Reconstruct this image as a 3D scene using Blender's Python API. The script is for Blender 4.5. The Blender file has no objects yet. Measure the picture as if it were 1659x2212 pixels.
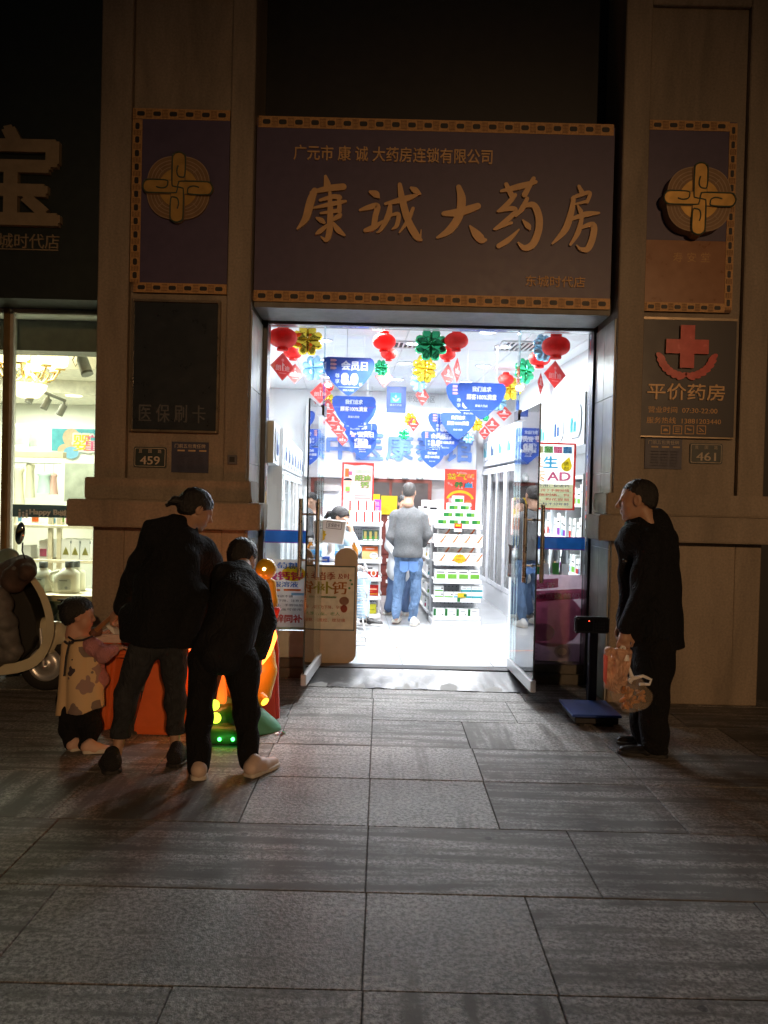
import bpy, bmesh, math, random
import numpy as np
from mathutils import Vector, Matrix
random.seed(7)
sc = bpy.context.scene
COL = sc.collection
# ---------------------------------------------------------------- camera
F = 1690.0            # focal length in units of a 1659 x 2212 picture
CAMZ = 1.55
_p, _r = math.radians(0.95), math.radians(1.4)
FWD = Vector((0, math.cos(_p), -math.sin(_p)))
_u0 = Vector((0, math.sin(_p), math.cos(_p)))
_r0 = Vector((1, 0, 0))
RGT = _r0*math.cos(_r) + _u0*math.sin(_r)
UPV = _u0*math.cos(_r) - _r0*math.sin(_r)
cam = bpy.data.cameras.new('camera')
cam.sensor_fit = 'VERTICAL'; cam.sensor_height = 36; cam.sensor_width = 27
cam.lens = F/2212*36
cam.clip_start = 0.05; cam.clip_end = 400
co = bpy.data.objects.new('camera', cam); COL.objects.link(co)
co.matrix_world = Matrix(((RGT.x, UPV.x, -FWD.x, 0), (RGT.y, UPV.y, -FWD.y, 0), (RGT.z, UPV.z, -FWD.z, CAMZ), (0, 0, 0, 1)))
sc.camera = co
# ---------------------------------------------------------------- world, moon, exposure
w = bpy.data.worlds.new('World'); sc.world = w; w.use_nodes = True
nt = w.node_tree; bg = nt.nodes['Background']
sky = nt.nodes.new('ShaderNodeTexSky'); sky.sky_type = 'NISHITA'; sky.sun_disc = False
sky.sun_elevation = math.radians(-3); sky.sun_rotation = math.radians(200)
nt.links.new(sky.outputs[0], bg.inputs[0]); bg.inputs[1].default_value = 0.06
mo = bpy.data.lights.new('moon', 'SUN'); mo.energy = 0.004; mo.angle = math.radians(0.5); mo.color = (1, .93, .85)
mob = bpy.data.objects.new('moon', mo); COL.objects.link(mob); mob.rotation_euler = (math.radians(40), 0, math.radians(-20))
sc.view_settings.view_transform = 'Standard'; sc.view_settings.look = 'None'
sc.view_settings.gamma = 1; sc.view_settings.exposure = 0.2
sc.render.engine = 'CYCLES'
cy = sc.cycles
cy.use_denoising = True
cy.max_bounces = 8; cy.diffuse_bounces = 3; cy.glossy_bounces = 4; cy.transparent_max_bounces = 16; cy.transmission_bounces = 4
cy.sample_clamp_indirect = 6; cy.caustics_reflective = False; cy.caustics_refractive = False
cy.use_light_tree = True

def ray(px, py):
    return FWD + RGT*((px-829.5)/F) + UPV*((1106-py)/F)
def pt(px, py, Y):                      # the point seen at a picture position on the vertical plane y = Y
    d = ray(px, py); return Vector((0, 0, CAMZ)) + d*(Y/d.y)
def gd(px, py, z=0.0):                  # ... on a level plane
    d = ray(px, py); return Vector((0, 0, CAMZ)) + d*((z-CAMZ)/d.z)
# the shop's own axes are turned 3 degrees against its facade
IA = math.radians(2.98)
IO = Vector((0.35, 6.77, 0.0))
IM = Matrix.Translation(IO) @ Matrix.Rotation(IA, 4, 'Z')
IMI = IM.inverted()
IR = Vector((math.cos(IA), math.sin(IA), 0)); ID = Vector((-math.sin(IA), math.cos(IA), 0))
def iv(px, py, v):                      # picture position on the interior plane v = const -> (u, v, z)
    d = IMI.to_3x3() @ ray(px, py); c = IMI @ Vector((0, 0, CAMZ))
    return c + d*((v-c.y)/d.y)
def iu(px, py, u):
    d = IMI.to_3x3() @ ray(px, py); c = IMI @ Vector((0, 0, CAMZ))
    return c + d*((u-c.x)/d.x)
# ---------------------------------------------------------------- materials
MATS = {}; TRANS = set()
PAPERY = ('poster_blue','poster_salmon','poster_orange','poster_red','dark_ink','brick_red','rust_orange','deep_green','mid_blue')
def mat(name, col, rough=.6, metal=0., var=.12, scale=14., bump=0., bscale=60., emit=None, estr=0., spec=.5, alpha=1., coat=0., sheen=0., trans=0., crease=0., stain=0.):
    if name in MATS: return MATS[name]
    m = bpy.data.materials.new(name); m.use_nodes = True; MATS[name] = m
    n = m.node_tree; b = n.nodes['Principled BSDF']
    tc = n.nodes.new('ShaderNodeTexCoord')
    nz = n.nodes.new('ShaderNodeTexNoise'); nz.inputs['Scale'].default_value = scale; nz.inputs['Detail'].default_value = 5
    n.links.new(tc.outputs['Object'], nz.inputs['Vector'])
    rp = n.nodes.new('ShaderNodeValToRGB')
    c = np.array(col[:3], float)
    lo = tuple(np.clip(c*(1-var), 0, 1))+(1,); hi = tuple(np.clip(c*(1+var), 0, 1))+(1,)
    rp.color_ramp.elements[0].position = .3; rp.color_ramp.elements[1].position = .7
    rp.color_ramp.elements[0].color = lo; rp.color_ramp.elements[1].color = hi
    n.links.new(nz.outputs[0], rp.inputs[0]); n.links.new(rp.outputs[0], b.inputs['Base Color'])
    mr = n.nodes.new('ShaderNodeMapRange'); mr.inputs[3].default_value = max(0, rough-.08); mr.inputs[4].default_value = min(1, rough+.08)
    n.links.new(nz.outputs[0], mr.inputs[0]); n.links.new(mr.outputs[0], b.inputs['Roughness'])
    b.inputs['Metallic'].default_value = metal
    b.inputs['Specular IOR Level'].default_value = spec
    if coat: b.inputs['Coat Weight'].default_value = coat; b.inputs['Coat Roughness'].default_value = .08
    if sheen: b.inputs['Sheen Weight'].default_value = sheen
    if trans: b.inputs['Transmission Weight'].default_value = trans
    if alpha < 1: b.inputs['Alpha'].default_value = alpha
    if bump:
        n2 = n.nodes.new('ShaderNodeTexNoise'); n2.inputs['Scale'].default_value = bscale; n2.inputs['Detail'].default_value = 6
        n.links.new(tc.outputs['Object'], n2.inputs['Vector'])
        bp = n.nodes.new('ShaderNodeBump'); bp.inputs['Strength'].default_value = bump; bp.inputs['Distance'].default_value = .02
        n.links.new(n2.outputs[0], bp.inputs['Height']); n.links.new(bp.outputs[0], b.inputs['Normal'])
    if stain:
        ms_ = n.nodes.new('ShaderNodeMapping'); ms_.inputs['Scale'].default_value = (3.2, 3.2, .55); n.links.new(tc.outputs['Object'], ms_.inputs[0])
        n4 = n.nodes.new('ShaderNodeTexNoise'); n4.inputs['Scale'].default_value = 1.1; n4.inputs['Detail'].default_value = 9; n4.inputs['Roughness'].default_value = .68; n4.inputs['Distortion'].default_value = .4; n.links.new(ms_.outputs[0], n4.inputs[0])
        m4 = n.nodes.new('ShaderNodeMapRange'); m4.inputs[1].default_value = .38; m4.inputs[2].default_value = .62; m4.inputs[3].default_value = 1-stain; m4.inputs[4].default_value = 1; n.links.new(n4.outputs[0], m4.inputs[0])
        x4 = n.nodes.new('ShaderNodeMix'); x4.data_type = 'RGBA'; x4.blend_type = 'MULTIPLY'; x4.inputs[0].default_value = 1; c4 = n.nodes.new('ShaderNodeCombineColor')
        [n.links.new(m4.outputs[0], c4.inputs[i]) for i in range(3)]; n.links.new(rp.outputs[0], x4.inputs[6]); n.links.new(c4.outputs[0], x4.inputs[7]); n.links.new(x4.outputs[2], b.inputs['Base Color'])
    if crease:
        mp = n.nodes.new('ShaderNodeMapping'); mp.inputs['Scale'].default_value = (1.6, 1.6, 1); mp.inputs['Rotation'].default_value = (.3, .5, .2); n.links.new(tc.outputs['Object'], mp.inputs[0])
        n3 = n.nodes.new('ShaderNodeTexNoise'); n3.inputs['Scale'].default_value = 7; n3.inputs['Detail'].default_value = 3; n3.inputs['Distortion'].default_value = 1.6
        n.links.new(mp.outputs[0], n3.inputs[0]); ab = n.nodes.new('ShaderNodeMath'); ab.operation = 'PINGPONG'; ab.inputs[1].default_value = .12; n.links.new(n3.outputs[0], ab.inputs[0])
        b3 = n.nodes.new('ShaderNodeBump'); b3.inputs['Strength'].default_value = crease; b3.inputs['Distance'].default_value = .12; n.links.new(ab.outputs[0], b3.inputs['Height'])
        if bump: n.links.new(bp.outputs[0], b3.inputs['Normal'])
        n.links.new(b3.outputs[0], b.inputs['Normal'])
    if ('print' in name or 'paper' in name or 'film' in name or name in PAPERY) and not metal:
        TRANS.add(name)
        # printed sheets let some of the light behind them through
        tr = n.nodes.new('ShaderNodeBsdfTranslucent'); ms = n.nodes.new('ShaderNodeMixShader'); ms.inputs[0].default_value = .55
        n.links.new(rp.outputs[0], tr.inputs[0]); out = n.nodes['Material Output']
        n.links.new(b.outputs[0], ms.inputs[1]); n.links.new(tr.outputs[0], ms.inputs[2]); n.links.new(ms.outputs[0], out.inputs[0])
    if emit:
        b.inputs['Emission Color'].default_value = tuple(emit[:3])+(1,); b.inputs['Emission Strength'].default_value = estr
    return m
def glass(name, tint=(.93, .96, .95), refl=1.0):
    if name in MATS: return MATS[name]
    m = bpy.data.materials.new(name); m.use_nodes = True; MATS[name] = m
    n = m.node_tree; n.nodes.clear()
    o = n.nodes.new('ShaderNodeOutputMaterial'); mx = n.nodes.new('ShaderNodeMixShader')
    t = n.nodes.new('ShaderNodeBsdfTransparent'); g = n.nodes.new('ShaderNodeBsdfGlossy'); fr = n.nodes.new('ShaderNodeFresnel')
    t.inputs[0].default_value = tuple(tint)+(1,); g.inputs['Roughness'].default_value = .01; g.inputs[0].default_value = (1, 1, 1, 1)
    fr.inputs[0].default_value = 1.45
    mu = n.nodes.new('ShaderNodeMath'); mu.operation = 'MULTIPLY'; mu.inputs[1].default_value = refl
    n.links.new(fr.outputs[0], mu.inputs[0]); n.links.new(mu.outputs[0], mx.inputs[0])
    n.links.new(t.outputs[0], mx.inputs[1]); n.links.new(g.outputs[0], mx.inputs[2]); n.links.new(mx.outputs[0], o.inputs[0])
    return m
# ---------------------------------------------------------------- mesh builder
class MB:
    def __init__(s, M=None):
        s.v = []; s.f = []; s.m = []; s.sm = []; s.mats = []; s.M = M
    def mi(s, m):
        if m not in s.mats: s.mats.append(m)
        return s.mats.index(m)
    def add(s, vs, fs, m, smooth=False, raw=False):
        b = len(s.v); i = s.mi(m)
        if s.M is not None and not raw: vs = [s.M @ Vector(p) for p in vs]
        s.v.extend([tuple(p) for p in vs])
        for f in fs:
            s.f.append(tuple(b+k for k in f)); s.m.append(i); s.sm.append(smooth)
        return s
    def box(s, x0, x1, y0, y1, z0, z1, m, T=None):
        vs = [Vector(p) for p in ((x0,y0,z0),(x1,y0,z0),(x1,y1,z0),(x0,y1,z0),(x0,y0,z1),(x1,y0,z1),(x1,y1,z1),(x0,y1,z1))]
        if T is not None: vs = [T @ p for p in vs]
        return s.add(vs, [(0,3,2,1),(4,5,6,7),(0,1,5,4),(1,2,6,5),(2,3,7,6),(3,0,4,7)], m)
    def quad(s, a, b, c, d, m): return s.add([a, b, c, d], [(0,1,2,3)], m)
    def slab(s, poly, o, u, w, t, m, mside=None):     # outline in the (u, w) frame at o, from the frame's plane back by t
        o, u, w = Vector(o), Vector(u), Vector(w); n = u.cross(w).normalized()
        P = [o+u*p[0]+w*p[1] for p in poly]; k = len(P)
        ar = sum(poly[i][0]*poly[(i+1) % k][1]-poly[(i+1) % k][0]*poly[i][1] for i in range(k))
        if ar < 0: P = P[::-1]
        if t == 0: return s.add(P, [tuple(range(k))], m)
        Q = [p-n*t for p in P]
        s.add(P+Q, [tuple(range(k))], m)
        s.add(P+Q, [tuple(range(2*k-1, k-1, -1))]+[(i, k+i, k+(i+1) % k, (i+1) % k) for i in range(k)], mside or m)
        return s
    def ring(s, pts, rad, m, seg=10, cap=True, smooth=True):
        # tube with a radius at every point
        P = [Vector(p) for p in pts]; k = len(P)
        if not hasattr(rad, '__len__'): rad = [rad]*k
        vs = []; pn = None
        for i, p in enumerate(P):
            t = (P[min(i+1, k-1)]-P[max(i-1, 0)]).normalized()
            if pn is None:
                a = Vector((0, 0, 1)) if abs(t.z) < .9 else Vector((1, 0, 0)); pn = t.cross(a).normalized()
            pn = (pn-t*pn.dot(t)).normalized(); q = t.cross(pn)
            for j in range(seg):
                an = 2*math.pi*j/seg; vs.append(p+(pn*math.cos(an)+q*math.sin(an))*rad[i])
        fs = [(i*seg+j, i*seg+(j+1) % seg, (i+1)*seg+(j+1) % seg, (i+1)*seg+j) for i in range(k-1) for j in range(seg)]
        s.add(vs, fs, m, smooth)
        if cap:
            s.add(vs[:seg], [tuple(range(seg-1, -1, -1))], m); s.add(vs[-seg:], [tuple(range(seg))], m)
        return s
    def lathe(s, prof, c, m, seg=24, axis=(0,0,1), smooth=True, lobes=0, lamp=0.):
        c = Vector(c); az = Vector(axis).normalized(); a = Vector((1,0,0)) if abs(az.x) < .9 else Vector((0,1,0))
        ax = (a-az*a.dot(az)).normalized(); ay = az.cross(ax); vs = []
        for r, z in prof:
            for j in range(seg):
                an = 2*math.pi*j/seg; rr = r*(1+lamp*math.cos(lobes*an)) if lobes else r
                vs.append(c+az*z+(ax*math.cos(an)+ay*math.sin(an))*rr)
        k = len(prof)
        fs = [(i*seg+j, i*seg+(j+1) % seg, (i+1)*seg+(j+1) % seg, (i+1)*seg+j) for i in range(k-1) for j in range(seg)]
        return s.add(vs, fs, m, smooth)
    def ball(s, c, r, m, seg=16, R=None):
        c = Vector(c); r = r if hasattr(r, '__len__') else (r, r, r); vs = []; h = seg//2
        for i in range(h+1):
            th = math.pi*i/h
            for j in range(seg):
                an = 2*math.pi*j/seg
                p = Vector((r[0]*math.sin(th)*math.cos(an), r[1]*math.sin(th)*math.sin(an), r[2]*math.cos(th)))
                if R is not None: p = R @ p
                vs.append(c+p)
        fs = [(i*seg+j, (i+1)*seg+j, (i+1)*seg+(j+1) % seg, i*seg+(j+1) % seg) for i in range(h) for j in range(seg)]
        return s.add(vs, fs, m, True)
    def text(s, body, o, u, w, m, W=None, H=None, off=.0015, bold=0., depth=0., sq=False):
        # flat or raised lettering, centred at o in the (u, w) frame; W and H are the size of the word
        if bold and depth:
            for j, (dx, dz) in enumerate(((1,.3),(-1,-.3),(.3,-1),(-.3,1))):
                k = bold*.55*(H if H else W/max(len(body), 1))
                s.text(body, Vector(o)+Vector(u)*dx*k+Vector(w)*dz*k, u, w, m, W, H, off+.00025*(j+1), 0, depth)
        vs, fs, bb = glyphs(body, 0 if depth else bold, depth > 0)
        bw, bh = max(bb[2]-bb[0], 1e-4), max(bb[3]-bb[1], 1e-4)
        sx = W/bw if W else None; sy = H/bh if H else None
        if sx is None: sx = sy
        if sy is None: sy = sx
        o, u, w = Vector(o), Vector(u).normalized(), Vector(w).normalized(); n = u.cross(w).normalized()
        cx, cyy = (bb[0]+bb[2])/2, (bb[1]+bb[3])/2
        out = [o+u*((p[0]-cx)*sx)+w*((p[1]-cyy)*sy)+n*(off+(depth*(p[2]+1)/2 if depth else 0)) for p in vs]
        return s.add(out, fs, m)
_GC = {}
def glyphs(body, bold, solid):
    k = (body, bold, solid)
    if k not in _GC:
        if bold and not solid:           # a heavier face of the plain letters, built up from thin level strips
            pv, pf, pb = glyphs(body, 0., False); h = max(pb[3]-pb[1], .1)/30; r = bold*.5; N = int((pb[3]-pb[1]+2*r)/h)+2; y0 = pb[1]-r
            rows = [[] for _ in range(N)]; kk = int(math.ceil(r/h))
            for f in pf:
                q = [pv[i] for i in f]; lo = min(p[1] for p in q); hi = max(p[1] for p in q)
                for j in range(max(0, int((lo-y0)/h)-1), min(N, int((hi-y0)/h)+2)):
                    y = y0+(j+.5)*h; xs = []
                    for i in range(len(q)):
                        a, b = q[i], q[(i+1) % len(q)]
                        if (a[1] <= y) != (b[1] <= y): xs.append(a[0]+(y-a[1])*(b[0]-a[0])/(b[1]-a[1]))
                    if len(xs) >= 2: rows[j].append((min(xs), max(xs)))
            vs, fs = [], []
            for j in range(N):
                iv_ = []
                for d in range(-kk, kk+1):
                    if 0 <= j+d < N:
                        e = math.sqrt(max(0, r*r-(d*h)**2)) if abs(d*h) <= r else -1
                        if e >= 0: iv_ += [(x0-e, x1+e) for x0, x1 in rows[j+d]]
                iv_.sort(); mg = []
                for x0, x1 in iv_:
                    if mg and x0 <= mg[-1][1]+1e-4: mg[-1][1] = max(mg[-1][1], x1)
                    else: mg.append([x0, x1])
                for x0, x1 in mg:
                    n = len(vs); ya, yb = y0+j*h, y0+(j+1)*h; vs += [(x0,ya,0),(x1,ya,0),(x1,yb,0),(x0,yb,0)]; fs.append((n,n+1,n+2,n+3))
            _GC[k] = (vs, fs, (pb[0]-r, pb[1]-r, pb[2]+r, pb[3]+r)); return _GC[k]
        c = bpy.data.curves.new('lettering', 'FONT'); c.body = body; c.resolution_u = 3
        if solid: c.extrude = 1.0
        o = bpy.data.objects.new('lettering', c); COL.objects.link(o)
        me = bpy.data.meshes.new_from_object(o.evaluated_get(bpy.context.evaluated_depsgraph_get()))
        vs = [tuple(v.co) for v in me.vertices]; fs = [tuple(p.vertices) for p in me.polygons]
        bpy.data.objects.remove(o); bpy.data.curves.remove(c); bpy.data.meshes.remove(me)
        xs = [v[0] for v in vs] or [0]; ys = [v[1] for v in vs] or [0]
        _GC[k] = (vs, fs, (min(xs), min(ys), max(xs), max(ys)))
    return _GC[k]
def arc(cx, cy, rx, ry, a0, a1, n=12):
    return [(cx+rx*math.cos(math.radians(a0+(a1-a0)*i/n)), cy+ry*math.sin(math.radians(a0+(a1-a0)*i/n))) for i in range(n+1)]
def rrect(x0, y0, x1, y1, r, n=5):
    return arc(x1-r, y1-r, r, r, 0, 90, n)+arc(x0+r, y1-r, r, r, 90, 180, n)+arc(x0+r, y0+r, r, r, 180, 270, n)+arc(x1-r, y0+r, r, r, 270, 360, n)
# ---------------------------------------------------------------- objects
def mesh_from(name, mb, off, bev=0., seg=1):
    me = bpy.data.meshes.new(name)
    me.from_pydata([(p[0]-off[0], p[1]-off[1], p[2]-off[2]) for p in mb.v], [], mb.f)
    for m in mb.mats: me.materials.append(m)
    me.polygons.foreach_set('material_index', mb.m); me.polygons.foreach_set('use_smooth', mb.sm)
    me.update()
    if bev:
        b = bmesh.new(); b.from_mesh(me); bmesh.ops.remove_doubles(b, verts=b.verts, dist=1e-5)
        es = [e for e in b.edges if len(e.link_faces) == 2 and e.calc_face_angle() > .5]
        bmesh.ops.bevel(b, geom=es, offset=bev, segments=seg, affect='EDGES', clamp_overlap=True); b.to_mesh(me); b.free()
    return me
def tag(o, label=None, cat=None, group=None, kind=None):
    if label: o['label'] = label
    if cat: o['category'] = cat
    if group: o['group'] = group
    if kind: o['kind'] = kind
    return o
def T(name, label, cat, loc, group=None):
    o = bpy.data.objects.new(name, None); COL.objects.link(o); o.location = loc; o.empty_display_size = .1
    return tag(o, label, cat, group)
def wloc(o):
    p = Vector(o.location)
    while o.parent: o = o.parent; p = p+Vector(o.location)
    return p
def P(name, mb, parent, bev=0., seg=1, label=None):
    o = bpy.data.objects.new(name, mesh_from(name, mb, wloc(parent), bev, seg)); COL.objects.link(o); o.parent = parent
    if label: o['label'] = label
    return o
def S(name, mb, label=None, cat=None, group=None, kind=None, bev=0., seg=1):
    a = np.array(mb.v); lo, hi = a.min(0), a.max(0); off = ((lo[0]+hi[0])/2, (lo[1]+hi[1])/2, lo[2])
    o = bpy.data.objects.new(name, mesh_from(name, mb, off, bev, seg)); COL.objects.link(o); o.location = off
    return tag(o, label, cat, group, kind)
def dup(o, delta, label=None, parent=None):
    c = o.copy(); COL.objects.link(c)
    if parent is None: c.location = Vector(o.location)+Vector(delta)
    else: c.parent = parent
    if label: c['label'] = label
    for ch in list(o.children): dup(ch, None, None, c)
    return c
def lamp(name, kind, loc, energy, col, size=.3, parent=None, rot=None, sizey=None, spread=None):
    l = bpy.data.lights.new(name, kind); l.energy = energy; l.color = col
    if kind == 'AREA':
        l.size = size
        if sizey: l.shape = 'RECTANGLE'; l.size_y = sizey
        if spread: l.spread = spread
    elif kind in ('POINT', 'SPOT'): l.shadow_soft_size = size
    o = bpy.data.objects.new(name, l); COL.objects.link(o)
    if parent is not None: o.parent = parent; o.location = Vector(loc)-wloc(parent)
    else: o.location = loc
    if rot: o.rotation_euler = rot
    return o
X, Y_, Z = Vector((1,0,0)), Vector((0,1,0)), Vector((0,0,1))
# ---------------------------------------------------------------- soft bodies: rounded cones and ellipsoids blended into one skin
def soft(prims, m, vox=.008, k=.03, fold=None, mb=None, cut=None):
    """prims: ('c', a, b, ra, rb [,k]) | ('e', c, (rx,ry,rz), R or None [,k]) ; negative 'E' carves."""
    lo = np.array([1e9]*3); hi = -lo
    for p in prims:
        if p[0] == 'c':
            for q, r in ((p[1], p[3]), (p[2], p[4])):
                q = np.array(q); lo = np.minimum(lo, q-r-k-.02); hi = np.maximum(hi, q+r+k+.02)
        elif p[0] == 'e':
            q = np.array(p[1]); r = max(p[2]); lo = np.minimum(lo, q-r-k-.02); hi = np.maximum(hi, q+r+k+.02)
    n = np.ceil((hi-lo)/vox).astype(int)+2
    d = np.full(n, 1.0, np.float32)
    ax = [lo[i]+vox*np.arange(n[i], dtype=np.float32) for i in range(3)]
    for p in prims:
        kk = k
        if p[0] == 'c':
            a, b, ra, rb = np.array(p[1], float), np.array(p[2], float), p[3], p[4]
            if len(p) > 5: kk = p[5]
            r = max(ra, rb); l, h = np.minimum(a, b)-r-.07, np.maximum(a, b)+r+.07
        else:
            c, rr = np.array(p[1], float), np.array(p[2], float)
            if len(p) > 4: kk = p[4]
            r = rr.max(); l, h = c-r-.07, c+r+.07
        i0 = np.clip(((l-lo)/vox).astype(int), 0, n); i1 = np.clip(((h-lo)/vox).astype(int)+2, 0, n)
        if (i1 <= i0).any(): continue
        gx, gy, gz = np.meshgrid(ax[0][i0[0]:i1[0]], ax[1][i0[1]:i1[1]], ax[2][i0[2]:i1[2]], indexing='ij')
        if p[0] == 'c':
            ba = b-a; L = max(ba @ ba, 1e-9)
            t = np.clip(((gx-a[0])*ba[0]+(gy-a[1])*ba[1]+(gz-a[2])*ba[2])/L, 0, 1)
            e = np.sqrt((gx-a[0]-t*ba[0])**2+(gy-a[1]-t*ba[1])**2+(gz-a[2]-t*ba[2])**2)-(ra+(rb-ra)*t)
        else:
            qx, qy, qz = gx-c[0], gy-c[1], gz-c[2]
            if p[3] is not None:
                R = np.array(p[3].transposed() if hasattr(p[3], 'transposed') else p[3].T, float)
                qx, qy, qz = (R[0,0]*qx+R[0,1]*qy+R[0,2]*qz), (R[1,0]*qx+R[1,1]*qy+R[1,2]*qz), (R[2,0]*qx+R[2,1]*qy+R[2,2]*qz)
            k0 = np.sqrt((qx/rr[0])**2+(qy/rr[1])**2+(qz/rr[2])**2)+1e-6
            k1 = np.sqrt((qx/rr[0]**2)**2+(qy/rr[1]**2)**2+(qz/rr[2]**2)**2)+1e-6
            e = k0*(k0-1)/k1
        s = (slice(i0[0], i1[0]), slice(i0[1], i1[1]), slice(i0[2], i1[2])); o = d[s]
        if p[0] == 'E':
            hh = np.clip(.5-.5*(o+e)/kk, 0, 1); d[s] = o*(1-hh)+(-e)*hh+kk*hh*(1-hh)
        else:
            hh = np.clip(.5+.5*(o-e)/kk, 0, 1); d[s] = o*(1-hh)+e*hh-kk*hh*(1-hh)
    if fold or cut:
        gx, gy, gz = np.meshgrid(*ax, indexing='ij')
        if fold: d += fold(gx, gy, gz).astype(np.float32)
        if cut: d = np.maximum(d, cut(gx, gy, gz).astype(np.float32))
    d[0], d[-1], d[:, 0], d[:, -1], d[:, :, 0], d[:, :, -1] = 1, 1, 1, 1, 1, 1
    ins = d < 0
    a = ins.astype(np.int8)
    sm = sum(a[x:n[0]-1+x, y:n[1]-1+y, z:n[2]-1+z] for x in (0,1) for y in (0,1) for z in (0,1))
    act = (sm > 0) & (sm < 8)
    C = np.argwhere(act); N = len(C)
    idx = np.full(act.shape, -1, np.int64); idx[act] = np.arange(N)
    acc = np.zeros((N, 3)); cnt = np.zeros(N)
    cor = [(x, y, z) for x in (0,1) for y in (0,1) for z in (0,1)]
    for p0 in cor:
        for i in range(3):
            if p0[i] == 0:
                p1 = list(p0); p1[i] = 1
                v0 = d[C[:,0]+p0[0], C[:,1]+p0[1], C[:,2]+p0[2]]; v1 = d[C[:,0]+p1[0], C[:,1]+p1[1], C[:,2]+p1[2]]
                cr = (v0 < 0) != (v1 < 0); t = np.where(cr, v0/(v0-v1+1e-12), 0)
                q = np.tile(np.array(p0, float), (N, 1)); q[:, i] += t
                acc += q*cr[:, None]; cnt += cr
    V = lo+vox*(C+acc/cnt[:, None])
    fs = []
    for i in range(3):
        j, kq = (i+1) % 3, (i+2) % 3
        s0 = [slice(None)]*3; s1 = [slice(None)]*3; s0[i] = slice(0, -1); s1[i] = slice(1, None)
        chg = ins[tuple(s0)] != ins[tuple(s1)]
        E = np.argwhere(chg); E = E[(E[:, j] > 0) & (E[:, kq] > 0)]
        pos = ins[E[:,0], E[:,1], E[:,2]]
        def cell(dj, dk):
            q = E.copy(); q[:, j] -= dj; q[:, kq] -= dk; return idx[q[:,0], q[:,1], q[:,2]]
        Q = np.stack([cell(1,1), cell(0,1), cell(0,0), cell(1,0)], 1)
        Q[~pos] = Q[~pos][:, ::-1]; fs.append(Q)
    FS = np.concatenate(fs)
    mb = mb or MB()
    mb.add(V.tolist(), FS.tolist(), m, True, raw=True)
    return mb
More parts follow.
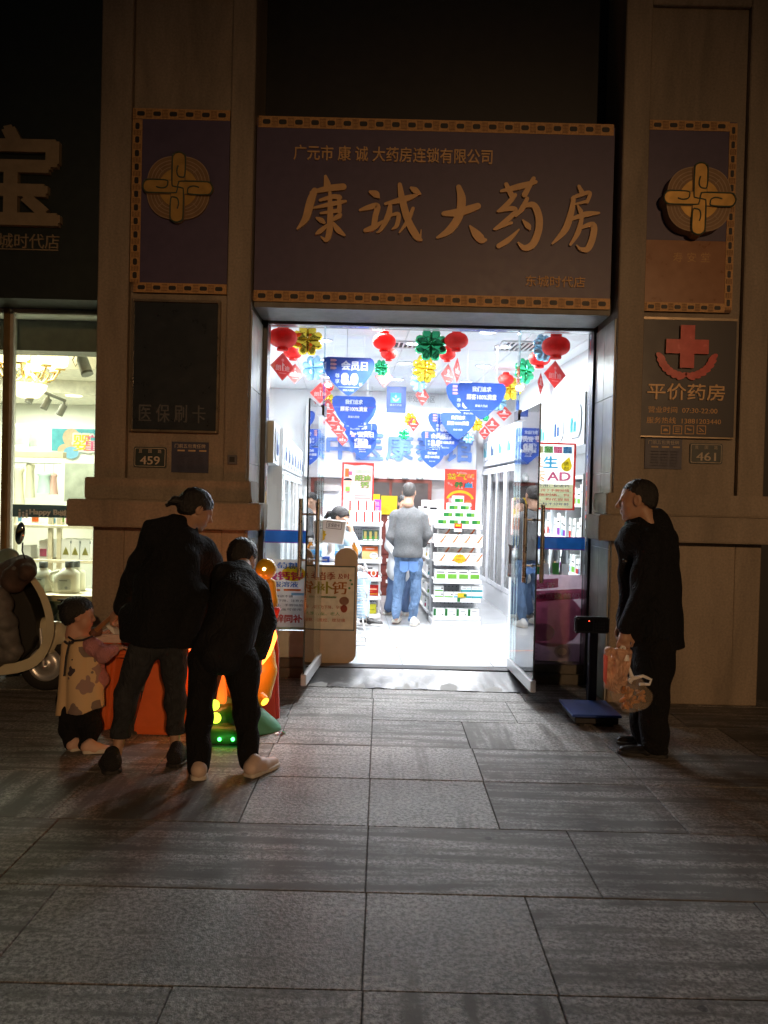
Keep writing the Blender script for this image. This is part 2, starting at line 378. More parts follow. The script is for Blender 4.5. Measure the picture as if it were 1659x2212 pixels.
# ================================================================ SETTING
YP, YG = 6.10, 6.77
FZ = 0.10                                # shop floor level
STONE = mat('facade_granite', (.30, .245, .185), .55, var=.16, scale=60, bump=.12, bscale=220, stain=.34)
def pavement_material():
    m = bpy.data.materials.new('granite_paving'); m.use_nodes = True
    n = m.node_tree; b = n.nodes['Principled BSDF']; L = n.links.new
    N = lambda t: n.nodes.new(t)
    tc = N('ShaderNodeTexCoord'); at = N('ShaderNodeAttribute'); at.attribute_name = 'slab'
    # bands of wear: stretched along x on most slabs, along y on some
    def noise(vec, scale, det=4, rough=.55):
        q = N('ShaderNodeTexNoise'); q.inputs['Scale'].default_value = scale; q.inputs['Detail'].default_value = det
        q.inputs['Roughness'].default_value = rough
        L(vec, q.inputs['Vector']); return q.outputs[0]
    sp = N('ShaderNodeSeparateColor'); L(at.outputs['Color'], sp.inputs[0])     # r: tone, g: turned bands, b: how worn
    vo = N('ShaderNodeVectorMath'); vo.operation = 'MULTIPLY'; vo.inputs[1].default_value = (1.1, 14, 1); L(tc.outputs['Object'], vo.inputs[0])
    vo2 = N('ShaderNodeVectorMath'); vo2.operation = 'MULTIPLY'; vo2.inputs[1].default_value = (9, .7, 1); L(tc.outputs['Object'], vo2.inputs[0])
    b1 = noise(vo.outputs[0], 1.0, 5, .6); b2 = noise(vo2.outputs[0], 1.0, 4, .6)
    mx = N('ShaderNodeMix'); mx.data_type = 'FLOAT'; L(sp.outputs[1], mx.inputs[0]); L(b1, mx.inputs[2]); L(b2, mx.inputs[3])
    wob = noise(tc.outputs['Object'], 9, 5, .7)
    ad = N('ShaderNodeMath'); ad.operation = 'MULTIPLY_ADD'; L(wob, ad.inputs[0]); ad.inputs[1].default_value = .35; L(mx.outputs[0], ad.inputs[2])
    ad2 = N('ShaderNodeMath'); ad2.operation = 'MULTIPLY_ADD'; L(sp.outputs[2], ad2.inputs[0]); ad2.inputs[1].default_value = -.30; L(ad.outputs[0], ad2.inputs[2])
    mr = N('ShaderNodeMapRange'); L(ad2.outputs[0], mr.inputs[0]); mr.inputs[1].default_value = .42; mr.inputs[2].default_value = .60   # 1 = rough picked face left, 0 = rubbed smooth
    grain = N('ShaderNodeTexVoronoi'); grain.inputs['Scale'].default_value = 95; L(tc.outputs['Object'], grain.inputs['Vector'])
    worm = noise(tc.outputs['Object'], 52, 4, .78)
    cr = N('ShaderNodeValToRGB'); L(worm, cr.inputs[0])
    cr.color_ramp.elements[0].position = .40; cr.color_ramp.elements[0].color = (.115, .112, .106, 1)
    cr.color_ramp.elements[1].position = .62; cr.color_ramp.elements[1].color = (.47, .455, .435, 1)
    cs = N('ShaderNodeValToRGB'); L(worm, cs.inputs[0])
    cs.color_ramp.elements[0].color = (.118, .114, .106, 1); cs.color_ramp.elements[1].color = (.165, .160, .150, 1)
    mc = N('ShaderNodeMix'); mc.data_type = 'RGBA'; L(mr.outputs[0], mc.inputs[0]); L(cs.outputs[0], mc.inputs[6]); L(cr.outputs[0], mc.inputs[7])
    # big blotches and the slab's own tone
    bl = noise(tc.outputs['Object'], 1.3, 6, .6)
    tone = N('ShaderNodeMath'); tone.operation = 'MULTIPLY_ADD'; L(bl, tone.inputs[0]); tone.inputs[1].default_value = .55; L(sp.outputs[0], tone.inputs[2])
    hs = N('ShaderNodeMix'); hs.data_type = 'RGBA'; hs.blend_type = 'MULTIPLY'; hs.inputs[0].default_value = 1
    cb = N('ShaderNodeCombineColor'); [L(tone.outputs[0], cb.inputs[i]) for i in range(3)]
    L(mc.outputs[2], hs.inputs[6]); L(cb.outputs[0], hs.inputs[7]); L(hs.outputs[2], b.inputs['Base Color'])
    gum = N('ShaderNodeTexVoronoi'); gum.inputs['Scale'].default_value = 2.6; L(tc.outputs['Object'], gum.inputs['Vector'])
    gl = N('ShaderNodeMath'); gl.operation = 'LESS_THAN'; L(gum.outputs[0], gl.inputs[0]); gl.inputs[1].default_value = .045
    st = N('ShaderNodeMapRange'); L(noise(tc.outputs['Object'], .8, 7, .7), st.inputs[0]); st.inputs[1].default_value = .38; st.inputs[2].default_value = .6; st.inputs[3].default_value = .62; st.inputs[4].default_value = 1.0
    gm = N('ShaderNodeMath'); gm.operation = 'MULTIPLY_ADD'; L(gl.outputs[0], gm.inputs[0]); gm.inputs[1].default_value = -.45; L(st.outputs[0], gm.inputs[2])
    h2 = N('ShaderNodeMix'); h2.data_type = 'RGBA'; h2.blend_type = 'MULTIPLY'; h2.inputs[0].default_value = 1; c2 = N('ShaderNodeCombineColor'); [L(gm.outputs[0], c2.inputs[i]) for i in range(3)]
    L(hs.outputs[2], h2.inputs[6]); L(c2.outputs[0], h2.inputs[7]); L(h2.outputs[2], b.inputs['Base Color'])
    rr = N('ShaderNodeMapRange'); L(mr.outputs[0], rr.inputs[0]); rr.inputs[3].default_value = .72; rr.inputs[4].default_value = .55; b.inputs['Specular IOR Level'].default_value = .35; L(rr.outputs[0], b.inputs['Roughness'])
    bp = N('ShaderNodeBump'); bp.inputs['Distance'].default_value = .006
    bs = N('ShaderNodeMapRange'); L(mr.outputs[0], bs.inputs[0]); bs.inputs[3].default_value = .15; bs.inputs[4].default_value = 1.0
    L(bs.outputs[0], bp.inputs['Strength']); L(worm, bp.inputs['Height']); L(bp.outputs[0], b.inputs['Normal'])
    return m
def pavement():
    PM = pavement_material(); JT = mat('joint_dirt', (.085, .08, .074), .9)
    g = MB(); g.quad((-30,-40,-.012), (30,-40,-.012), (30,30,-.012), (-30,30,-.012), JT)
    S('ground', g, kind='structure')
    rows = [-2.46,-1.85,-1.23,-.61,0,.61,1.23,1.85] + [gd(787, y).y for y in (2140, 1927.6, 1783.8, 1681.5, 1611, 1554, 1508)] + [6.75]
    known = {8: [(-1.24), gd(788,2000).x, gd(1170,2040).x], 9: [gd(792,1860).x, gd(1262,1865).x, -1.5], 10: [gd(545,1710).x, gd(797,1730).x, gd(1062,1740).x],
             11: [gd(800,1640).x, gd(1028,1640).x, gd(572,1650).x], 12: [gd(803,1580).x, gd(1004,1580).x, gd(610,1580).x], 13: [gd(805,1530).x, gd(1100,1530).x], 14: [gd(804,1490).x]}
    known[7] = [gd(782,2180).x, gd(1215,2180).x]
    v, f, col = [], [], []
    rnd = random.Random(3)
    for r in range(len(rows)-1):
        y0, y1 = rows[r]+.002, rows[r+1]-.002
        ks = sorted(known.get(r, [rnd.uniform(-.3, .3)])); xs = list(ks)
        while xs[0] > -9: xs.insert(0, xs[0]-rnd.choice((.6, .9, .9, 1.2)))
        while xs[-1] < 9: xs.append(xs[-1]+rnd.choice((.6, .9, .9, 1.2)))
        for i in range(len(xs)-1):
            x0, x1 = xs[i]+.0018, xs[i+1]-.0018; dz = rnd.uniform(-.0015, .0015); k = len(v); c = .003
            v += [(x0,y0,-.012),(x1,y0,-.012),(x1,y1,-.012),(x0,y1,-.012)]
            v += [(x0,y0,dz-c),(x1,y0,dz-c),(x1,y1,dz-c),(x0,y1,dz-c),(x0+c,y0+c,dz),(x1-c,y0+c,dz),(x1-c,y1-c,dz),(x0+c,y1-c,dz)]
            f += [(k+8,k+9,k+10,k+11)]+[(k+a,k+(a+1) % 4,k+4+(a+1) % 4,k+4+a) for a in range(4)]+[(k+4+a,k+4+(a+1) % 4,k+8+(a+1) % 4,k+8+a) for a in range(4)]
            mid = (xs[i]+xs[i+1])/2
            turned = 1. if (rnd.random() < .3 or (r in (10, 11, 8) and 0 <= mid < .8)) else 0.
            worn = rnd.uniform(.2, .7)
            if r == 9: worn = .62; turned = 0.
            if r in (8, 10, 11) and -.8 < mid < .9: worn = rnd.uniform(0., .15)
            col += [(rnd.uniform(.68, .82), turned, worn, 1)]*12
    me = bpy.data.meshes.new('pavement'); me.from_pydata(v, [], f); me.materials.append(PM)
    a = me.color_attributes.new('slab', 'FLOAT_COLOR', 'POINT'); a.data.foreach_set('color', np.array(col, np.float32).ravel())
    o = bpy.data.objects.new('pavement', me); COL.objects.link(o); o['kind'] = 'structure'
pavement()

# x positions on the facade
XL0, XL1 = pt(203,1000,YP).x, pt(533,1010,YP).x
CL0, CL1 = pt(284,240,YP).x, pt(499,240,YP).x
XR0, XR1 = pt(1327,963,YP).x, pt(1652,980,YP).x
CR0, CR1 = pt(1398,470,YP).x, pt(1612,470,YP).x
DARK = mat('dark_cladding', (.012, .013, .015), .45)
def building():
    b = T('commercial_building', 'brown granite ground floor front of the building with two wide pilasters', 'building', (0, 6.5, 0))
    for (x0, x1, c0, c1, bx) in ((XL0, XL1, CL0, CL1, ((142.7,561,1100,1118,1076.8,1135.9,5.92,6.32), (181.7,541,1050,1062,1029.7,1078,6.03,6.42))),
                                 (XR0, XR1, CR0, CR1, ((1293.6,1700,1140,1150,1111.7,1167.6,5.92,6.32), (1310,1672,1090,1095,1064,1111,6.03,6.42)))):
        m = MB(); H = 7.5
        m.box(x0, c0, YP, 6.86, 0, H, STONE); m.box(c1, x1, YP, 6.86, 0, H, STONE)
        m.box(c0, c1, YP+.05, 6.86, 1.3, H, STONE); m.box(c0, c1, YP, 6.86, 0, 1.28, STONE)
        m.box(c0, c1, YP+.004, YP+.049, 5.42, H, STONE)
        p = P('pilaster', m, b, .008)
        for (q0, q1, qy0, qy1, t, bo, yf, yb) in bx:
            m = MB(); zt = pt((q0+q1)/2, (t+ (0.0245*((q1-q0)/2))), yf).z; zb = pt((q0+q1)/2, bo+.0245*((q1-q0)/2), yf).z
            m.box(pt(q0, qy0, yf).x, min(pt(q1, qy1, yf).x, x1+.2), yf, YP-.001, zb, zt, STONE)
            # it returns a little way along both sides of the pilaster
            xa, xb = pt(q0, qy0, yf).x, min(pt(q1, qy1, yf).x, x1+.2)
            m.box(xa, x0-.002, YP-.001, yb, zb, zt, STONE)
            m.box(x1+.002, xb, YP-.001, yb, zb, zt, STONE)
            P('belt_course', m, p, .010, 2)
    m = MB()
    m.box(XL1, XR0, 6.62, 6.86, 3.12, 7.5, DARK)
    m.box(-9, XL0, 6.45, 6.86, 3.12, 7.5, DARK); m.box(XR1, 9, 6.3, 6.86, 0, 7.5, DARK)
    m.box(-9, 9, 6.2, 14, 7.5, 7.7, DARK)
    P('upper_wall', m, b)
    # reveal tiles lit from the shop doorway
    TL = mat('reveal_tile', (.42, .42, .38), .35, var=.15, scale=9, stain=.3)
    for x0, x1 in ((XL1+.001, XL1+.014), (XR0-.014, XR0-.001)):
        m = MB()
        for z0 in np.arange(0.0, 3.0, .6):
            for (ya, yb) in ((6.13, 6.40), (6.404, 6.66)): m.box(x0, x1, ya, yb, z0+.003, min(z0+.6, 3.08), TL)
        P('reveal_tiling', m, b, .002)
    # blank soffit behind the big sign
    return b
building()

# ---------------------------------------------------------------- shop shell
WHITE = mat('white_wall_paint', (.82, .83, .85), .6, var=.02)
def shop_shell():
    fl = MB(IM); TILE = mat('polished_white_tile', (.46, .475, .49), .10, var=.05, scale=4); GAP = mat('tile_gap', (.07, .075, .08), .7)
    fl.box(-1.9, 1.86, .06, 6, FZ-.06, FZ-.004, GAP)
    for i in range(-3, 4):
        for j in range(0, 8):
            x0, y0 = -.15+i*.8, .06+j*.8
            a, c = max(x0+.003, -1.9), min(x0+.797, 1.86)
            if a < c: fl.box(a, c, y0+.003 if j else .055, min(y0+.797, 6), FZ-.003, FZ, TILE)
    S('shop_floor', fl, kind='structure')
    w_ = MB(IM)
    w_.box(-1.98, -1.9, -.1, 6, 0, 3.3, WHITE); w_.box(1.86, 1.94, .2, 6, 0, 3.3, WHITE)
    w_.box(-1.98, 1.94, 5.3, 5.4, 0, 3.3, WHITE)
    S('shop_wall', w_, kind='structure')
    c = MB(IM); CT = mat('white_ceiling_board', (.80, .82, .85), .7, var=.02); CG = mat('ceiling_gap', (.45, .47, .5), .8)
    c.box(-1.9, 1.86, .0, 5.3, 3.212, 3.25, CG)
    for i in range(7):
        for j in range(9):
            x0, y0 = -1.9+i*.6, .0+j*.6
            c.box(x0+.003, min(x0+.597, 1.86), y0+.003, min(y0+.597, 5.29), 3.20, 3.21, CT)
    S('shop_ceiling', c, kind='structure')
shop_shell()
def ceiling_lights():
    EM = mat('lit_diffuser', (.9, .9, .9), .5, emit=(.93, .97, 1), estr=14); FR = mat('white_trim', (.75, .76, .78), .4)
    k = 0
    for v, us in ((.82, (-.42, .66)), (1.5, (-.95, .0, .95)), (2.7, (-.95, 0., .95)), (4.0, (-.95, 0., .95))):
        for u in us:
            p = IM @ Vector((u, v, 3.2)); row = ('front', 'second', 'third', 'rear')[(.82, 1.5, 2.7, 4.0).index(v)]; side = ('left', 'middle', 'right')[us.index(u)] if v > 1 else ('left', 'right')[us.index(u)]
            t = T('ceiling_light', 'round white ceiling light shining on the shop ceiling, %s one of the %s row' % (side, row), 'ceiling light', p, 'round lights on the shop ceiling')
            m = MB(); m.lathe([(.095, 0), (.10, -.008), (.085, -.014), (.078, -.004)], p, FR, 24); P('trim_ring', m, t)
            m = MB(); m.lathe([(.0, -.006), (.077, -.006)], p, EM, 24); P('diffuser', m, t)
            lamp('shop_lamp', 'AREA', p-Vector((0,0,.03)), FRONT_W if v < 1 else LAMP_W, (.94, .97, 1.0), .16, t, spread=math.radians(125) if v < 1 else None)
LAMP_W = 42; FRONT_W = 60
ceiling_lights()
# ================================================================ STREET LIGHT (behind the viewer, it lights the front)
def street_lamp():
    base = Vector((5.0, -17.5, 0)); t = T('street_lamp', 'tall grey street lamp with a warm orange head behind the viewer', 'street lamp', base)
    MT = mat('lamp_post_paint', (.10, .11, .11), .5, metal=.3)
    m = MB(); m.ring([base, base+Z*.5, base+Z*5.6], [.11, .075, .05], MT, 14); P('post', m, t)
    m = MB(); m.ring([base+Z*5.5, base+Vector((0,.5,5.9)), base+Vector((0,1.3,6.0))], [.04,.035,.03], MT, 10); P('arm', m, t)
    m = MB(); m.box(base.x-.14, base.x+.14, base.y+1.1, base.y+1.75, 5.95, 6.06, MT); P('lamp_head', m, t, .02)
    m = MB(); m.box(base.x-.1, base.x+.1, base.y+1.16, base.y+1.68, 5.93, 5.949, mat('sodium_lens', (.9,.6,.3), .3, emit=(1,.52,.16), estr=30)); P('lens', m, t)
    lamp('street_light', 'SPOT', base+Vector((0,1.4,5.88)), STREET_W, (1, .57, .27), .12, t, rot=(math.radians(75.3),0,math.radians(11)))
    t.children[-1].data.spot_size = math.radians(34); t.children[-1].data.spot_blend = 1.0
STREET_W = 5400
street_lamp()
# ================================================================ SIGNS
GOLD = mat('gilded_letter', (.56, .35, .165), .42, metal=.1, var=.08)
GOLD2 = mat('dull_gold_paint', (.46, .26, .10), .5, metal=.15, var=.2, scale=80)
NAVY = mat('sign_navy_vinyl', (.078, .060, .118), .42, var=.08)
BLK = mat('matt_black', (.012, .012, .013), .5)
ALU = mat('brushed_aluminium', (.62, .63, .64), .35, metal=.7, var=.06)
WH = mat('white_print', (.80, .80, .80), .6, var=.02)
def fret(mb, a, b, w, n, thick=.02):
    """a gold fretwork strip from a to b (in the facade plane), w high, n dark ovals"""
    a, b = Vector(a), Vector(b); L = (b-a).length; u = (b-a).normalized(); up = Vector((-u.z, 0, u.x))
    mb.slab([(0,-w/2),(L,-w/2),(L,w/2),(0,w/2)], a, u, up, thick, GOLD2)
    s = L/n; f = Vector((0,-.0015,0)); FL = mat('fret_line', (.16,.08,.03), .6)
    for i in range(n):
        c = a+u*(s*(i+.5))+f
        mb.slab(rrect(-s*.24,-w*.22, s*.24, w*.22, w*.16, 3), c, u, up, 0, BLK)
        e = a+u*(s*i)+f*.6
        for q in (-.16,-.08,0,.08,.16):
            mb.slab([(s*q-.0016,-w*.42),(s*q+.0016,-w*.42),(s*q+.0016,w*.42),(s*q-.0016,w*.42)], e+f*(q+.3)*.3, u, up, 0, FL)
        for q in (-.3,0,.3):
            mb.slab([(-s*.18,w*q-.0014),(s*.18,w*q-.0014),(s*.18,w*q+.0014),(-s*.18,w*q+.0014)], e+f*(q+2)*.4, u, up, 0, FL)
    return mb
STROKES = '''368,335,14 375,370,30 372,388,20|308,402,14 380,385,26 442,378,28|322,395,26 305,440,34 285,510,30 250,555,8|345,435,12 400,420,20 428,424,20|425,420,18 426,482,20|320,467,10 400,450,20 452,440,12|348,490,10 426,478,18|386,402,14 388,480,24 385,560,26 372,602,20 350,590,6|330,510,8 350,520,22 362,530,12|376,540,12 345,566,20 328,577,8|400,517,14 425,502,22 434,495,8|400,530,10 420,560,24 448,583,10
556,400,14 580,410,30 593,424,8|513,476,10 550,465,22 586,459,24 578,500,24 572,540,24|536,562,18 572,548,24 612,520,6|620,450,12 700,430,26 752,413,12|640,455,16 632,500,26 600,560,14 583,570,5|640,500,10 674,494,18 668,540,18 648,557,6|680,370,18 690,430,28 715,520,30 750,585,30 770,602,12|766,600,10 770,560,4|736,470,14 715,520,18 678,572,6|728,384,12 745,394,26 766,409,10
866,491,20 930,485,34 1008,460,28|928,380,22 940,430,36 930,500,34 890,560,32 838,592,10|975,543,8 1000,575,34 1025,600,34 1042,602,12
1108,396,12 1180,378,26 1252,358,16|1128,368,18 1152,417,24|1243,344,18 1205,412,24|1166,413,16 1130,455,22 1094,482,12|1095,481,12 1150,470,20 1168,480,16 1130,520,22 1078,557,10|1085,556,12 1150,530,12|1096,628,20 1140,600,22 1182,558,6|1216,428,16 1195,470,22 1168,502,10|1190,466,10 1240,455,26 1264,500,30 1264,560,30 1240,620,30 1205,636,24 1178,614,8|1198,520,8 1220,545,24 1227,557,10
1434,376,14 1446,402,22|1405,427,12 1440,412,18 1480,404,16 1468,442,16|1400,456,8 1466,440,14|1412,424,18 1400,490,26 1375,560,28 1322,618,8|1430,460,10 1441,482,20|1398,517,12 1460,495,24 1518,489,10|1446,508,16 1430,570,22 1398,622,10|1430,556,10 1492,538,24 1492,590,28 1470,640,26 1440,640,14 1424,624,5'''
def smooth_path(ps, n=6):
    out = []
    for i in range(len(ps)-1):
        p0 = ps[max(i-1,0)]; p1 = ps[i]; p2 = ps[i+1]; p3 = ps[min(i+2,len(ps)-1)]
        for k in range(n):
            t = k/n
            out.append(tuple(.5*((2*p1[j])+(-p0[j]+p2[j])*t+(2*p0[j]-5*p1[j]+4*p2[j]-p3[j])*t*t+(-p0[j]+3*p1[j]-3*p2[j]+p3[j])*t**3) for j in range(len(p1))))
    return out+[tuple(ps[-1])]
def stroke_outline(ps):
    q = smooth_path(ps); L, R = [], []
    for i, p in enumerate(q):
        a, b = q[max(i-1,0)], q[min(i+1,len(q)-1)]
        dx, dy = b[0]-a[0], b[1]-a[1]; l = math.hypot(dx, dy) or 1; nx, ny = -dy/l, dx/l; h = max(p[2], 2)/2
        L.append((p[0]+nx*h, p[1]+ny*h)); R.append((p[0]-nx*h, p[1]-ny*h))
    def cap(c, v, d):
        return [(c[0]+c[2]*.5*(v[0]*math.cos(a)+d[0]*math.sin(a)), c[1]+c[2]*.5*(v[1]*math.cos(a)+d[1]*math.sin(a))) for a in (.6,1.2,1.57,1.95,2.5)]
    e, e0 = q[-1], q[-2]; l = math.hypot(e[0]-e0[0], e[1]-e0[1]) or 1; d = ((e[0]-e0[0])/l, (e[1]-e0[1])/l)
    b, b0 = q[0], q[1]; l = math.hypot(b[0]-b0[0], b[1]-b0[1]) or 1; d2 = ((b[0]-b0[0])/l, (b[1]-b0[1])/l)
    return L+cap(e, (-d[1], d[0]), d)+R[::-1]+cap(b, (-d2[1], d2[0]), d2)
def stroke_quads(mb, ps, toP, depth, m, nrm):
    """a brush stroke as a raised ribbon of quads with rounded ends; toP maps picture coordinates to the sign face"""
    o = stroke_outline(ps); k = len(o); F3 = [toP(*p)+nrm*depth for p in o]; B3 = [toP(*p) for p in o]
    n = len(smooth_path(ps)); fs = []
    # outline = n left, 5 cap, n right (reversed), 5 cap
    for i in range(n-1): fs.append((i, i+1, n+5+(n-2-i), n+5+(n-1-i)))
    c1 = [n-1]+list(range(n, n+5))+[n+5]; c2 = [2*n+4]+list(range(2*n+5, 2*n+10))+[0]
    fs += [tuple(c1), tuple(c2)]
    mb.add(F3, fs, m)
    mb.add(F3+B3, [(i, (i+1) % k, k+(i+1) % k, k+i) for i in range(k)], m)
def main_sign():
    Ys = 6.18; t = T('pharmacy_sign', 'wide navy signboard with big gold brush lettering above the shop doorway', 'signboard', pt(932,655,Ys))
    x0, x1 = pt(552,450,Ys).x, pt(1323,470,Ys).x; zt = pt(945,272,Ys).z; zb = pt(930,640,Ys).z; z00 = pt(930,668,Ys).z; z11 = pt(945,250,Ys).z
    m = MB(); m.box(x0, x1, Ys, 6.60, zb-.02, zt+.02, NAVY); P('sign_face', m, t)
    m = MB(); m.box(x0, x1+.012, Ys+.02, 6.66, z00-.012, zb-.021, mat('soffit_grey', (.20,.20,.185), .55, stain=.3)); P('soffit', m, t, .003)
    m = MB(); fret(m, (x0+.01, Ys-.004, zt), (x1-.01, Ys-.004, zt), .088, 22); P('fret_border', m, t)
    m = MB(); fret(m, (x0, Ys-.004, zb-.028), (x1, Ys-.004, zb-.028), .085, 22); P('fret_border', m, t)
    W_ = (x1-x0)
    def zoomP(zx, zy): q = pt(515.4+zx*.5117, 212.2+zy*.5117, Ys); return q
    for ci, line in enumerate(STROKES.split('\n')):
        m = MB()
        for i, st in enumerate(line.split('|')):
            ps = [tuple(float(c) for c in p.split(',')) for p in st.split()]
            stroke_quads(m, ps, zoomP, .022+.0006*i, GOLD, Vector((0,-1,0)))
        P('brush_character', m, t)
    m = MB()
    m.text('广元市 康 诚 大药房连锁有限公司', zoomP(652, 240), X, Z, GOLD, W=zoomP(1070,0).x-zoomP(232,0).x, H=.115, bold=.018, depth=.012, off=0)
    P('company_lettering', m, t); m = MB()
    m.text('东城时代店', zoomP(1336, 775), X, Z, GOLD2, W=zoomP(1462,0).x-zoomP(1210,0).x, H=.085, bold=.012, depth=.01, off=0)
    P('branch_lettering', m, t)
main_sign()
def emblem(par, c, R, thick):
    c = Vector(c); BR = mat('emblem_bronze', (.24, .145, .07), .45, metal=.2); GL = mat('emblem_green_line', (.045, .075, .05), .5); EG = mat('emblem_gold', (.60, .36, .10), .34, metal=.5)
    LN = mat('emblem_pale_line', (.34, .24, .15), .5)
    def sup(r, n=48, e=2.5):
        return [(r*math.copysign(abs(math.cos(a))**(2/e), math.cos(a)), r*math.copysign(abs(math.sin(a))**(2/e), math.sin(a))) for a in [2*math.pi*i/n for i in range(n)]]
    f = Vector((0,-1,0)); m = MB()
    m.slab(sup(.90*R), c+f*thick, X, Z, thick, BR)
    for ang in (0, 90, 180, 270):
        ca, sa = round(math.cos(math.radians(ang))), round(math.sin(math.radians(ang)))
        st = arc(0, .80, .205, .205, 0, 180, 10)+[(-.205, .1), (.205, .1)]
        m.slab([((x*ca-y*sa)*R, (x*sa+y*ca)*R) for x, y in st], c+f*(thick+.010+ang*1e-5), X, Z, thick+.010, BR)
    def band(r0, r1, mm, z):
        a, b = sup(r0*R), sup(r1*R); k = len(a); vs = [c+X*p[0]+Z*p[1]+f*z for p in a+b]
        m.add(vs, [(i, (i+1) % k, k+(i+1) % k, k+i) for i in range(k)], mm)
    for r in (.60, .69, .78, .885): band(r-.012, r+.012, LN, thick+.0015)
    for a in (45, 135, 225, 315):
        m.slab([(-.012*R,.6*R),(.012*R,.6*R),(.012*R,.78*R),(-.012*R,.78*R)], c+f*(thick+.003), X*math.cos(math.radians(a))+Z*math.sin(math.radians(a)), Z*math.cos(math.radians(a))-X*math.sin(math.radians(a)), 0, LN)
    m.slab(sup(.55*R, e=2.0), c+f*(thick+.004), X, Z, .003, EG)
    P('emblem_disc', m, par)
    m = MB(); g = MB()
    hook = [(0,.61),(-.035,.46),(0,.325),(.1,.285),(.19,.34),(.2,.84),(.15,.94),(.015,.99),(-.115,.94),(-.165,.825),(-.165,.11),(-.115,.025),(0,0)]
    for ang in (0, 90, 180, 270):
        ca, sa = round(math.cos(math.radians(ang))), round(math.sin(math.radians(ang)))
        rot = lambda p: ((p[0]*ca-p[1]*sa)*R, (p[0]*sa+p[1]*ca)*R)
        st = arc(.018, .80, .165, .165, 0, 180, 10)+[(-.147, .0), (.183, .0)]
        m.slab([rot(p) for p in st], c+f*(thick+.0135+ang*1.5e-5), X, Z, .003, EG)
        q = smooth_path([rot(p) for p in hook], 4)
        g.ring([c+X*p[0]+Z*p[1]+f*(thick+.0145+ang*1e-5) for p in q], .021*R, GL, 6)
    P('emblem_arms', m, par); P('emblem_line', g, par)
def pilaster_signs():
    Yc = YP+.05
    # left: navy emblem board with fretwork on three sides, dim insurance light box below it
    c0 = pt(392, 620, Yc); t = T('emblem_board', 'navy pilaster board with round gold knot emblem beside the lit nursery shop', 'signboard', c0)
    xa, xb = pt(298,420,Yc-.03).x, pt(494,420,Yc-.03).x; zt = pt(398,238,Yc-.03).z; zb = pt(385,631,Yc-.03).z
    m = MB(); m.box(xa, xb, Yc-.03, Yc-.001, zb, zt, NAVY); P('board', m, t)
    m = MB(); fret(m, (xa-.05, Yc-.034, zt-.035), (xb, Yc-.034, zt-.035), .08, 6); P('fret_border', m, t)
    m = MB(); fret(m, (xa-.02, Yc-.034, zb+.03), (xb, Yc-.034, zb+.03), .075, 6); P('fret_border', m, t)
    m = MB(); fret(m, (xa-.012, Yc-.034, zb+.07), (xa-.012, Yc-.034, zt-.08), .075, 12); P('fret_border', m, t)
    emblem(t, pt(386.5, 408, Yc-.03), 75*Yc/F, .02)
    FRM = mat('box_frame_metal', (.30, .24, .17), .3, metal=.8); FIL = mat('dark_light_box_vinyl', (.022, .028, .035), .3)
    c1 = pt(377, 935, Yc); t = T('insurance_light_box', 'unlit dark light box in thin metal frame reading medical insurance card', 'light box', c1)
    xa, xb = pt(282,790,Yc-.04).x, pt(474,790,Yc-.04).x; zt = pt(380,648,Yc-.04).z; zb = pt(376,934,Yc-.04).z
    m = MB(); m.box(xa+.02, xb-.02, Yc-.035, Yc-.001, zb+.02, zt-.02, FIL); P('panel', m, t)
    m = MB()
    m.box(xa, xa+.019, Yc-.05, Yc-.001, zb, zt, FRM); m.box(xb-.019, xb, Yc-.05, Yc-.001, zb, zt, FRM)
    m.box(xa+.0195, xb-.0195, Yc-.05, Yc-.001, zt-.019, zt, FRM); m.box(xa+.0195, xb-.0195, Yc-.05, Yc-.001, zb, zb+.019, FRM); P('frame', m, t, .002)
    m = MB(); m.text('医 保 刷 卡', pt(372, 893, Yc-.035), X, Z, mat('faded_letter', (.075,.082,.09), .6), W=.52, H=.145, bold=.03, off=.002); P('lettering', m, t)
    # right: emblem board
    c0 = pt(1490, 676, Yc); t = T('emblem_board', 'navy pilaster board with painted orange glow and thick gold knot emblem above the red cross', 'signboard', c0)
    xa, xb = pt(1397,470,Yc-.03).x, pt(1585,470,Yc-.03).x; zt = pt(1492,262,Yc-.03).z; zb = pt(1490,674,Yc-.03).z; zm = pt(1490,520,Yc-.03).z
    GLOW = mat('sign_orange_glow', (.30, .14, .062), .3, var=.08)  # orange lamp reflection on the navy board's lower half, put into its colour
    m = MB(); m.box(xa, xb, Yc-.03, Yc-.001, zm+.001, zt, NAVY); m.box(xa, xb, Yc-.031, Yc-.001, zb, zm, GLOW); P('board', m, t)
    m = MB(); fret(m, (xa, Yc-.034, zt-.035), (xb-.055, Yc-.034, zt-.035), .075, 5); P('fret_border', m, t)
    m = MB(); fret(m, (xa, Yc-.035, zb+.035), (xb-.055, Yc-.035, zb+.035), .07, 6); P('fret_border', m, t)
    m = MB(); fret(m, (xb-.025, Yc-.036, zb+.02), (xb-.025, Yc-.036, zt-.01), .06, 13); P('fret_border', m, t)
    emblem(t, pt(1499, 441, Yc-.03), 76*Yc/F, .10)
    for i, ch in enumerate('寿安堂'): m = MB(); m.text(ch, pt(1464+30*i, 556, Yc-.031), X, Z, GOLD2, H=.075, off=.002); P('small_character', m, t)
    # right: opening hours board
    c1 = pt(1480, 943, Yc); t = T('opening_hours_board', 'black board with raised red cross in a wreath and gold opening hours', 'signboard', c1)
    xa, xb = pt(1385,820,Yc-.04).x, pt(1588,820,Yc-.04).x; zt = pt(1488,692,Yc-.04).z; zb = pt(1482,943,Yc-.04).z
    m = MB(); m.box(xa, xb, Yc-.04, Yc-.001, zb, zt, mat('sign_black_navy', (.014, .0125, .021), .4)); P('board', m, t)
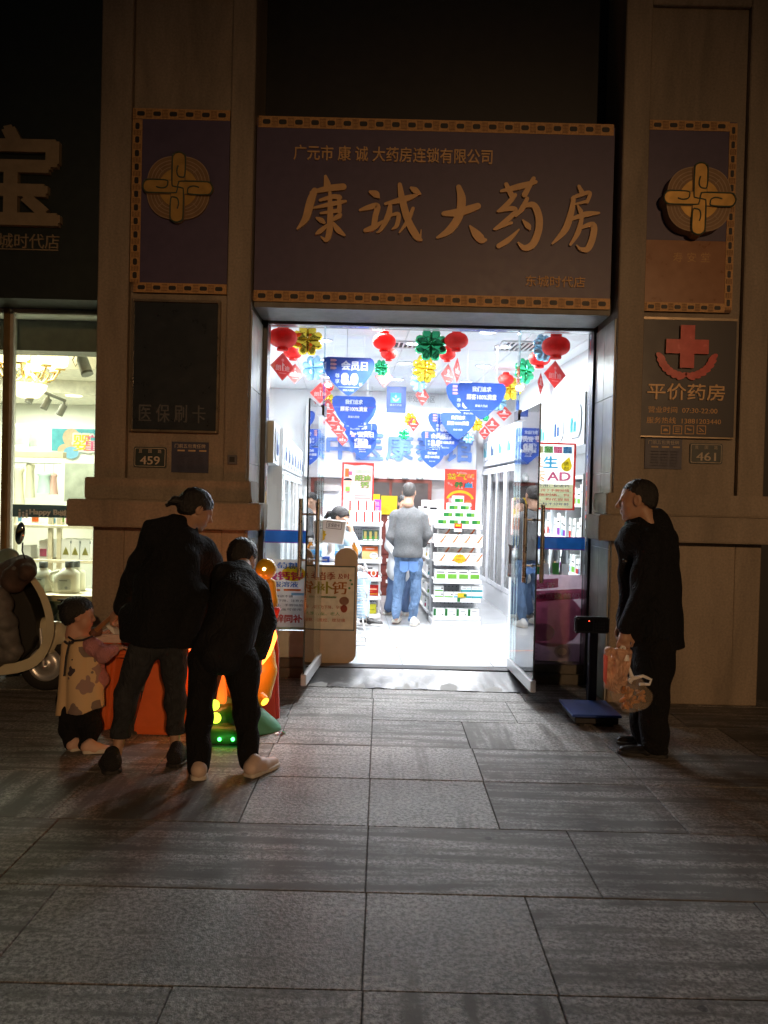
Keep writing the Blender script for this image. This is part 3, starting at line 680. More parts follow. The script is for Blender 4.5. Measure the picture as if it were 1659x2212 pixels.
    for z0, z1 in ((zt+.001, zt+.02), (zb-.012, zb-.001)): m = MB(); m.box(xa-.004, xb+.004, Yc-.046, Yc-.001, z0, z1, FRM); P('trim', m, t)
    RED = mat('red_acrylic', (.64, .115, .10), .25, coat=.4); f = Yc-.04
    m = MB(); c = pt(1482, 750, f); a, h = .165, .055
    m.slab([(-h,a),(-h,h),(-a,h),(-a,-h),(-h,-h),(-h,-a),(h,-a),(h,-h),(a,-h),(a,h),(h,h),(h,a)], c-Y_*.03, X, Z, .03, RED, GOLD2); P('red_cross', m, t)
    for sgn in (-1, 1):
        m = MB()
        for i in range(7):
            an = math.radians(270+sgn*(9+i*12)); q = c+Vector((math.cos(an)*.205, 0, math.sin(an)*.175-.055)); tw = an+math.pi/2*sgn*.55
            du = X*math.cos(tw)+Z*math.sin(tw); dw = Z*math.cos(tw)-X*math.sin(tw)
            m.slab([(p[0], p[1]) for p in arc(0,0,.045,.022,0,345,14)], q-Y_*(.018+.001*i), du, dw, .018, RED, GOLD2)
        P('wreath', m, t)
    m = MB(); m.text('平价药房', pt(1481, 847, f), X, Z, GOLD, W=.60, H=.125, bold=.02, depth=.012, off=0); P('lettering', m, t); m = MB()
    m.text('营业时间  07:30-22:00', pt(1475, 886, f), X, Z, GOLD2, W=.54, H=.05, bold=.02); P('opening_hours', m, t); m = MB(); m.text('服务热线  13881203440', pt(1477, 909, f), X, Z, GOLD2, W=.58, H=.05, bold=.02)
    P('phone_number', m, t)
    m = MB()
    for i in range(4):
        q = pt(1437.5+25.8*i, 928.5, f)
        for (r0, r1, s0, s1) in ((-.036,.036,.028,.034),(-.036,.036,-.034,-.028),(-.036,-.03,-.0275,.0275),(.03,.036,-.0275,.0275)):
            m.slab([(r0,s0),(r1,s0),(r1,s1),(r0,s1)], q-Y_*.0015, X, Z, 0, GOLD2)
        if i == 0: m.slab(arc(0,-.01,.02,.02,0,180,10), q-Y_*.002, X, Z, 0, GOLD2)
        if i == 1: [m.slab([(-.018,.014*k-.003),(.018,.014*k-.003),(.018,.014*k+.003),(-.018,.014*k+.003)], q-Y_*.002, X, Z, 0, GOLD2) for k in (-1,0,1)]
        if i == 2: m.slab([(-.02,.016),(.022,-.002),(.0,-.008),(-.02,.004)], q-Y_*.002, X, Z, 0, GOLD2)
        if i == 3:
            m.slab([(-.02,.014),(-.014,.018),(.022,-.012),(.016,-.018)], q-Y_*.002, X, Z, 0, GOLD2); m.slab([(-.022,-.014),(.0,-.014),(.0,-.008),(-.022,-.008)], q-Y_*.0023, X, Z, 0, GOLD2)
    P('service_icons', m, t)
    # house numbers and duty notices
    GRN = mat('number_plate_enamel', (.035, .05, .05), .35); BLU = mat('notice_blue', (.04, .045, .085), .45); PALE = mat('plate_pale_paint', (.50, .42, .32), .6)
    for num, q, side in (('459', (325,988), 'left of the blue duty notice'), ('461', (1524,980), 'right of the blue duty notice')):
        c = pt(q[0], q[1], Yc); t = T('house_number_plate', 'dark house number plate %s on the granite pilaster, %s' % (num, side), 'number plate', c, 'house number plates')
        m = MB(); m.slab(rrect(-.128,-.08,.128,.08,.014), c-Y_*.012, X, Z, .012, GRN); P('plate', m, t)
        m = MB(); m.text(num, c-Y_*.012-Z*.024, X, Z, PALE, H=.068, W=.155, bold=.03)
        for i in (-1,0,1): m.text('苴国路'[i+1], c-Y_*.012+Z*.048+X*i*.075, X, Z, PALE, H=.027)
        k = rrect(-.12,-.072,.12,.072,.012); k2 = rrect(-.116,-.068,.116,.068,.010); vs = [c-Y_*.0135+X*p[0]+Z*p[1] for p in k+k2]; n = len(k)
        m.add(vs, [(i,(i+1)%n,n+(i+1)%n,n+i) for i in range(n)], PALE); P('numerals', m, t)
    for q, side in (((411,988), '459'), ((1432,980), '461')):
        c = pt(q[0], q[1], Yc); t = T('duty_notice', 'square blue responsibility notice beside house number %s' % side, 'notice', c, 'duty notices')
        m = MB(); m.slab([(-.145,-.12),(.145,-.12),(.145,.12),(-.145,.12)], c-Y_*.01, X, Z, .01, BLU); P('plate', m, t)
        m = MB(); m.text('门前五包责任牌', c-Y_*.01+Z*.088, X, Z, PALE, W=.24, H=.032)
        for i in range(3): m.slab([(-.028,-.006),(.028,-.006),(.028,.006),(-.028,.006)], c-Y_*.0115+X*(-.07+.085*i)+Z*.052, X, Z, 0, mat('notice_label', (.50,.36,.20), .6))
        DP = mat('notice_fine_print', (.085,.085,.12), .6)
        for j in range(6):
            for i in range(3): m.slab([(-.03,-.003),(.03,-.003),(.03,.003),(-.03,.003)], c-Y_*.0115+X*(-.07+.075*i)+Z*(.015-.022*j), X, Z, 0, DP)
        P('print', m, t)
    c = pt(503, 993, YP); m = MB(); m.box(c.x-.035, c.x+.035, YP-.03, YP-.001, c.z-.035, c.z+.035, mat('grey_plastic', (.10,.10,.12), .5)); m.box(c.x-.022, c.x+.022, YP-.034, YP-.0301, c.z-.022, c.z+.022, BLK)
    S('wall_socket', m, 'small square dark box fixed on the left pilaster by the doorway', 'wall box', bev=.003)
pilaster_signs()
# ================================================================ SHOP GLAZING AND DOORS
GL = glass('clear_glass'); FRD = mat('dark_frame_aluminium', (.055, .06, .068), .35, metal=.6); BLUEF = mat('blue_film', (.02, .13, .45), .5); STEEL = mat('satin_steel', (.50, .49, .47), .28, metal=.95, var=.05)
HX0, HX1 = gd(689,1437,FZ).x, gd(1101,1447,FZ).x
def glazing():
    x0, x1 = pt(558,1000,6.70).x, pt(1296,1000,6.70).x; xi0, xi1 = pt(573,1000,6.70).x, pt(1274,1000,6.70).x
    t = T('shop_front_glazing', 'clear glass shop front in dark metal frame with blue safety bands', 'shop window', (.35, YG, 0))
    zt = 3.045; m = MB()
    m.box(x0, xi0, 6.68, 6.86, .0, 3.118, FRD); m.box(xi1, x1, 6.68, 6.86, .0, 3.118, FRD); m.box(xi0+.001, xi1-.001, 6.69, 6.86, zt, 3.118, FRD)
    m.box(xi0+.001, xi1-.001, 6.70, 6.84, zt-.022, zt-.001, mat('mid_frame_aluminium', (.30,.31,.33), .35, metal=.6))
    P('frame', m, t, .004)
    BASE = mat('dark_base_stone', (.07, .065, .055), .4)
    for a, b, nm in ((xi0, HX0, 'left'), (HX1, xi1, 'right')):
        m = MB(); m.box(a+.002, b-.002, 6.70, 6.86, 0, .165, BASE); m.box(a+.002, b-.002, 6.66, 6.699, 0, .09, BASE); P('base', m, t, .006)
        m = MB(); m.box(a+.001, b-.004, YG-.006, YG+.006, .166, zt-.023, GL); p = P('side_pane', m, t)
        m = MB(); zc = 1.205; m.quad((a+.002,YG-.008,zc-.048),(b-.005,YG-.008,zc-.048),(b-.005,YG-.008,zc+.048),(a+.002,YG-.008,zc+.048), BLUEF)
        ED = mat('film_edge_violet', (.16,.05,.30), .5); [m.quad((a+.002,YG-.008,q),(b-.005,YG-.008,q),(b-.005,YG-.008,q+.008),(a+.002,YG-.008,q+.008), ED) for q in (zc+.048, zc-.056)]; P('blue_band', m, p)
    for a, b in ((HX0, HX1),):
        m = MB(); m.box(a, b, YG-.006, YG+.006, 2.335, zt-.023, GL); P('transom_pane', m, t)
    m = MB(); m.box(HX0-.004, HX1+.004, 6.70, 6.84, FZ-.095, FZ+.0015, mat('threshold_black', (.02,.02,.022), .4)); P('threshold', m, t, .003)
    for x in (HX0-.012, HX1+.012):
        m = MB(); m.box(x-.006, x+.006, YG-.05, YG+.05, 2.34, zt-.03, glass('fin_glass', (.75,.85,.86))); P('glass_fin', m, t)
glazing()
def door(hx, free_px, nm, side):
    fr = gd(free_px[0], free_px[1], FZ+.012); h = Vector((hx, YG, FZ)); d = Vector((fr.x-hx, fr.y-YG, 0)); L = d.length; d.normalize(); nn = Vector((-d.y, d.x, 0))
    t = T('glass_door', 'open glass door leaf with steel bar handles %s' % nm, 'door', h, 'open glass doors')
    M = Matrix.Translation(h) @ Matrix(((d.x, nn.x, 0, 0), (d.y, nn.y, 0, 0), (0, 0, 1, 0), (0, 0, 0, 1)))
    zt = 2.30-FZ
    m = MB(M); m.box(.004, L, -.006, .006, .105, zt, glass('door_glass', (.72,.82,.82), 1.15)); m.box(L-.0005, L+.0015, -.0062, .0062, .105, zt, mat('glass_edge_dark', (.03,.05,.06), .2)); P('pane', m, t)
    m = MB(M); m.box(.0, L+.002, -.022, .022, .012, .10, ALU); p = P('bottom_rail', m, t, .004)
    m = MB(M); m.box(.0, .16, -.016, .016, zt-.055, zt+.03, FRD); P('patch_fitting', m, t, .003)
    hb = 1.435-FZ; ht = 0.80
    z0, z1 = pt(650,1244,6.1).z-FZ, pt(650,1077,6.1).z-FZ
    for s in (-1, 1):
        m = MB(M); y = s*.068; xh = L-.11
        m.ring([(xh,y,z0),(xh,y,z1)], .0165, STEEL, 16)
        for zz in (z0+.13, z1-.12): m.ring([(xh,s*.007,zz),(xh,y,zz)], .009, STEEL, 10); m.ring([(xh,s*.0065,zz),(xh,s*.012,zz)], .016, STEEL, 12)
        P('bar_handle', m, t)
    return t
door(HX0, (655,1482), 'hinged beside the beige counter', 0)
door(HX1, (1151,1496), 'hinged beside the pink rabbit poster', 1)
def mat_ramp():
    RB = bpy.data.materials.new('worn_glint_rubber'); RB.use_nodes = True; n = RB.node_tree; b = n.nodes['Principled BSDF']; L = n.links.new
    tc = n.nodes.new('ShaderNodeTexCoord'); a = n.nodes.new('ShaderNodeTexNoise'); a.inputs['Scale'].default_value = 7; a.inputs['Detail'].default_value = 8; a.inputs['Roughness'].default_value = .65; a.inputs['Distortion'].default_value = .6
    L(tc.outputs['Object'], a.inputs[0]); gr = n.nodes.new('ShaderNodeSeparateXYZ'); L(tc.outputs['Object'], gr.inputs[0])
    ab = n.nodes.new('ShaderNodeMath'); ab.operation = 'ABSOLUTE'; L(gr.outputs[0], ab.inputs[0])
    ma = n.nodes.new('ShaderNodeMath'); ma.operation = 'MULTIPLY_ADD'; L(ab.outputs[0], ma.inputs[0]); ma.inputs[1].default_value = -.16; L(a.outputs[0], ma.inputs[2])
    r = n.nodes.new('ShaderNodeValToRGB'); r.color_ramp.elements[0].position = .44; r.color_ramp.elements[0].color = (.05,.053,.055,1); r.color_ramp.elements[1].position = .60; r.color_ramp.elements[1].color = (.16,.165,.17,1)  # paler middle: worn patches plus whitish glints put into the colour
    L(ma.outputs[0], r.inputs[0]); L(r.outputs[0], b.inputs['Base Color']); b.inputs['Roughness'].default_value = .32
    bp = n.nodes.new('ShaderNodeBump'); bp.inputs['Strength'].default_value = .25; bp.inputs['Distance'].default_value = .01; L(a.outputs[0], bp.inputs['Height']); L(bp.outputs[0], b.inputs['Normal'])
    p = [gd(688,1442,FZ-.006), gd(1101,1450,FZ-.006)]; q = [gd(664,1482,.006), gd(1142,1497,.006)]
    N_ = 60; R_ = 12; top = []; rnd = random.Random(5)
    wav = [rnd.uniform(-.012, .012) for _ in range(N_+1)]
    for j in range(R_+1):
        s = j/R_
        for i in range(N_+1):
            u = i/N_; a_ = p[0].lerp(p[1], u); b_ = q[0].lerp(q[1], u); c = a_.lerp(b_, s)
            c.z = a_.z+(b_.z-a_.z)*(s**.9)+ (.004*math.sin(u*31+s*4)*s*(1 if s < .95 else 1.2)); c.y += wav[i]*s; c.z = max(c.z, .005)
            top.append(c)
    vs = top+[Vector((c.x, c.y, max(c.z-.012, .0025))) for c in top]; K = len(top); W_ = N_+1; fs = []
    for j in range(R_):
        for i in range(N_): a_ = j*W_+i; fs.append((a_, a_+W_, a_+W_+1, a_+1))
    m = MB(); m.add(vs, fs, RB, True)
    rim = [i for i in range(W_)]+[j*W_+N_ for j in range(1, R_+1)]+[R_*W_+i for i in range(N_-1, -1, -1)]+[j*W_ for j in range(R_-1, 0, -1)]
    m.add(vs, [(rim[i], rim[(i+1) % len(rim)], K+rim[(i+1) % len(rim)], K+rim[i]) for i in range(len(rim))], RB)
    S('ramp_mat', m, 'worn black rubber mat on the ramp at the shop doorstep', 'door mat')
    m = MB(); RC = mat('ramp_concrete', (.20,.20,.19), .8)
    m.add([Vector((p[0].x,p[0].y,.001)),Vector((p[1].x,p[1].y,.001)),q[1]*1, q[0]*1]+[p[0]-Z*.025, p[1]-Z*.025], [(0,1,5,4),(0,4,3),(1,2,5),(4,5,2,3)], RC)
    for k in range(2,4): pass
    S('ramp', m, kind='structure')
mat_ramp()
# ================================================================ INSIDE THE PHARMACY
LAC = mat('white_lacquer', (.74, .76, .80), .35, var=.02); GREY = mat('grey_perforated_steel', (.36, .37, .39), .5, metal=.3); SHW = mat('shelf_white_steel', (.76, .77, .78), .35, var=.02)
DKB = mat('dark_blue_print', (.02, .05, .22), .5); GRNP = mat('green_print', (.035, .25, .06), .45); LIME = mat('lime_print', (.22, .50, .07), .45); ORG = mat('orange_print', (.75, .20, .05), .45)
REDP = mat('red_print', (.62, .03, .025), .45); YEL = mat('yellow_print', (.80, .60, .03), .45); TEAL = mat('teal_print', (.06, .42, .48), .45); PURP = mat('purple_print', (.28, .05, .38), .45)
PINK = mat('pink_print', (.70, .16, .30), .5); INK = mat('dark_ink', (.03, .03, .035), .6); CARD = mat('white_carton', (.80, .81, .80), .45, var=.02); BEIGE = mat('beige_laminate', (.46, .36, .26), .45, var=.05)
MAROON = mat('maroon_wood', (.13, .028, .022), .35, var=.2); SILV = mat('silver_pouch', (.55, .57, .58), .25, metal=.7)
BLU2 = mat('royal_blue_print', (.06, .17, .56), .45); SKY = mat('light_blue_print', (.25, .55, .80), .5); LETB = mat('blue_acrylic_letter', (.13, .25, .62), .35)
IU, IVV = IR, ID       # world directions of the shop's own axes
def im(u, v, z): return IM @ Vector((u, v, z))
def cabinets():
    # ---- right wall: open shelving in front, glazed cabinets behind
    def bay_unit(name, label, side, v0, v1, levels, ndiv, depth=.36, face=None):
        s = 1 if side == 'r' else -1; face = face or (1.42 if s > 0 else 1.32)
        t = T(name, label, 'shelving unit', im(s*face, (v0+v1)/2, FZ)); a, b = sorted((s*face, s*(face+depth)))
        m = MB(IM); m.box(a if s > 0 else a, b, v0, v0+.02, FZ, 1.82, LAC); m.box(a, b, v1-.02, v1, FZ, 1.82, LAC)
        bk = (b-.012, b) if s > 0 else (a, a+.012)
        m.box(bk[0], bk[1], v0+.021, v1-.021, FZ, 1.82, LAC); P('carcass', m, t)
        for z in levels:
            m = MB(IM); m.box(a+(.0 if s > 0 else .013), b-(.013 if s > 0 else 0), v0+.021, v1-.021, z-.022, z, SHW); P('shelf', m, t, .002)
        for i in range(1, ndiv):
            m = MB(IM); vv = v0+(v1-v0)*i/ndiv
            for z0, z1 in zip(levels[:-1], levels[1:]): m.box(a+.012, b-.02, vv-.008, vv+.008, z0+.001, z1-.023, LAC)
            P('divider', m, t)
        return t
    lv = [FZ+.08, .52, .90, 1.22, 1.54, 1.80]
    bay_unit('wall_shelf', 'white open wall shelf full of boxes behind the yellow vitamin poster', 'r', .12, 2.3, lv, 4)
    bay_unit('wall_shelf', 'white open wall shelf beside the tall white panel on the left', 'l', .75, 1.45, lv, 1)
    bay_unit('wall_shelf', 'narrow white shelf just inside the left window edge', 'l', .10, .72, lv, 1, depth=.25, face=1.46)
    # tall white end panel on the left
    m = MB(IM); m.box(-1.72, -1.285, .725, .748, FZ, 2.20, LAC); S('end_panel', m, 'tall plain white end panel of the left wall cabinets', 'panel', bev=.002)
    def glazed(label, side, v0, v1, n):
        s = 1 if side == 'r' else -1; face = 1.42 if s > 0 else 1.32; HT = 2.02 if s > 0 else 1.80
        t = T('glazed_cabinet', label, 'cabinet', im(s*face, (v0+v1)/2, FZ), None); a, b = sorted((s*face, s*(face+.38)))
        m = MB(IM); m.box(a, b, v0, v1, FZ, .36, LAC)
        bk = (b-.012, b) if s > 0 else (a, a+.012)
        m.box(bk[0], bk[1], v0, v1, .361, HT, LAC); m.box(a, b, v0, v0+.02, .361, HT, LAC); m.box(a, b, v1-.02, v1, .361, HT, LAC); m.box(a, b, v0, v1, HT+.001, HT+.015, LAC)
        P('carcass', m, t)
        for z in (.80, 1.2, 1.6):
            m = MB(IM); m.box(a+.05, b-.013, v0+.021, v1-.021, z-.02, z, SHW); P('shelf', m, t)
        w_ = (v1-v0)/n; FRA = mat('white_door_frame', (.70, .72, .76), .35, metal=.2)
        for i in range(n):
            q0, q1 = v0+w_*i+.004, v0+w_*(i+1)-.004; o = (s*(face-.012*(i % 2))); x0, x1 = sorted((o, o+s*.03))
            m = MB(IM); m.box(x0, x1, q0, q0+.045, .37, HT-.01, FRA); m.box(x0, x1, q1-.045, q1, .37, HT-.01, FRA); m.box(x0, x1, q0+.0455, q1-.0455, .37, .43, FRA); m.box(x0, x1, q0+.0455, q1-.0455, HT-.07, HT-.01, FRA)
            d = P('sliding_door', m, t)
            m = MB(IM); xm = (x0+x1)/2; m.box(xm-.003, xm+.003, q0+.046, q1-.046, .431, HT-.071, GL); P('pane', m, d)
        return t
    glazed('white sliding glass cabinet along the right wall behind the red poster', 'r', 2.9, 5.2, 4)
    glazed('white sliding glass cabinet along the left wall behind the door handle', 'l', 1.47, 4.9, 5)
    # ---- upper cupboards with rounded windows on both walls
    for side, v0, v1, n, lab in (('r', .12, 5.2, 9, 'right'), ('l', .12, 4.9, 9, 'left')):
        s = 1 if side == 'r' else -1; face = 1.42 if s > 0 else 1.32
        t = T('wall_cupboard', 'row of white wall cupboards with rounded windows high on the %s wall' % lab, 'cupboard', im(s*face, (v0+v1)/2, 2.08))
        a, b = sorted((s*face, s*(face+.38))); zb_, zt_ = (2.08, 2.55) if s > 0 else (1.84, 2.21); m = MB(IM); m.box(a, b, v0, v1, zb_, zt_, LAC); P('carcass', m, t, .003)
        w_ = (v1-v0)/n
        for i in range(n):
            q = v0+w_*(i+.5); m = MB(IM); mm = DKB if (i % 3 == 1 or side == 'l') else TEAL
            o = Vector((s*(face-.012), q, (zb_+zt_)/2)); fr = rrect(-w_*.36, -.155, w_*.36, .155, .11, 6); wi = rrect(-w_*.29, -.11, w_*.29, .11, .08, 6)
            uu = Vector((0, -1, 0)) if s > 0 else Vector((0, 1, 0)); 
            m.slab(fr, o, uu, Z, .0115, mat('cupboard_trim', (.58,.60,.64), .4)); m.slab(wi, o+Vector((-s*.002,0,0)), uu, Z, .001, mat('cupboard_window', (.42,.50,.60), .15) if side == 'l' else mat('cupboard_window_goods', (.45,.62,.66), .2))
            for k in range(2): m.slab([(-.10+.1*k,-.10),(-.03+.1*k,-.10),(-.03+.1*k,.03-.04*k),(-.10+.1*k,.03-.04*k)], o+Vector((-s*.0035,0,0)), uu, Z, .001, mm)
            P('rounded_window', m, t)
cabinets()
# ---------------------------------------------------------------- cartons
RN = random.Random(11)
def carton_mesh(kind, w, h, d):
    """a carton in its own axes: width along the shop's u, front towards the door; base centre at the origin"""
    m = MB(Matrix.Rotation(IA, 4, 'Z')); m.box(-w/2, w/2, 0, d, 0, h, CARD); o = Vector((-w/2, -.0012, 0)); u, wv = X, Z
    def r(x0, y0, x1, y1, mm, k=0): m.slab([(x0*w,y0*h),(x1*w,y0*h),(x1*w,y1*h),(x0*w,y1*h)], o-Vector((0,.0006*k,0)), u, wv, 0, mm)
    if kind == 'greenband': r(.16,.08,.94,.62,GRNP); r(.62,.12,.9,.56,LIME,1); r(.2,.74,.88,.80,INK)
    elif kind == 'orange':
        m.slab([(.42*w,.02*h),(.66*w,.02*h),(.98*w,.72*h),(.98*w,.98*h)], o, u, wv, 0, ORG); m.slab([(.5*w,.06*h),(.56*w,.06*h),(.9*w,.82*h),(.86*w,.82*h)], o-Vector((0,.001,0)), u, wv, 0, mat('pale_orange',(.75,.40,.25),.5))
        r(.06,.74,.52,.84,mat('grey_print',(.28,.28,.30),.6)); r(.06,.52,.34,.56,mat('grey_print',(.28,.28,.30),.6)); r(.06,.40,.30,.43,mat('grey_print',(.28,.28,.30),.6))
    elif kind == 'lime': r(.14,.08,.96,.55,LIME); r(.13,.07,.97,.08,GRNP); r(.14,.68,.88,.78,INK)
    elif kind == 'whitegreen': r(.0,.0,.22,.95,GRNP); r(.34,.6,.8,.7,mat('grey_print',(.28,.28,.30),.6)); r(.34,.45,.7,.5,mat('grey_print',(.28,.28,.30),.6)); r(.76,.1,.88,.25,INK)
    elif kind == 'teal': r(0,0,1,.34,TEAL); r(.1,.5,.5,.58,mat('grey_print',(.28,.28,.30),.6)); r(.56,.5,.94,.58,TEAL)
    elif kind == 'mint': r(.05,.1,.95,.3,LIME); r(.05,.34,.8,.40,SKY); r(.08,.6,.7,.68,mat('grey_print',(.28,.28,.30),.6)); r(.75,.5,.92,.75,INK)
    elif kind == 'redstripe': r(.78,.0,.98,.98,REDP); r(.06,.55,.6,.62,mat('grey_print',(.28,.28,.30),.6)); r(.06,.38,.7,.41,mat('grey_print',(.28,.28,.30),.6))
    elif kind == 'can': r(0,0,1,.42,GRNP); r(0,.42,1,1,mat('dark_green_tin',(.02,.06,.045),.35)); r(.25,.2,.75,.85,mat('olive_gold',(.30,.24,.07),.4),1); r(.1,.05,.9,.13,CARD,1)
    elif kind == 'family': r(0,.62,1,1,ORG); r(0,0,1,.62,mat('pale_orange2',(.80,.45,.18),.5)); m.slab([(x*w,y*h) for x,y in arc(.75,.28,.27,.24,0,345,16)], o-Vector((0,.001,0)), u, wv, 0, CARD); r(.62,.33,.93,.37,INK,3); r(.62,.22,.85,.25,INK,3); r(.22,.78,.78,.82,CARD,2)
    elif kind == 'lung': r(0,.0,1,.5,REDP); m.slab([(x*w,y*h) for x,y in arc(.68,.34,.2,.30,0,345,16)], o-Vector((0,.001,0)), u, wv, 0, CARD); m.slab([(x*w,y*h) for x,y in arc(.68,.34,.12,.2,0,345,16)], o-Vector((0,.002,0)), u, wv, 0, ORG); r(.1,.72,.6,.84,INK,1)
    elif kind == 'red': r(0,0,1,1,REDP); r(.08,.55,.9,.66,mat('pale_orange',(.75,.40,.25),.5),1); r(.4,.12,.95,.2,YEL,1); r(.05,.35,.6,.42,ORG,1)
    elif kind == 'yellow': r(0,0,1,1,mat('lemon_print',(.72,.70,.06),.45)); r(.05,.66,.5,.88,REDP,1); r(.05,.4,.9,.43,INK,1); r(.25,.1,.55,.2,INK,1)
    else:
        a, b = kind; r(.05,.06,.95,.4,a); r(.1,.6,.8,.7,b)
    return m
def proto(name, m, label, cat, pos, group):
    me = mesh_from(name, m, (0,0,0)); o = bpy.data.objects.new(name, me); COL.objects.link(o); o.location = pos
    return tag(o, label, cat, group)
def row(kind, label, group, poss, w, h, d):
    p = proto('medicine_box', carton_mesh(kind, w, h, d), label, 'medicine box', poss[0], group)
    for q in poss[1:]: dup(p, q-poss[0])
    return p
# ---------------------------------------------------------------- island shelves (gondolas)
def gondola(label, px0, px1, base_y, lips, depth, side):
    v0 = (IMI @ gd((px0+px1)/2, base_y, FZ)).y
    u0, u1 = iv(px0, base_y, v0).x, iv(px1, base_y, v0).x; cx = (px0+px1)/2
    zs = [iv(cx, y, v0).z for y in lips]
    t = T('island_shelf', label, 'shelving unit', im((u0+u1)/2, v0+.2, FZ))
    top = zs[0]; m = MB(IM)
    for u in (u0, u1-.025):
        for v in (v0+.36, v0+depth-.03): m = MB(IM); m.box(u, u+.025, v, v+.03, FZ, top-.05, SHW); P('post', m, t)
    m = MB(IM)
    m.box(u0+.026, u1-.026, v0+.37, v0+.38, FZ+.1, top-.05, GREY)
    for z in np.arange(FZ+.16, top-.06, .05):
        for i in range(11): m.box(u0+.05+i*(u1-u0-.1)/10-.004, u0+.05+i*(u1-u0-.1)/10+.004, v0+.3685, v0+.3695, z, z+.012, INK)
    P('back_panel', m, t)
    for i, z in enumerate(zs):
        m = MB(IM); m.box(u0+.012, u1-.012, v0+.01, v0+.368, z-.02, z-.004, SHW); m.box(u0+.005, u1-.005, v0-.006, v0+.009, z-.048, z-.002, SHW); P('shelf', m, t, .003)
        # shelves of the long sides
        for s, (a, b) in ((0, (u0-.02, u0+.27)), (1, (u1-.27, u1+.02))):
            pass
    m = MB(IM); m.box(u0, u1, v0, v0+.368, FZ, zs[-1]-.05, SHW); P('plinth', m, t, .004)
    for i, z in enumerate(zs):
        m = MB(IM); m.box(u0-.02, u1+.02, v0+.40, v0+depth, z-.03, z-.004, SHW); P('side_shelf', m, t, .003)
    return t, v0, u0, u1, zs
TR, V0R, U0R, U1R, ZR = gondola('white island shelf of medicine boxes on the right of the aisle', 933, 1038, 1352, (1133, 1173, 1213, 1252, 1292, 1331), 2.2, 'r')
def fill_right():
    w4 = (U1R-U0R)/4
    at = lambda i, n, z, dv=.02, w=None: im(U0R+.02+((U1R-U0R-.04)-(w*n))*.5+w*(i+.5), V0R+dv, z)
    for k, n in enumerate((4, 3, 2, 1)):
        row('greenband', 'white box with green picture in the pointed stack, %s' % ('lowest tier', 'second tier', 'third tier', 'single top box')[k], 'green picture boxes', [at(i, n, ZR[0]+.084*k, .02+.02*k, .132) for i in range(n)], .126, .080, .10)
    for s, nm in ((1, 'upper'), (2, 'lower')):
        row('orange', 'orange striped box in the front line, %s orange shelf' % nm, 'orange striped boxes', [at(i, 4, ZR[s]+.0, .004, .143) for i in range(4)], .139, .098, .10)
        row('orange', 'orange striped box, raised back line, %s orange shelf' % nm, 'orange striped boxes', [at(i, 3, ZR[s]+.075, .16, .147) for i in range(3)], .140, .094, .10)
        m = MB(IM); m.box(U0R+.03, U1R-.03, V0R+.155, V0R+.30, ZR[s]-.003, ZR[s]+.0735, CARD); S('display_riser', m, 'white riser under the back line of the %s orange striped boxes' % nm, 'riser')
    row('lime', 'white box with lime green panel on the middle right shelf', 'lime panel boxes', [at(i, 4, ZR[3], .02, .132) for i in range(4)], .127, .112, .12)
    row('mint', 'white and mint box on the left end of the fifth right shelf', 'mint boxes', [im(U0R+.075, V0R+.02, ZR[4]), im(U0R+.075, V0R+.022, ZR[4]+.068), im(U0R+.19, V0R+.02, ZR[4])], .105, .066, .1)
    row((SKY, INK), 'white and pale blue box in the middle of the fifth right shelf', 'pale blue boxes', [im(U0R+.30, V0R+.02, ZR[4])], .105, .066, .1)
    row('teal', 'white and teal box on the right end of the fifth right shelf', 'teal boxes', [im(U0R+.39+.13*(i % 2), V0R+.02, ZR[4]+.072*(i//2)) for i in range(4)], .124, .070, .1)
    row('whitegreen', 'white box with green edge on the lowest right shelf', 'green edged boxes', [at(i, 4, ZR[5], .02, .134) for i in range(4)], .128, .085, .1)
    # price flags
    m = MB(IM); m.slab([(x*(1+.09*(-1)**i), y*(1+.09*(-1)**i)) for i, (x, y) in enumerate(arc(0,0,.068,.052,0,348,24))], iv(993, 1207, V0R-.012), X, Z, .003, YEL)
    m.text('冲感颗粒', iv(993, 1202, V0R-.012), X, Z, ORG, W=.09, H=.022, off=.001); m.text('健脾祛湿', iv(993, 1209, V0R-.012), X, Z, ORG, W=.09, H=.022, off=.001)
    S('price_flag', m, 'yellow cloud shaped price flag on the orange box shelf', 'price flag')
    q = iv(989.5, 1141, V0R-.010); m = MB(IM); m.box(q.x-.045, q.x+.045, V0R-.012, V0R-.008, q.z-.01, q.z+.055, REDP); m.box(q.x-.03, q.x+.03, V0R-.0135, V0R-.0121, q.z+.02, q.z+.045, YEL); m.box(q.x-.045, q.x+.045, V0R-.0145, V0R-.0121, q.z-.04, q.z-.005, CARD); S('price_flag', m, 'small red price flag on the top lip of the right island shelf', 'price flag')
    q = iv(998, 1287, V0R-.010); m = MB(IM); m.box(q.x-.05, q.x+.045, V0R-.012, V0R-.008, q.z-.02, q.z+.03, YEL); m.box(q.x-.055, q.x-.02, V0R-.0125, V0R-.0085, q.z-.07, q.z-.021, GRNP); m.box(q.x+.02, q.x+.055, V0R-.0128, V0R-.0121, q.z-.01, q.z+.02, GRNP); S('price_flag', m, 'yellow and green price flag on the fifth right shelf lip', 'price flag')
    # goods along its aisle side
    names = ((YEL, ORG), (LIME, INK), (REDP, INK), (CARD, INK), (TEAL, INK), (PINK, INK))
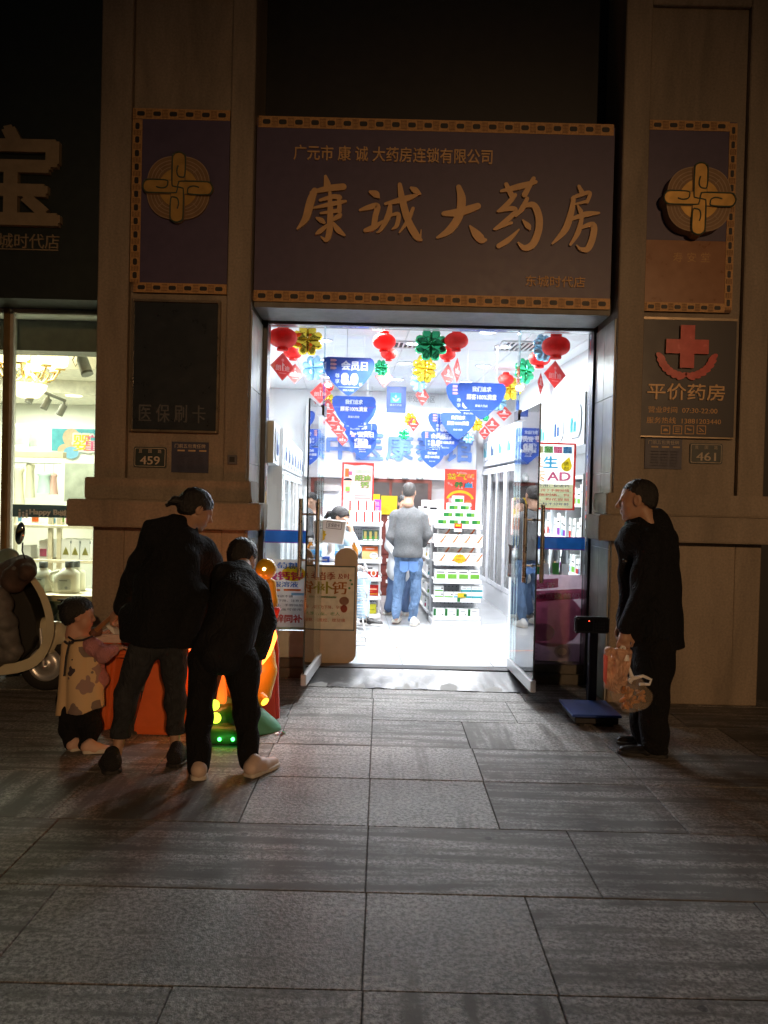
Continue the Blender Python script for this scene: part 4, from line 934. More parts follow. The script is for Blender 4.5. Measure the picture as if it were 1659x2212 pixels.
    for zi, z in enumerate(ZR):
        for j in range(5):
            c = names[RN.randrange(6)]; w_, h_ = RN.uniform(.08,.13), RN.uniform(.09,.16)
            if zi == 0: h_ = RN.uniform(.1,.32)
            p = im(U0R+.045, V0R+.48+j*.30, z-.002)
            o = proto('medicine_box', carton_mesh(c, w_, h_, .2), 'aisle side box of the right island shelf, %s back on level %s' % (('first','second','third','fourth','fifth')[j], ('one','two','three','four','five','six')[zi]), 'medicine box', p, 'aisle side boxes')
fill_right()
TL_, V0L, U0L, U1L, ZL = gondola('white island shelf of boxes behind the seated assistant', 752, 823, 1338, (1128, 1168, 1208, 1247, 1287, 1326), 1.6, 'l')
def fill_left():
    at = lambda px, y, dv=.02: iv(px, y, V0L+dv)
    def put(kind, lab, pxs, z, wpx, h, dv=.03, grp=None):
        s = (6.77+V0L)/F
        return row(kind, lab, grp, [IM @ Vector((at(px, 1200, dv).x, V0L+dv, z)) for px in pxs], wpx*s, h, .16)
    put('redstripe', 'white box with red stripe, front line on top of left island shelf', (762, 779, 796, 811), ZL[0], 17, .13, .03, 'red striped boxes')
    put('redstripe', 'white box with red stripe, raised back line, left island shelf', (747, 765, 783, 800), ZL[0]+.135, 17.5, .12, .2, 'red striped boxes')
    m = MB(IM); m.box(U0L+.01, U1L-.02, V0L+.195, V0L+.36, ZL[0]-.003, ZL[0]+.134, CARD); S('display_riser', m, 'white riser under the back line of red striped boxes', 'riser')
    put('can', 'dark green gift tin on the second left shelf', (788, 799.5, 811), ZL[1], 11.3, .13, .03, 'dark green tins')
    put('family', 'orange box with two cartoon faces on the left island shelf', (799,), ZL[2], 34, .155)
    put('lung', 'white and red oral liquid box with a round picture', (802,), ZL[3], 32, .14)
    put('red', 'deep red oral liquid box on the left island shelf', (803,), ZL[4], 32, .13)
    put('yellow', 'yellow box on the lowest left island shelf', (800,), ZL[5], 31, .115)
fill_left()
# ---------------------------------------------------------------- posters
def board(name, label, cat, px0, py0, px1, py1, v, base, art, thick=.004):
    """flat printed board facing the door, corners given in the picture, v metres inside"""
    a, b = iv(px0, (py0+py1)/2, v), iv(px1, (py0+py1)/2, v); c = iv((px0+px1)/2, py0, v), iv((px0+px1)/2, py1, v)
    w_, h_ = b.x-a.x, c[0].z-c[1].z; m = MB(IM); o = Vector((a.x, v, c[1].z))
    m.quad((a.x,v,o.z),(b.x,v,o.z),(b.x,v,o.z+h_),(a.x,v,o.z+h_), base)
    def R(x0, y0, x1, y1, mm, k=1): m.slab([(x0*w_,y0*h_),(x1*w_,y0*h_),(x1*w_,y1*h_),(x0*w_,y1*h_)], o-Vector((0,.0008*k,0)), X, Z, 0, mm)
    def TX(s, x, y, mm, W=None, H=None, k=2, bold=0.): m.text(s, IM @ (o+Vector((x*w_,0,y*h_))), IU, Z, mm, W=W and W*w_, H=H and H*h_, off=.0008*k, bold=bold) if False else txt(m, s, o+Vector((x*w_,0,y*h_)), mm, W and W*w_, H and H*h_, .0008*k, bold)
    def PO(pl, mm, k=1): m.slab([(x*w_, y*h_) for x, y in pl], o-Vector((0,.0008*k,0)), X, Z, 0, mm)
    art(R, TX, PO); return S(name, m, label, cat)
def txt(m, s, o, mm, W, H, off, bold): m.text(s, o, X, Z, mm, W=W, H=H, off=off, bold=bold)
PAPER = mat('white_paper', (.76, .76, .73), .6, var=.02); CREAM = mat('cream_paper', (.72, .70, .48), .6)
def art_vit(R, TX, PO):
    R(0,0,.04,1,REDP); R(.96,0,1,1,REDP); R(.04,0,.96,.025,REDP); R(.04,.975,.96,1,REDP); R(.04,.025,.96,.38,CREAM,2)
    for i, (c, mm) in enumerate(zip('天然鱼肝油', (ORG, mat('khaki_print',(.42,.38,.20),.5), mat('leaf_print',(.12,.34,.12),.5), PINK, mat('mid_blue',(.05,.20,.42),.5)))):
        x = .14+.175*i; R(x-.08,.845,x+.08,.945,mm,3); TX(c, x, .895, WH, W=.12, H=.075, k=5)
    BL = mat('poster_blue',(.06,.38,.68),.5); OR2 = mat('poster_salmon',(.75,.22,.13),.5); OR3 = mat('poster_orange',(.78,.33,.10),.5)
    for s, x, y, mm, W_ in (('维',.26,.71,OR2,.26),('生',.53,.71,BL,.28),('素',.30,.50,OR3,.28)):
        TX(s, x, y, mm, W=W_, H=.18, k=8, bold=.06)
    TX('AD', .69, .50, PINK, W=.44, H=.135, k=8, bold=.06)
    PO(arc(.83,.66,.10,.085,-200,30,14)+[(.88,.8)], YEL); TX('滴', .82, .69, INK, W=.09, H=.06, k=5); TX('剂', .82, .62, INK, W=.09, H=.06, k=5)
    for i, (s, mm) in enumerate((('药理作用：促进钙',DKB),('吸收、用于手脚抽搐',REDP),('、骨骼刺痛、佝',REDP),('偻病、佝花容易',REDP),('每天一粒不分年龄',DKB))):
        TX(s, .50, .36-.068*i, mm, W=.78, H=.042, k=5, bold=.03); R(.08,.328-.068*i,.92,.331-.068*i,mat('leaf_print',(.12,.34,.12),.5),3)
board('vitamin_poster', 'yellow and white vitamin poster with red border inside the right window', 'poster', 1126, 956, 1243, 1101, .03, PAPER, art_vit)
def art_rabbit(R, TX, PO):
    R(0,0,1,.24,mat('grey_pink_paper',(.40,.30,.36),.5),2)
    PO(arc(.55,.5,.42,.30,0,350,28), mat('rose_print',(.48,.15,.24),.5), 3)
    PO([(.0,.80),(.62,.86),(.62,.96),(.0,.92)], mat('rose_print',(.48,.15,.24),.5), 4); PO([(.0,.67),(.95,.74),(.95,.85),(.0,.80)], mat('rose_print',(.48,.15,.24),.5), 5)
    TX('呵护关节', .28, .88, WH, W=.58, H=.065, k=9, bold=.05); TX('免可心意送爸妈', .50, .765, WH, W=.84, H=.07, k=9, bold=.05)
    PO(arc(.42,.36,.17,.10,0,350,20), mat('pale_mauve_print',(.60,.46,.52),.5), 6); PO(arc(.70,.15,.11,.075,0,350,20), mat('mauve_print',(.30,.20,.28),.5), 6); PO(arc(.70,.15,.06,.042,0,350,20), mat('pale_mauve_print',(.60,.46,.52),.5), 7)
    for i in range(4): R(.06,.05+.04*i,.36,.065+.04*i,mat('mauve_print',(.30,.20,.28),.5),5)
board('joint_care_poster', 'large dusky pink joint care poster low in the right window', 'poster', 1104, 1241, 1264, 1436, .035, mat('dusk_pink_paper',(.46,.33,.40),.5), art_rabbit)
def art_zinc(R, TX, PO):
    PO(arc(.72,.80,.28,.11,0,350,20), YEL, 1)
    TX('葡萄糖', .45, .91, BLU2, W=.82, H=.10, k=4, bold=.06); TX('酸钙锌', .50, .765, mat('magenta_print',(.62,.06,.28),.5), W=.90, H=.13, k=5, bold=.09); TX('口服溶液', .45, .645, BLU2, W=.78, H=.085, k=4, bold=.06)
    R(.1,.545,.42,.575,ORG); R(.5,.55,.9,.58,ORG); R(.68,.49,.98,.525,SKY)
    for i, s in enumerate(('食欲不振', '记忆力下降、注意力', '易疲劳、手脚抽筋', '孕妇儿童可使用')): TX(s, .52, .475-.062*i, INK, W=(.4,.88,.88,.8)[i], H=.036, k=4)
    TX('钙锌同补', .52, .16, mat('brick_red',(.50,.05,.04),.5), W=.86, H=.12, k=4, bold=.07); R(0,0,1,.04,mat('mint_paper',(.45,.60,.50),.5))
board('calcium_zinc_poster', 'white calcium and zinc poster with blue and magenta lettering in the left window', 'poster', 566, 1208, 659, 1360, .03, PAPER, art_zinc)
board('plain_board', 'pale green blank board under the calcium and zinc poster', 'panel', 566, 1362, 659, 1440, .03, mat('pale_green_board',(.42,.47,.42),.5), lambda R, TX, PO: None)
def art_langdi(R, TX, PO):
    PO([(.05,.02),(.95,.02),(.96,.93),(.7,.95),(.4,.93),(.06,.96)], PAPER)
    TX('朗迪', .66, .66, INK, W=.52, H=.15, k=2, bold=.12); TX('朗迪', .66, .66, mat('apple_print',(.28,.55,.12),.5), W=.50, H=.135, k=7, bold=.06)
    TX('钙', .72, .51, INK, W=.28, H=.15, k=2, bold=.12); TX('钙', .72, .51, mat('apple_print',(.28,.55,.12),.5), W=.26, H=.135, k=7, bold=.06)
    PO(arc(.19,.55,.12,.09,0,350,16), mat('face_print',(.75,.60,.48),.5), 2); PO(arc(.19,.60,.14,.055,0,180,12), INK, 3); R(.12,.36,.26,.46,mat('apple_print',(.28,.55,.12),.5),2); R(.15,.33,.25,.36,PINK,2)
    R(.1,.68,.22,.86,ORG,2); R(.2,.72,.32,.8,PINK,2); R(.42,.76,.92,.84,mat('mint_paper',(.45,.60,.50),.5),2)
    for i in range(3): R(.42,.16+.05*i,.9,.175+.05*i,mat('grey_print',(.28,.28,.30),.6),2)
board('calcium_poster', 'white poster with red border and green lettering above the seated assistant', 'poster', 738, 999, 807, 1097, V0L+.4, REDP, art_langdi)
def art_red(R, TX, PO):
    for i in range(26):
        a = RN.uniform(0,6.28); PO(arc(.5+.42*math.cos(a)*RN.uniform(.8,1), .76+.17*math.sin(a), .03, .02, 0, 330, 8), mat('pale_pink_print',(.78,.40,.40),.5), 1)
    TX('益气', .38, .84, INK, W=.64, H=.16, k=3, bold=.12); TX('益气', .38, .84, YEL, W=.62, H=.145, k=8, bold=.06); TX('养血', .60, .66, INK, W=.62, H=.15, k=3, bold=.12); TX('养', .44, .66, mat('deep_green',(.03,.28,.06),.5), W=.28, H=.14, k=8, bold=.06); TX('血', .77, .66, mat('poster_blue',(.06,.38,.68),.5), W=.28, H=.12, k=8, bold=.06); TX('品质', .82, .86, LIME, W=.22, H=.09, k=8)
    q = arc(.5,.32,.44,.22,10,170,20); q2 = arc(.5,.32,.37,.16,170,10,20); PO(q+q2, YEL, 2)
    R(.14,.28,.6,.37,mat('pale_pink_print',(.78,.40,.40),.5),3); TX('好的品质', .37, .325, WH, W=.4, H=.05, k=6)
    PO(arc(.76,.22,.12,.07,0,350,16), PAPER, 3); PO(arc(.76,.27,.11,.05,0,180,12), ORG, 4); R(.68,.06,.86,.15,SKY,4)
board('red_tonic_poster', 'tall red tonic poster with yellow lettering above the right island shelf', 'poster', 960, 1014, 1028, 1112, V0R+.42, mat('poster_red',(.66,.045,.03),.5), art_red)
board('purple_banner', 'narrow purple banner with white characters beside the red striped boxes', 'banner', 808, 1079, 823, 1120, V0L+.3, PURP, lambda R, TX, PO: [TX(c, .45, .78-.26*i, WH, W=.6, H=.2, k=3) for i, c in enumerate('桂龙药')])
board('hanging_sign', 'blue hanging sign with pale blue hand emblem in the middle of the shop', 'hanging sign', 835, 835, 877, 892, 3.6, mat('sign_blue',(.014,.05,.25),.4), lambda R, TX, PO: (R(.2,.38,.75,.76,mat('cyan_print',(.12,.55,.75),.5)), PO([(.27,.58),(.35,.46),(.475,.42),(.6,.46),(.68,.58),(.58,.56),(.475,.49),(.37,.56)], WH, 2), PO([(.475,.7),(.54,.62),(.475,.54),(.41,.62)], WH, 2), TX('康诚大药房', .475, .3, WH, W=.6, H=.08, k=3)))
# ---------------------------------------------------------------- back wall
def back():
    V = 5.12; t = T('clinic_bulkhead', 'white bulkhead with big blue letters across the back of the shop', 'wall sign', im(0, V, 2.0))
    m = MB(IM); m.box(-1.3, 1.3, V, 5.29, 2.02, 2.95, LAC); P('panel', m, t)
    for i, c in enumerate('中医康养馆'):
        m = MB(); p = iv(735+64*i, 964+1.5*i, V); m.text(c, IM @ p, IU, Z, LETB, W=.40, H=.38, depth=.03, off=0, bold=.06); P('letter', m, t)
    m = MB(); m.text('非处方药区', IM @ iv(910, 862, V), IU, Z, mat('grey_print',(.28,.28,.30),.6), W=.42, H=.1, off=.002); P('lettering', m, t)
    # herb cabinet
    t = T('herb_cabinet', 'maroon wooden herb cabinet with small drawers against the back wall', 'cabinet', im(0, 5.1, FZ))
    m = MB(IM); m.box(-.62, .62, 4.98, 5.29, FZ, 1.85, MAROON); P('carcass', m, t, .004)
    for i in range(3, 8):
        m = MB(IM)
        for j in range(7): m.box(-1.2+i*.24-.1, -1.2+i*.24+.125, 4.965, 4.979, .25+j*.16, .25+j*.16+.145, MAROON); m.box(-1.24+i*.24, -1.14+i*.24, 4.962, 4.9645, .29+j*.16, .29+j*.16+.05, CARD)
        P('drawer_column', m, t)
    for i in range(2):
        m = MB(IM); m.box(-.56+i*.58, -.56+i*.58+.54, 4.965, 4.979, 1.42, 1.80, mat('recess_shade',(.04,.035,.035),.4)); P('recess_shade_panel', m, t)  # flat dark panels on the carcass; the recess shade is in their colour
    for i in range(5):
        x = -.45+i*.22
        p = im(x, 4.93, 1.855); m = MB(); m.lathe([(0,.0),(.05,.0),(.055,.05),(.055,.09),(.03,.12),(.03,.14),(0,.145)], p, mat('jar_glass',(.55,.60,.60),.1), 14); m.slab([(-.02,.03),(.02,.03),(.02,.08),(-.02,.08)], p-IVV*.057, IU, Z, 0, CARD)
        S('herb_jar', m, 'glass herb jar on top of the maroon cabinet', 'jar', 'herb jars')
    m = MB(IM); m.box(-.62, -.16, 4.93, 4.955, 1.30, 1.62, YEL); m.box(-.14, .1, 4.931, 4.956, 1.32, 1.6, YEL); m.box(-.5,-.3,4.9275,4.9295,1.585,1.59,INK); m.slab(arc(-.39,1.44,.06,.06,0,350,16), Vector((0,4.9285,0)), X, Z, 0, mat('deep_yellow',(.75,.42,.02),.5)); S('yellow_notice', m, 'yellow paper notice on the maroon herb cabinet', 'notice')
    m = MB(IM); m.box(-1.3, 1.3, 5.06, 5.29, 1.86, 2.018, LAC); S('shelf_fascia', m, 'white fascia under the blue letters at the back', 'panel')
    # picture frame and side doorway at the left rear
    q = iv(712, 1075, 4.9); m = MB(IM); m.box(q.x-.25, q.x+.16, 4.86, 4.9, q.z+.1, q.z+.19, mat('grey_rail',(.30,.28,.27),.5)); S('door_rail', m, 'grey sliding door rail on the rear left wall', 'rail')
    m = MB(IM); m.box(-1.28, -.68, 4.935, 4.96, FZ, 1.7, LAC); S('side_door', m, 'white sliding side door at the rear left', 'sliding door')
back()
# ---------------------------------------------------------------- counter by the door
def counter():
    q = IMI @ gd(715, 1432, FZ); V = q.y; u0, u1 = iv(655, 1432, V).x, iv(768, 1432, V).x
    t = T('checkout_counter', 'beige checkout counter with rounded end board facing the street', 'counter', im((u0+u1)/2, V+.4, FZ))
    z1 = iv(745, 1183, V).z; zc = iv(700, 1220, V).z; w_ = u1-u0; xs = iv(723, 1200, V).x-u0
    pl = [(0,.0)]+arc(w_-.085, .085, .085, .085, -90, 0, 8)+arc(w_-.10, z1-FZ-.10, .10, .10, 0, 90, 8)+arc(xs+.11, z1-FZ-.11, .11, .11, 90, 180, 6)+[(xs, zc-FZ), (0, zc-FZ)]
    m = MB(IM); m.slab(pl, (u0, V, FZ), X, Z, .03, BEIGE); P('end_board', m, t)
    m = MB(IM); m.box(u0+.03, u1-.06, V+.031, V+1.35, FZ, zc-.03, LAC); P('body', m, t)
    m = MB(IM); m.box(u0, u1-.05, V+.031, V+1.38, zc-.029, zc, mat('counter_top',(.55,.56,.57),.3)); P('counter_top', m, t, .004)
    m = MB(IM); WR = mat('white_wire',(.72,.73,.74),.4)
    for z in (.30,.50,.70,.90): m.ring([(u1+.09, V+.1, z),(u1+.09, V+1.3, z)], .006, WR, 6); m.ring([(u1-.04, V+.1, z-.06),(u1-.04, V+1.3, z-.06)], .006, WR, 6)
    for k in range(7):
        v = V+.1+k*.2; m.ring([(u1-.04, v, .16),(u1-.04, v, .98)], .006, WR, 6)
        for z in (.30,.50,.70,.90): m.ring([(u1-.04, v, z-.06),(u1+.09, v, z-.06),(u1+.09, v, z)], .004, WR, 5)
    P('wire_rack', m, t)
    # poster on the end board
    def art(R, TX, PO):
        R(.02,.02,.98,.98,mat('buff_sheet',(.66,.60,.46),.55))
        for s, x, y, c, W_, H_ in (('当季',.42,.84,mat('rust_print',(.46,.10,.05),.5),.34,.13),('及时',.76,.84,mat('rust_print',(.46,.10,.05),.5),.24,.09),('补',.38,.66,mat('olive_print',(.42,.40,.06),.5),.34,.2),('钙',.68,.66,mat('rust_orange',(.52,.20,.05),.5),.30,.2)):
            TX(s, x, y, c, W=W_, H=H_, k=8, bold=.05)
        R(.04,.50,.62,.53,mat('leaf_print',(.12,.34,.12),.5)); 
        PO(arc(.78,.46,.10,.065,0,350,18), mat('bear_print',(.42,.22,.14),.5), 2); PO(arc(.78,.34,.07,.06,0,350,16), mat('rust_print',(.46,.10,.05),.5), 3)
        for i, s in enumerate(('记忆力下降、孕妇', '儿童、老人', '骨质疏松、腰腿痛')): TX(s, .45, .36-.10*i, (mat('rust_print',(.46,.10,.05),.5), mat('leaf_print',(.12,.34,.12),.5), mat('rust_print',(.46,.10,.05),.5))[i], W=(.62,.5,.72)[i], H=.055, k=3)
        for x, y in ((.9,.78),(.93,.72),(.88,.66)): PO(arc(x,y,.025,.018,0,340,9), mat('leaf_print',(.12,.34,.12),.5), 2)
    board('counter_poster', 'hand drawn calcium poster with orange and olive lettering on the counter front', 'poster', 660, 1222, 767, 1362, V-.008, mat('poster_frame_green',(.07,.09,.08),.5), art)
    # things on the counter
    vv = V+.35; p = iv(716, 1150, vv); k = (6.77+vv)/F
    t = T('payment_terminal', 'white tilted screen with medical insurance card sticker on the counter', 'screen', im(p.x, vv, zc))
    Mx = IM @ Matrix.Translation((p.x, vv, p.z)) @ Matrix.Rotation(math.radians(-18), 4, 'Z') @ Matrix.Rotation(math.radians(-12), 4, 'X') @ Matrix.Rotation(math.radians(4), 4, 'Y')
    m = MB(Mx); m.box(-.125, .125, 0, .03, -.10, .12, CARD); P('screen_back', m, t, .006)
    m = MB(Mx); m.slab([(-.06,.035),(.09,.035),(.09,.10),(-.06,.10)], (0,-.002,0), X, Z, .001, INK); m.slab([(-.056,.039),(.086,.039),(.086,.096),(-.056,.096)], (0,-.003,0), X, Z, 0, CARD); m.text('医保刷卡', (.015,-.003,.067), X, Z, INK, W=.115, H=.04, off=.001)
    m.slab([(x*(1+.16*(-1)**i), y*(1+.16*(-1)**i)) for i, (x, y) in enumerate(arc(-.09,-.04,.04,.055,0,344,22))], (0,-.003,0), X, Z, 0, YEL); P('sticker', m, t)
    m = MB(); b = im(p.x, vv+.06, zc); m.lathe([(0,.0),(.13,.0),(.13,.02),(.06,.05),(.03,.10),(.03,p.z-zc-.05)], b, CARD, 20); P('stand', m, t)
    p = iv(765, 1172, V+.55); b = im(p.x, V+.55, zc); m = MB(); OR_ = mat('amber_syrup',(.55,.22,.03),.15, coat=.5)
    m.lathe([(0,.0),(.038,.0),(.04,.02),(.04,.11),(.016,.15),(.016,.165)], b, OR_, 18); m.lathe([(.02,.166),(.021,.20),(0,.202)], b, CARD, 14); S('syrup_bottle', m, 'amber syrup bottle with white cap on the counter edge', 'bottle')
    for i, (px, w_, h_, c, lab) in enumerate(((700,.10,.05,BLU2,'blue tape dispenser on the counter beside the door handle'),(738,.12,.10,SKY,'blue and white packet lying on the counter'),(752,.07,.13,CARD,'white carton standing beside the syrup bottle'))):
        p = iv(px, 1200, V+.25+.1*i); m = MB(IM); m.box(p.x-w_/2, p.x+w_/2, V+.25+.1*i, V+.33+.1*i, zc, zc+h_, CARD if c is CARD else c); m.box(p.x-w_*.3, p.x+w_*.3, V+.248+.1*i, V+.2495+.1*i, zc+h_*.3, zc+h_*.6, WH if c is not CARD else BLU2)
        S(('tape_dispenser','packet','small_carton')[i], m, lab, ('tape dispenser','packet','carton')[i], bev=.004)
    # small tape strip on the floor
    a, b = gd(802,1396,FZ), gd(1021,1405,FZ); dd = (b-a).normalized(); nn = Vector((-dd.y,dd.x,0)); m = MB(); L = (b-a).length
    m.slab([(0,-.022),(L,-.022),(L,.022),(0,.022)], a+Z*.0012, dd, nn, 0, mat('faded_red_tape',(.55,.20,.15),.5))
    for i in range(5): m.slab([(L*(.12+.18*i),-.012),(L*(.19+.18*i),-.012),(L*(.19+.18*i),.012),(L*(.12+.18*i),.012)], a+Z*.0018, dd, nn, 0, mat('faded_yellow_tape',(.60,.42,.18),.5))
    S('floor_tape', m, 'faded red waiting line tape on the white shop floor', 'floor tape')
counter()
def right_goods():
    cols = ((REDP,INK),(SKY,INK),(LIME,INK),(CARD,INK),(CARD,INK),(YEL,ORG),(PURP,INK),(BLU2,INK))
    lv = [FZ+.08, .52, .90, 1.22, 1.54]; k = 0
    R90 = Matrix.Rotation(math.radians(-90), 4, 'Z')
    for zi, z in enumerate(lv):
        for j in range(16):
            v = .18+.132*j+RN.uniform(-.01,.01); c = cols[RN.randrange(8)]; h_ = RN.uniform(.12,.24); w_ = RN.uniform(.07,.115)
            if abs(((v-.12) % .545)) < .07: v += .05
            m = MB(IM @ Matrix.Translation((1.45, v, z+.0005)) @ R90); 
            m.box(-w_/2, w_/2, 0, .2, 0, h_, CARD); o = Vector((-w_/2,-.001,0))
            m.slab([(w_*.06,h_*.06),(w_*.94,h_*.06),(w_*.94,h_*.38),(w_*.06,h_*.38)], o, X, Z, 0, c[0]); m.slab([(w_*.12,h_*.6),(w_*.8,h_*.6),(w_*.8,h_*.68),(w_*.12,h_*.68)], o, X, Z, 0, c[1])
            S('medicine_box', m, 'white box on the %s right wall shelf, %s from the window' % (('lowest','second','third','fourth','top')[zi], ('first','second','third','fourth','fifth','sixth','seventh','eighth','ninth','tenth','eleventh','twelfth','thirteenth','fourteenth','fifteenth','sixteenth')[j]), 'medicine box', 'boxes on the right wall shelf')
    # silver pouches on the ledge behind the right pane
    m = MB(IM); m.box(.86, 1.40, .22, .50, FZ, .87, LAC); S('window_ledge', m, 'low white display ledge behind the pink joint care poster', 'ledge', bev=.004)
    for i, (px, h_) in enumerate(((1105,70),(1118,66),(1140,64),(1157,72),(1178,76),(1200,80),(1220,76))):
        v = .30+.02*(i % 2); a = iv(px, 1248, v); w_ = .075; m = MB(IM); hh = h_*(6.77+v)/F
        pr = [(w_*.9,.0),(w_,.06*hh),(w_*.95,.5*hh),(w_*.75,.8*hh),(w_*.85,.96*hh),(w_*.9,hh)]; n = 12; vs = []
        for r, z in pr:
            fl = .42*(1-z/hh*.9)+.03
            for q in range(n):
                an = 2*math.pi*q/n; vs.append((a.x+r*.62*math.cos(an)+.012*math.sin(9*z+i), v+r*fl*math.sin(an)+.03,   .871+z+.008*math.cos(an*2+i)))
        m.add(vs, [(p*n+q, p*n+(q+1) % n, (p+1)*n+(q+1) % n, (p+1)*n+q) for p in range(len(pr)-1) for q in range(n)], SILV, True)
        m.slab([(-.03,.02),(.03,.02),(.03,hh*.4),(-.03,hh*.4)], (a.x, v+.03-w_*.45, .871), X, Z, .001, (GRNP if i % 2 else CARD))
        S('silver_pouch', m, 'silver foil pouch standing on the ledge behind the right pane', 'pouch', 'silver foil pouches')
    q = iv(1085, 1110, .9); m = MB(IM); m.box(1.38, 1.40, 2.32, 2.86, 1.15, 1.60, mat('faded_pink_card',(.66,.42,.40),.5)); m.box(1.3785, 1.3795, 2.4, 2.78, 1.22, 1.36, ORG); S('pink_leaflet', m, 'faded pink leaflet board hanging on the right wall', 'leaflet')
    # left shelves
    for i, (z, c) in enumerate(((.52,CARD),(.90,SKY),(1.22,YEL),(1.54,YEL),(.90,CARD),(1.22,YEL),(1.54,CARD))):
        v = .85+.28*(i % 2); h_ = .2 if c is YEL else .16; m = MB(IM @ Matrix.Translation((-1.36, v, z+.0005)) @ Matrix.Rotation(math.radians(90), 4, 'Z'))
        m.box(-.11, .11, 0, .2, 0, h_, mat('amber_carton',(.72,.48,.12),.5) if c is YEL else CARD); m.box(-.08, .08, -.0015, -.0005, h_*.2, h_*.5, c if c is not CARD else SKY)
        S('medicine_box', m, '%s carton by the left panel, %s' % ('amber' if c is YEL else 'white', ('low front','middle front','upper front','top front','middle rear','upper rear','top rear')[i]), 'medicine box', 'boxes on the left wall shelf')
right_goods()
# ================================================================ HANGING DECORATIONS
FOIL = {'yellow': mat('gold_foil', (.80,.60,.06), .16, metal=.85, var=.05), 'green': mat('green_foil', (.05,.50,.22), .16, metal=.85, var=.05), 'blue': mat('pale_blue_foil', (.35,.62,.82), .18, metal=.7, var=.05)}
LAN = mat('red_lantern_paper', (.80, .06, .05), .6, bump=.3, bscale=40); STR = mat('hanging_string', (.6,.6,.6), .7); TAG = mat('red_card_print', (.62, .09, .085), .5)
CEIL = 3.20
def where(px, py, wpx, real, vmin=.5, vmax=4.7):
    v = min(max(real*F/wpx-6.77, vmin), vmax); p = iv(px, py, v)
    while p.z+.5*wpx*(6.77+v)/F > CEIL-.03 and v > .2: v -= .03; p = iv(px, py, v)
    return p, wpx*(6.77+v)/F
def string(m, p, top): m.ring([(p.x, p.y, p.z+top), (p.x, p.y, CEIL)], .0012, STR, 4, cap=False)
def clover(col, px, py, wpx, lab, yaw=0.):
    p, s = where(px, py, wpx, .30); r = s/2; t = T('foil_balloon', lab, 'balloon', IM @ p, 'foil clover balloons'); c = IM @ p
    m = MB(); R0 = Matrix.Rotation(IA+math.radians(yaw), 3, 'Z'); fr = RN.uniform(-.06, .06)
    for k, a in enumerate((45, 135, 225, 315)):
        an = math.radians(a)+fr; ca, sa = math.cos(an), math.sin(an); n1, n2 = 20, 9; vs = []
        for i in range(n1):
            th = 2*math.pi*i/n1   # heart shaped lobe, point at the middle
            hx = .62*math.sin(th)**3; hy = (13*math.cos(th)-5*math.cos(2*th)-2*math.cos(3*th)-math.cos(4*th))/26+.58
            for j in range(n2):
                q = -1+2*j/(n2-1); f = math.sqrt(max(0, 1-q*q)); wr = 1+.03*math.sin(7*th+k)*(f)
                x, y = hx*(.12+.88*f)*wr, .52+(hy-.52)*(.12+.88*f)*wr
                X_, Y2 = (x*ca-y*sa)*r*.98, (x*sa+y*ca)*r*.98; vs.append(c+R0 @ Vector((X_, q*r*.30*(1+.1*math.sin(5*th)), Y2)))
        m.add(vs, [(i*n2+j, i*n2+j+1, ((i+1) % n1)*n2+j+1, ((i+1) % n1)*n2+j) for i in range(n1) for j in range(n2-1)], FOIL[col], True)
        m.add(vs[0::n2], [tuple(range(n1))], FOIL[col], True); m.add(vs[n2-1::n2], [tuple(range(n1-1,-1,-1))], FOIL[col], True)
    P('clover', m, t)
    m = MB(); string(m, c, r*.8); P('string', m, t)
for col, px, py, w_, lab, yaw in (('yellow',664,735,64,'gold foil clover balloon behind the left front lantern',10),('blue',678,795,52,'pale blue foil clover balloon under the left gold one',-20),('green',931,745,68,'green foil clover balloon at the middle of the doorway',0),
        ('yellow',917,797,58,'gold foil clover balloon directly under the middle green one',25),('blue',904,825,44,'pale blue foil clover balloon half behind the middle gold one',40),('blue',1173,752,58,'pale blue foil clover balloon behind the right front lantern',35),
        ('green',1133,802,54,'green foil clover balloon left of the right red diamond card',30),('yellow',1102,840,48,'gold foil clover balloon under the right green one',-15),('blue',1077,868,40,'pale blue foil clover balloon under the right gold one',20),
        ('green',1049,897,26,'small green foil clover balloon low on the right chain',50),('yellow',1029,917,28,'small gold foil clover balloon low on the right chain',10),('blue',1012,946,24,'small pale blue foil clover balloon in front of the last blue letter',0),
        ('yellow',886,906,28,'small gold foil clover balloon above the middle blue letters',20),('green',873,938,24,'small green foil clover balloon above the middle blue letters',0),('yellow',711,866,28,'small gold foil clover balloon among the left diamond cards',0),('green',824,795,34,'green foil clover balloon behind the middle left diamond card',30)):
    clover(col, px, py, w_, lab, yaw)
def lantern(px, py, w_, lab):
    p, s = where(px, py, w_, .25, .35); c = IM @ p; r = s/2; t = T('paper_lantern', lab, 'lantern', c, 'red paper lanterns')
    m = MB(); pr = [(r*.36, -r*.74)]+[(r*math.cos(a)**.8, r*.70*math.sin(a)) for a in np.linspace(-1.25, 1.25, 15)]+[(r*.36, r*.74)]
    m.lathe(pr, c, LAN, 28, lobes=14, lamp=.035); P('shade', m, t)
    m = MB()
    for z in (-1, 1): m.lathe([(0,z*r*.74),(r*.40,z*r*.74),(r*.42,z*r*.80),(r*.40,z*r*.90),(0,z*r*.90)], c, LAN, 20)
    P('collar', m, t)
    m = MB(); string(m, c, r*.9); P('string', m, t)
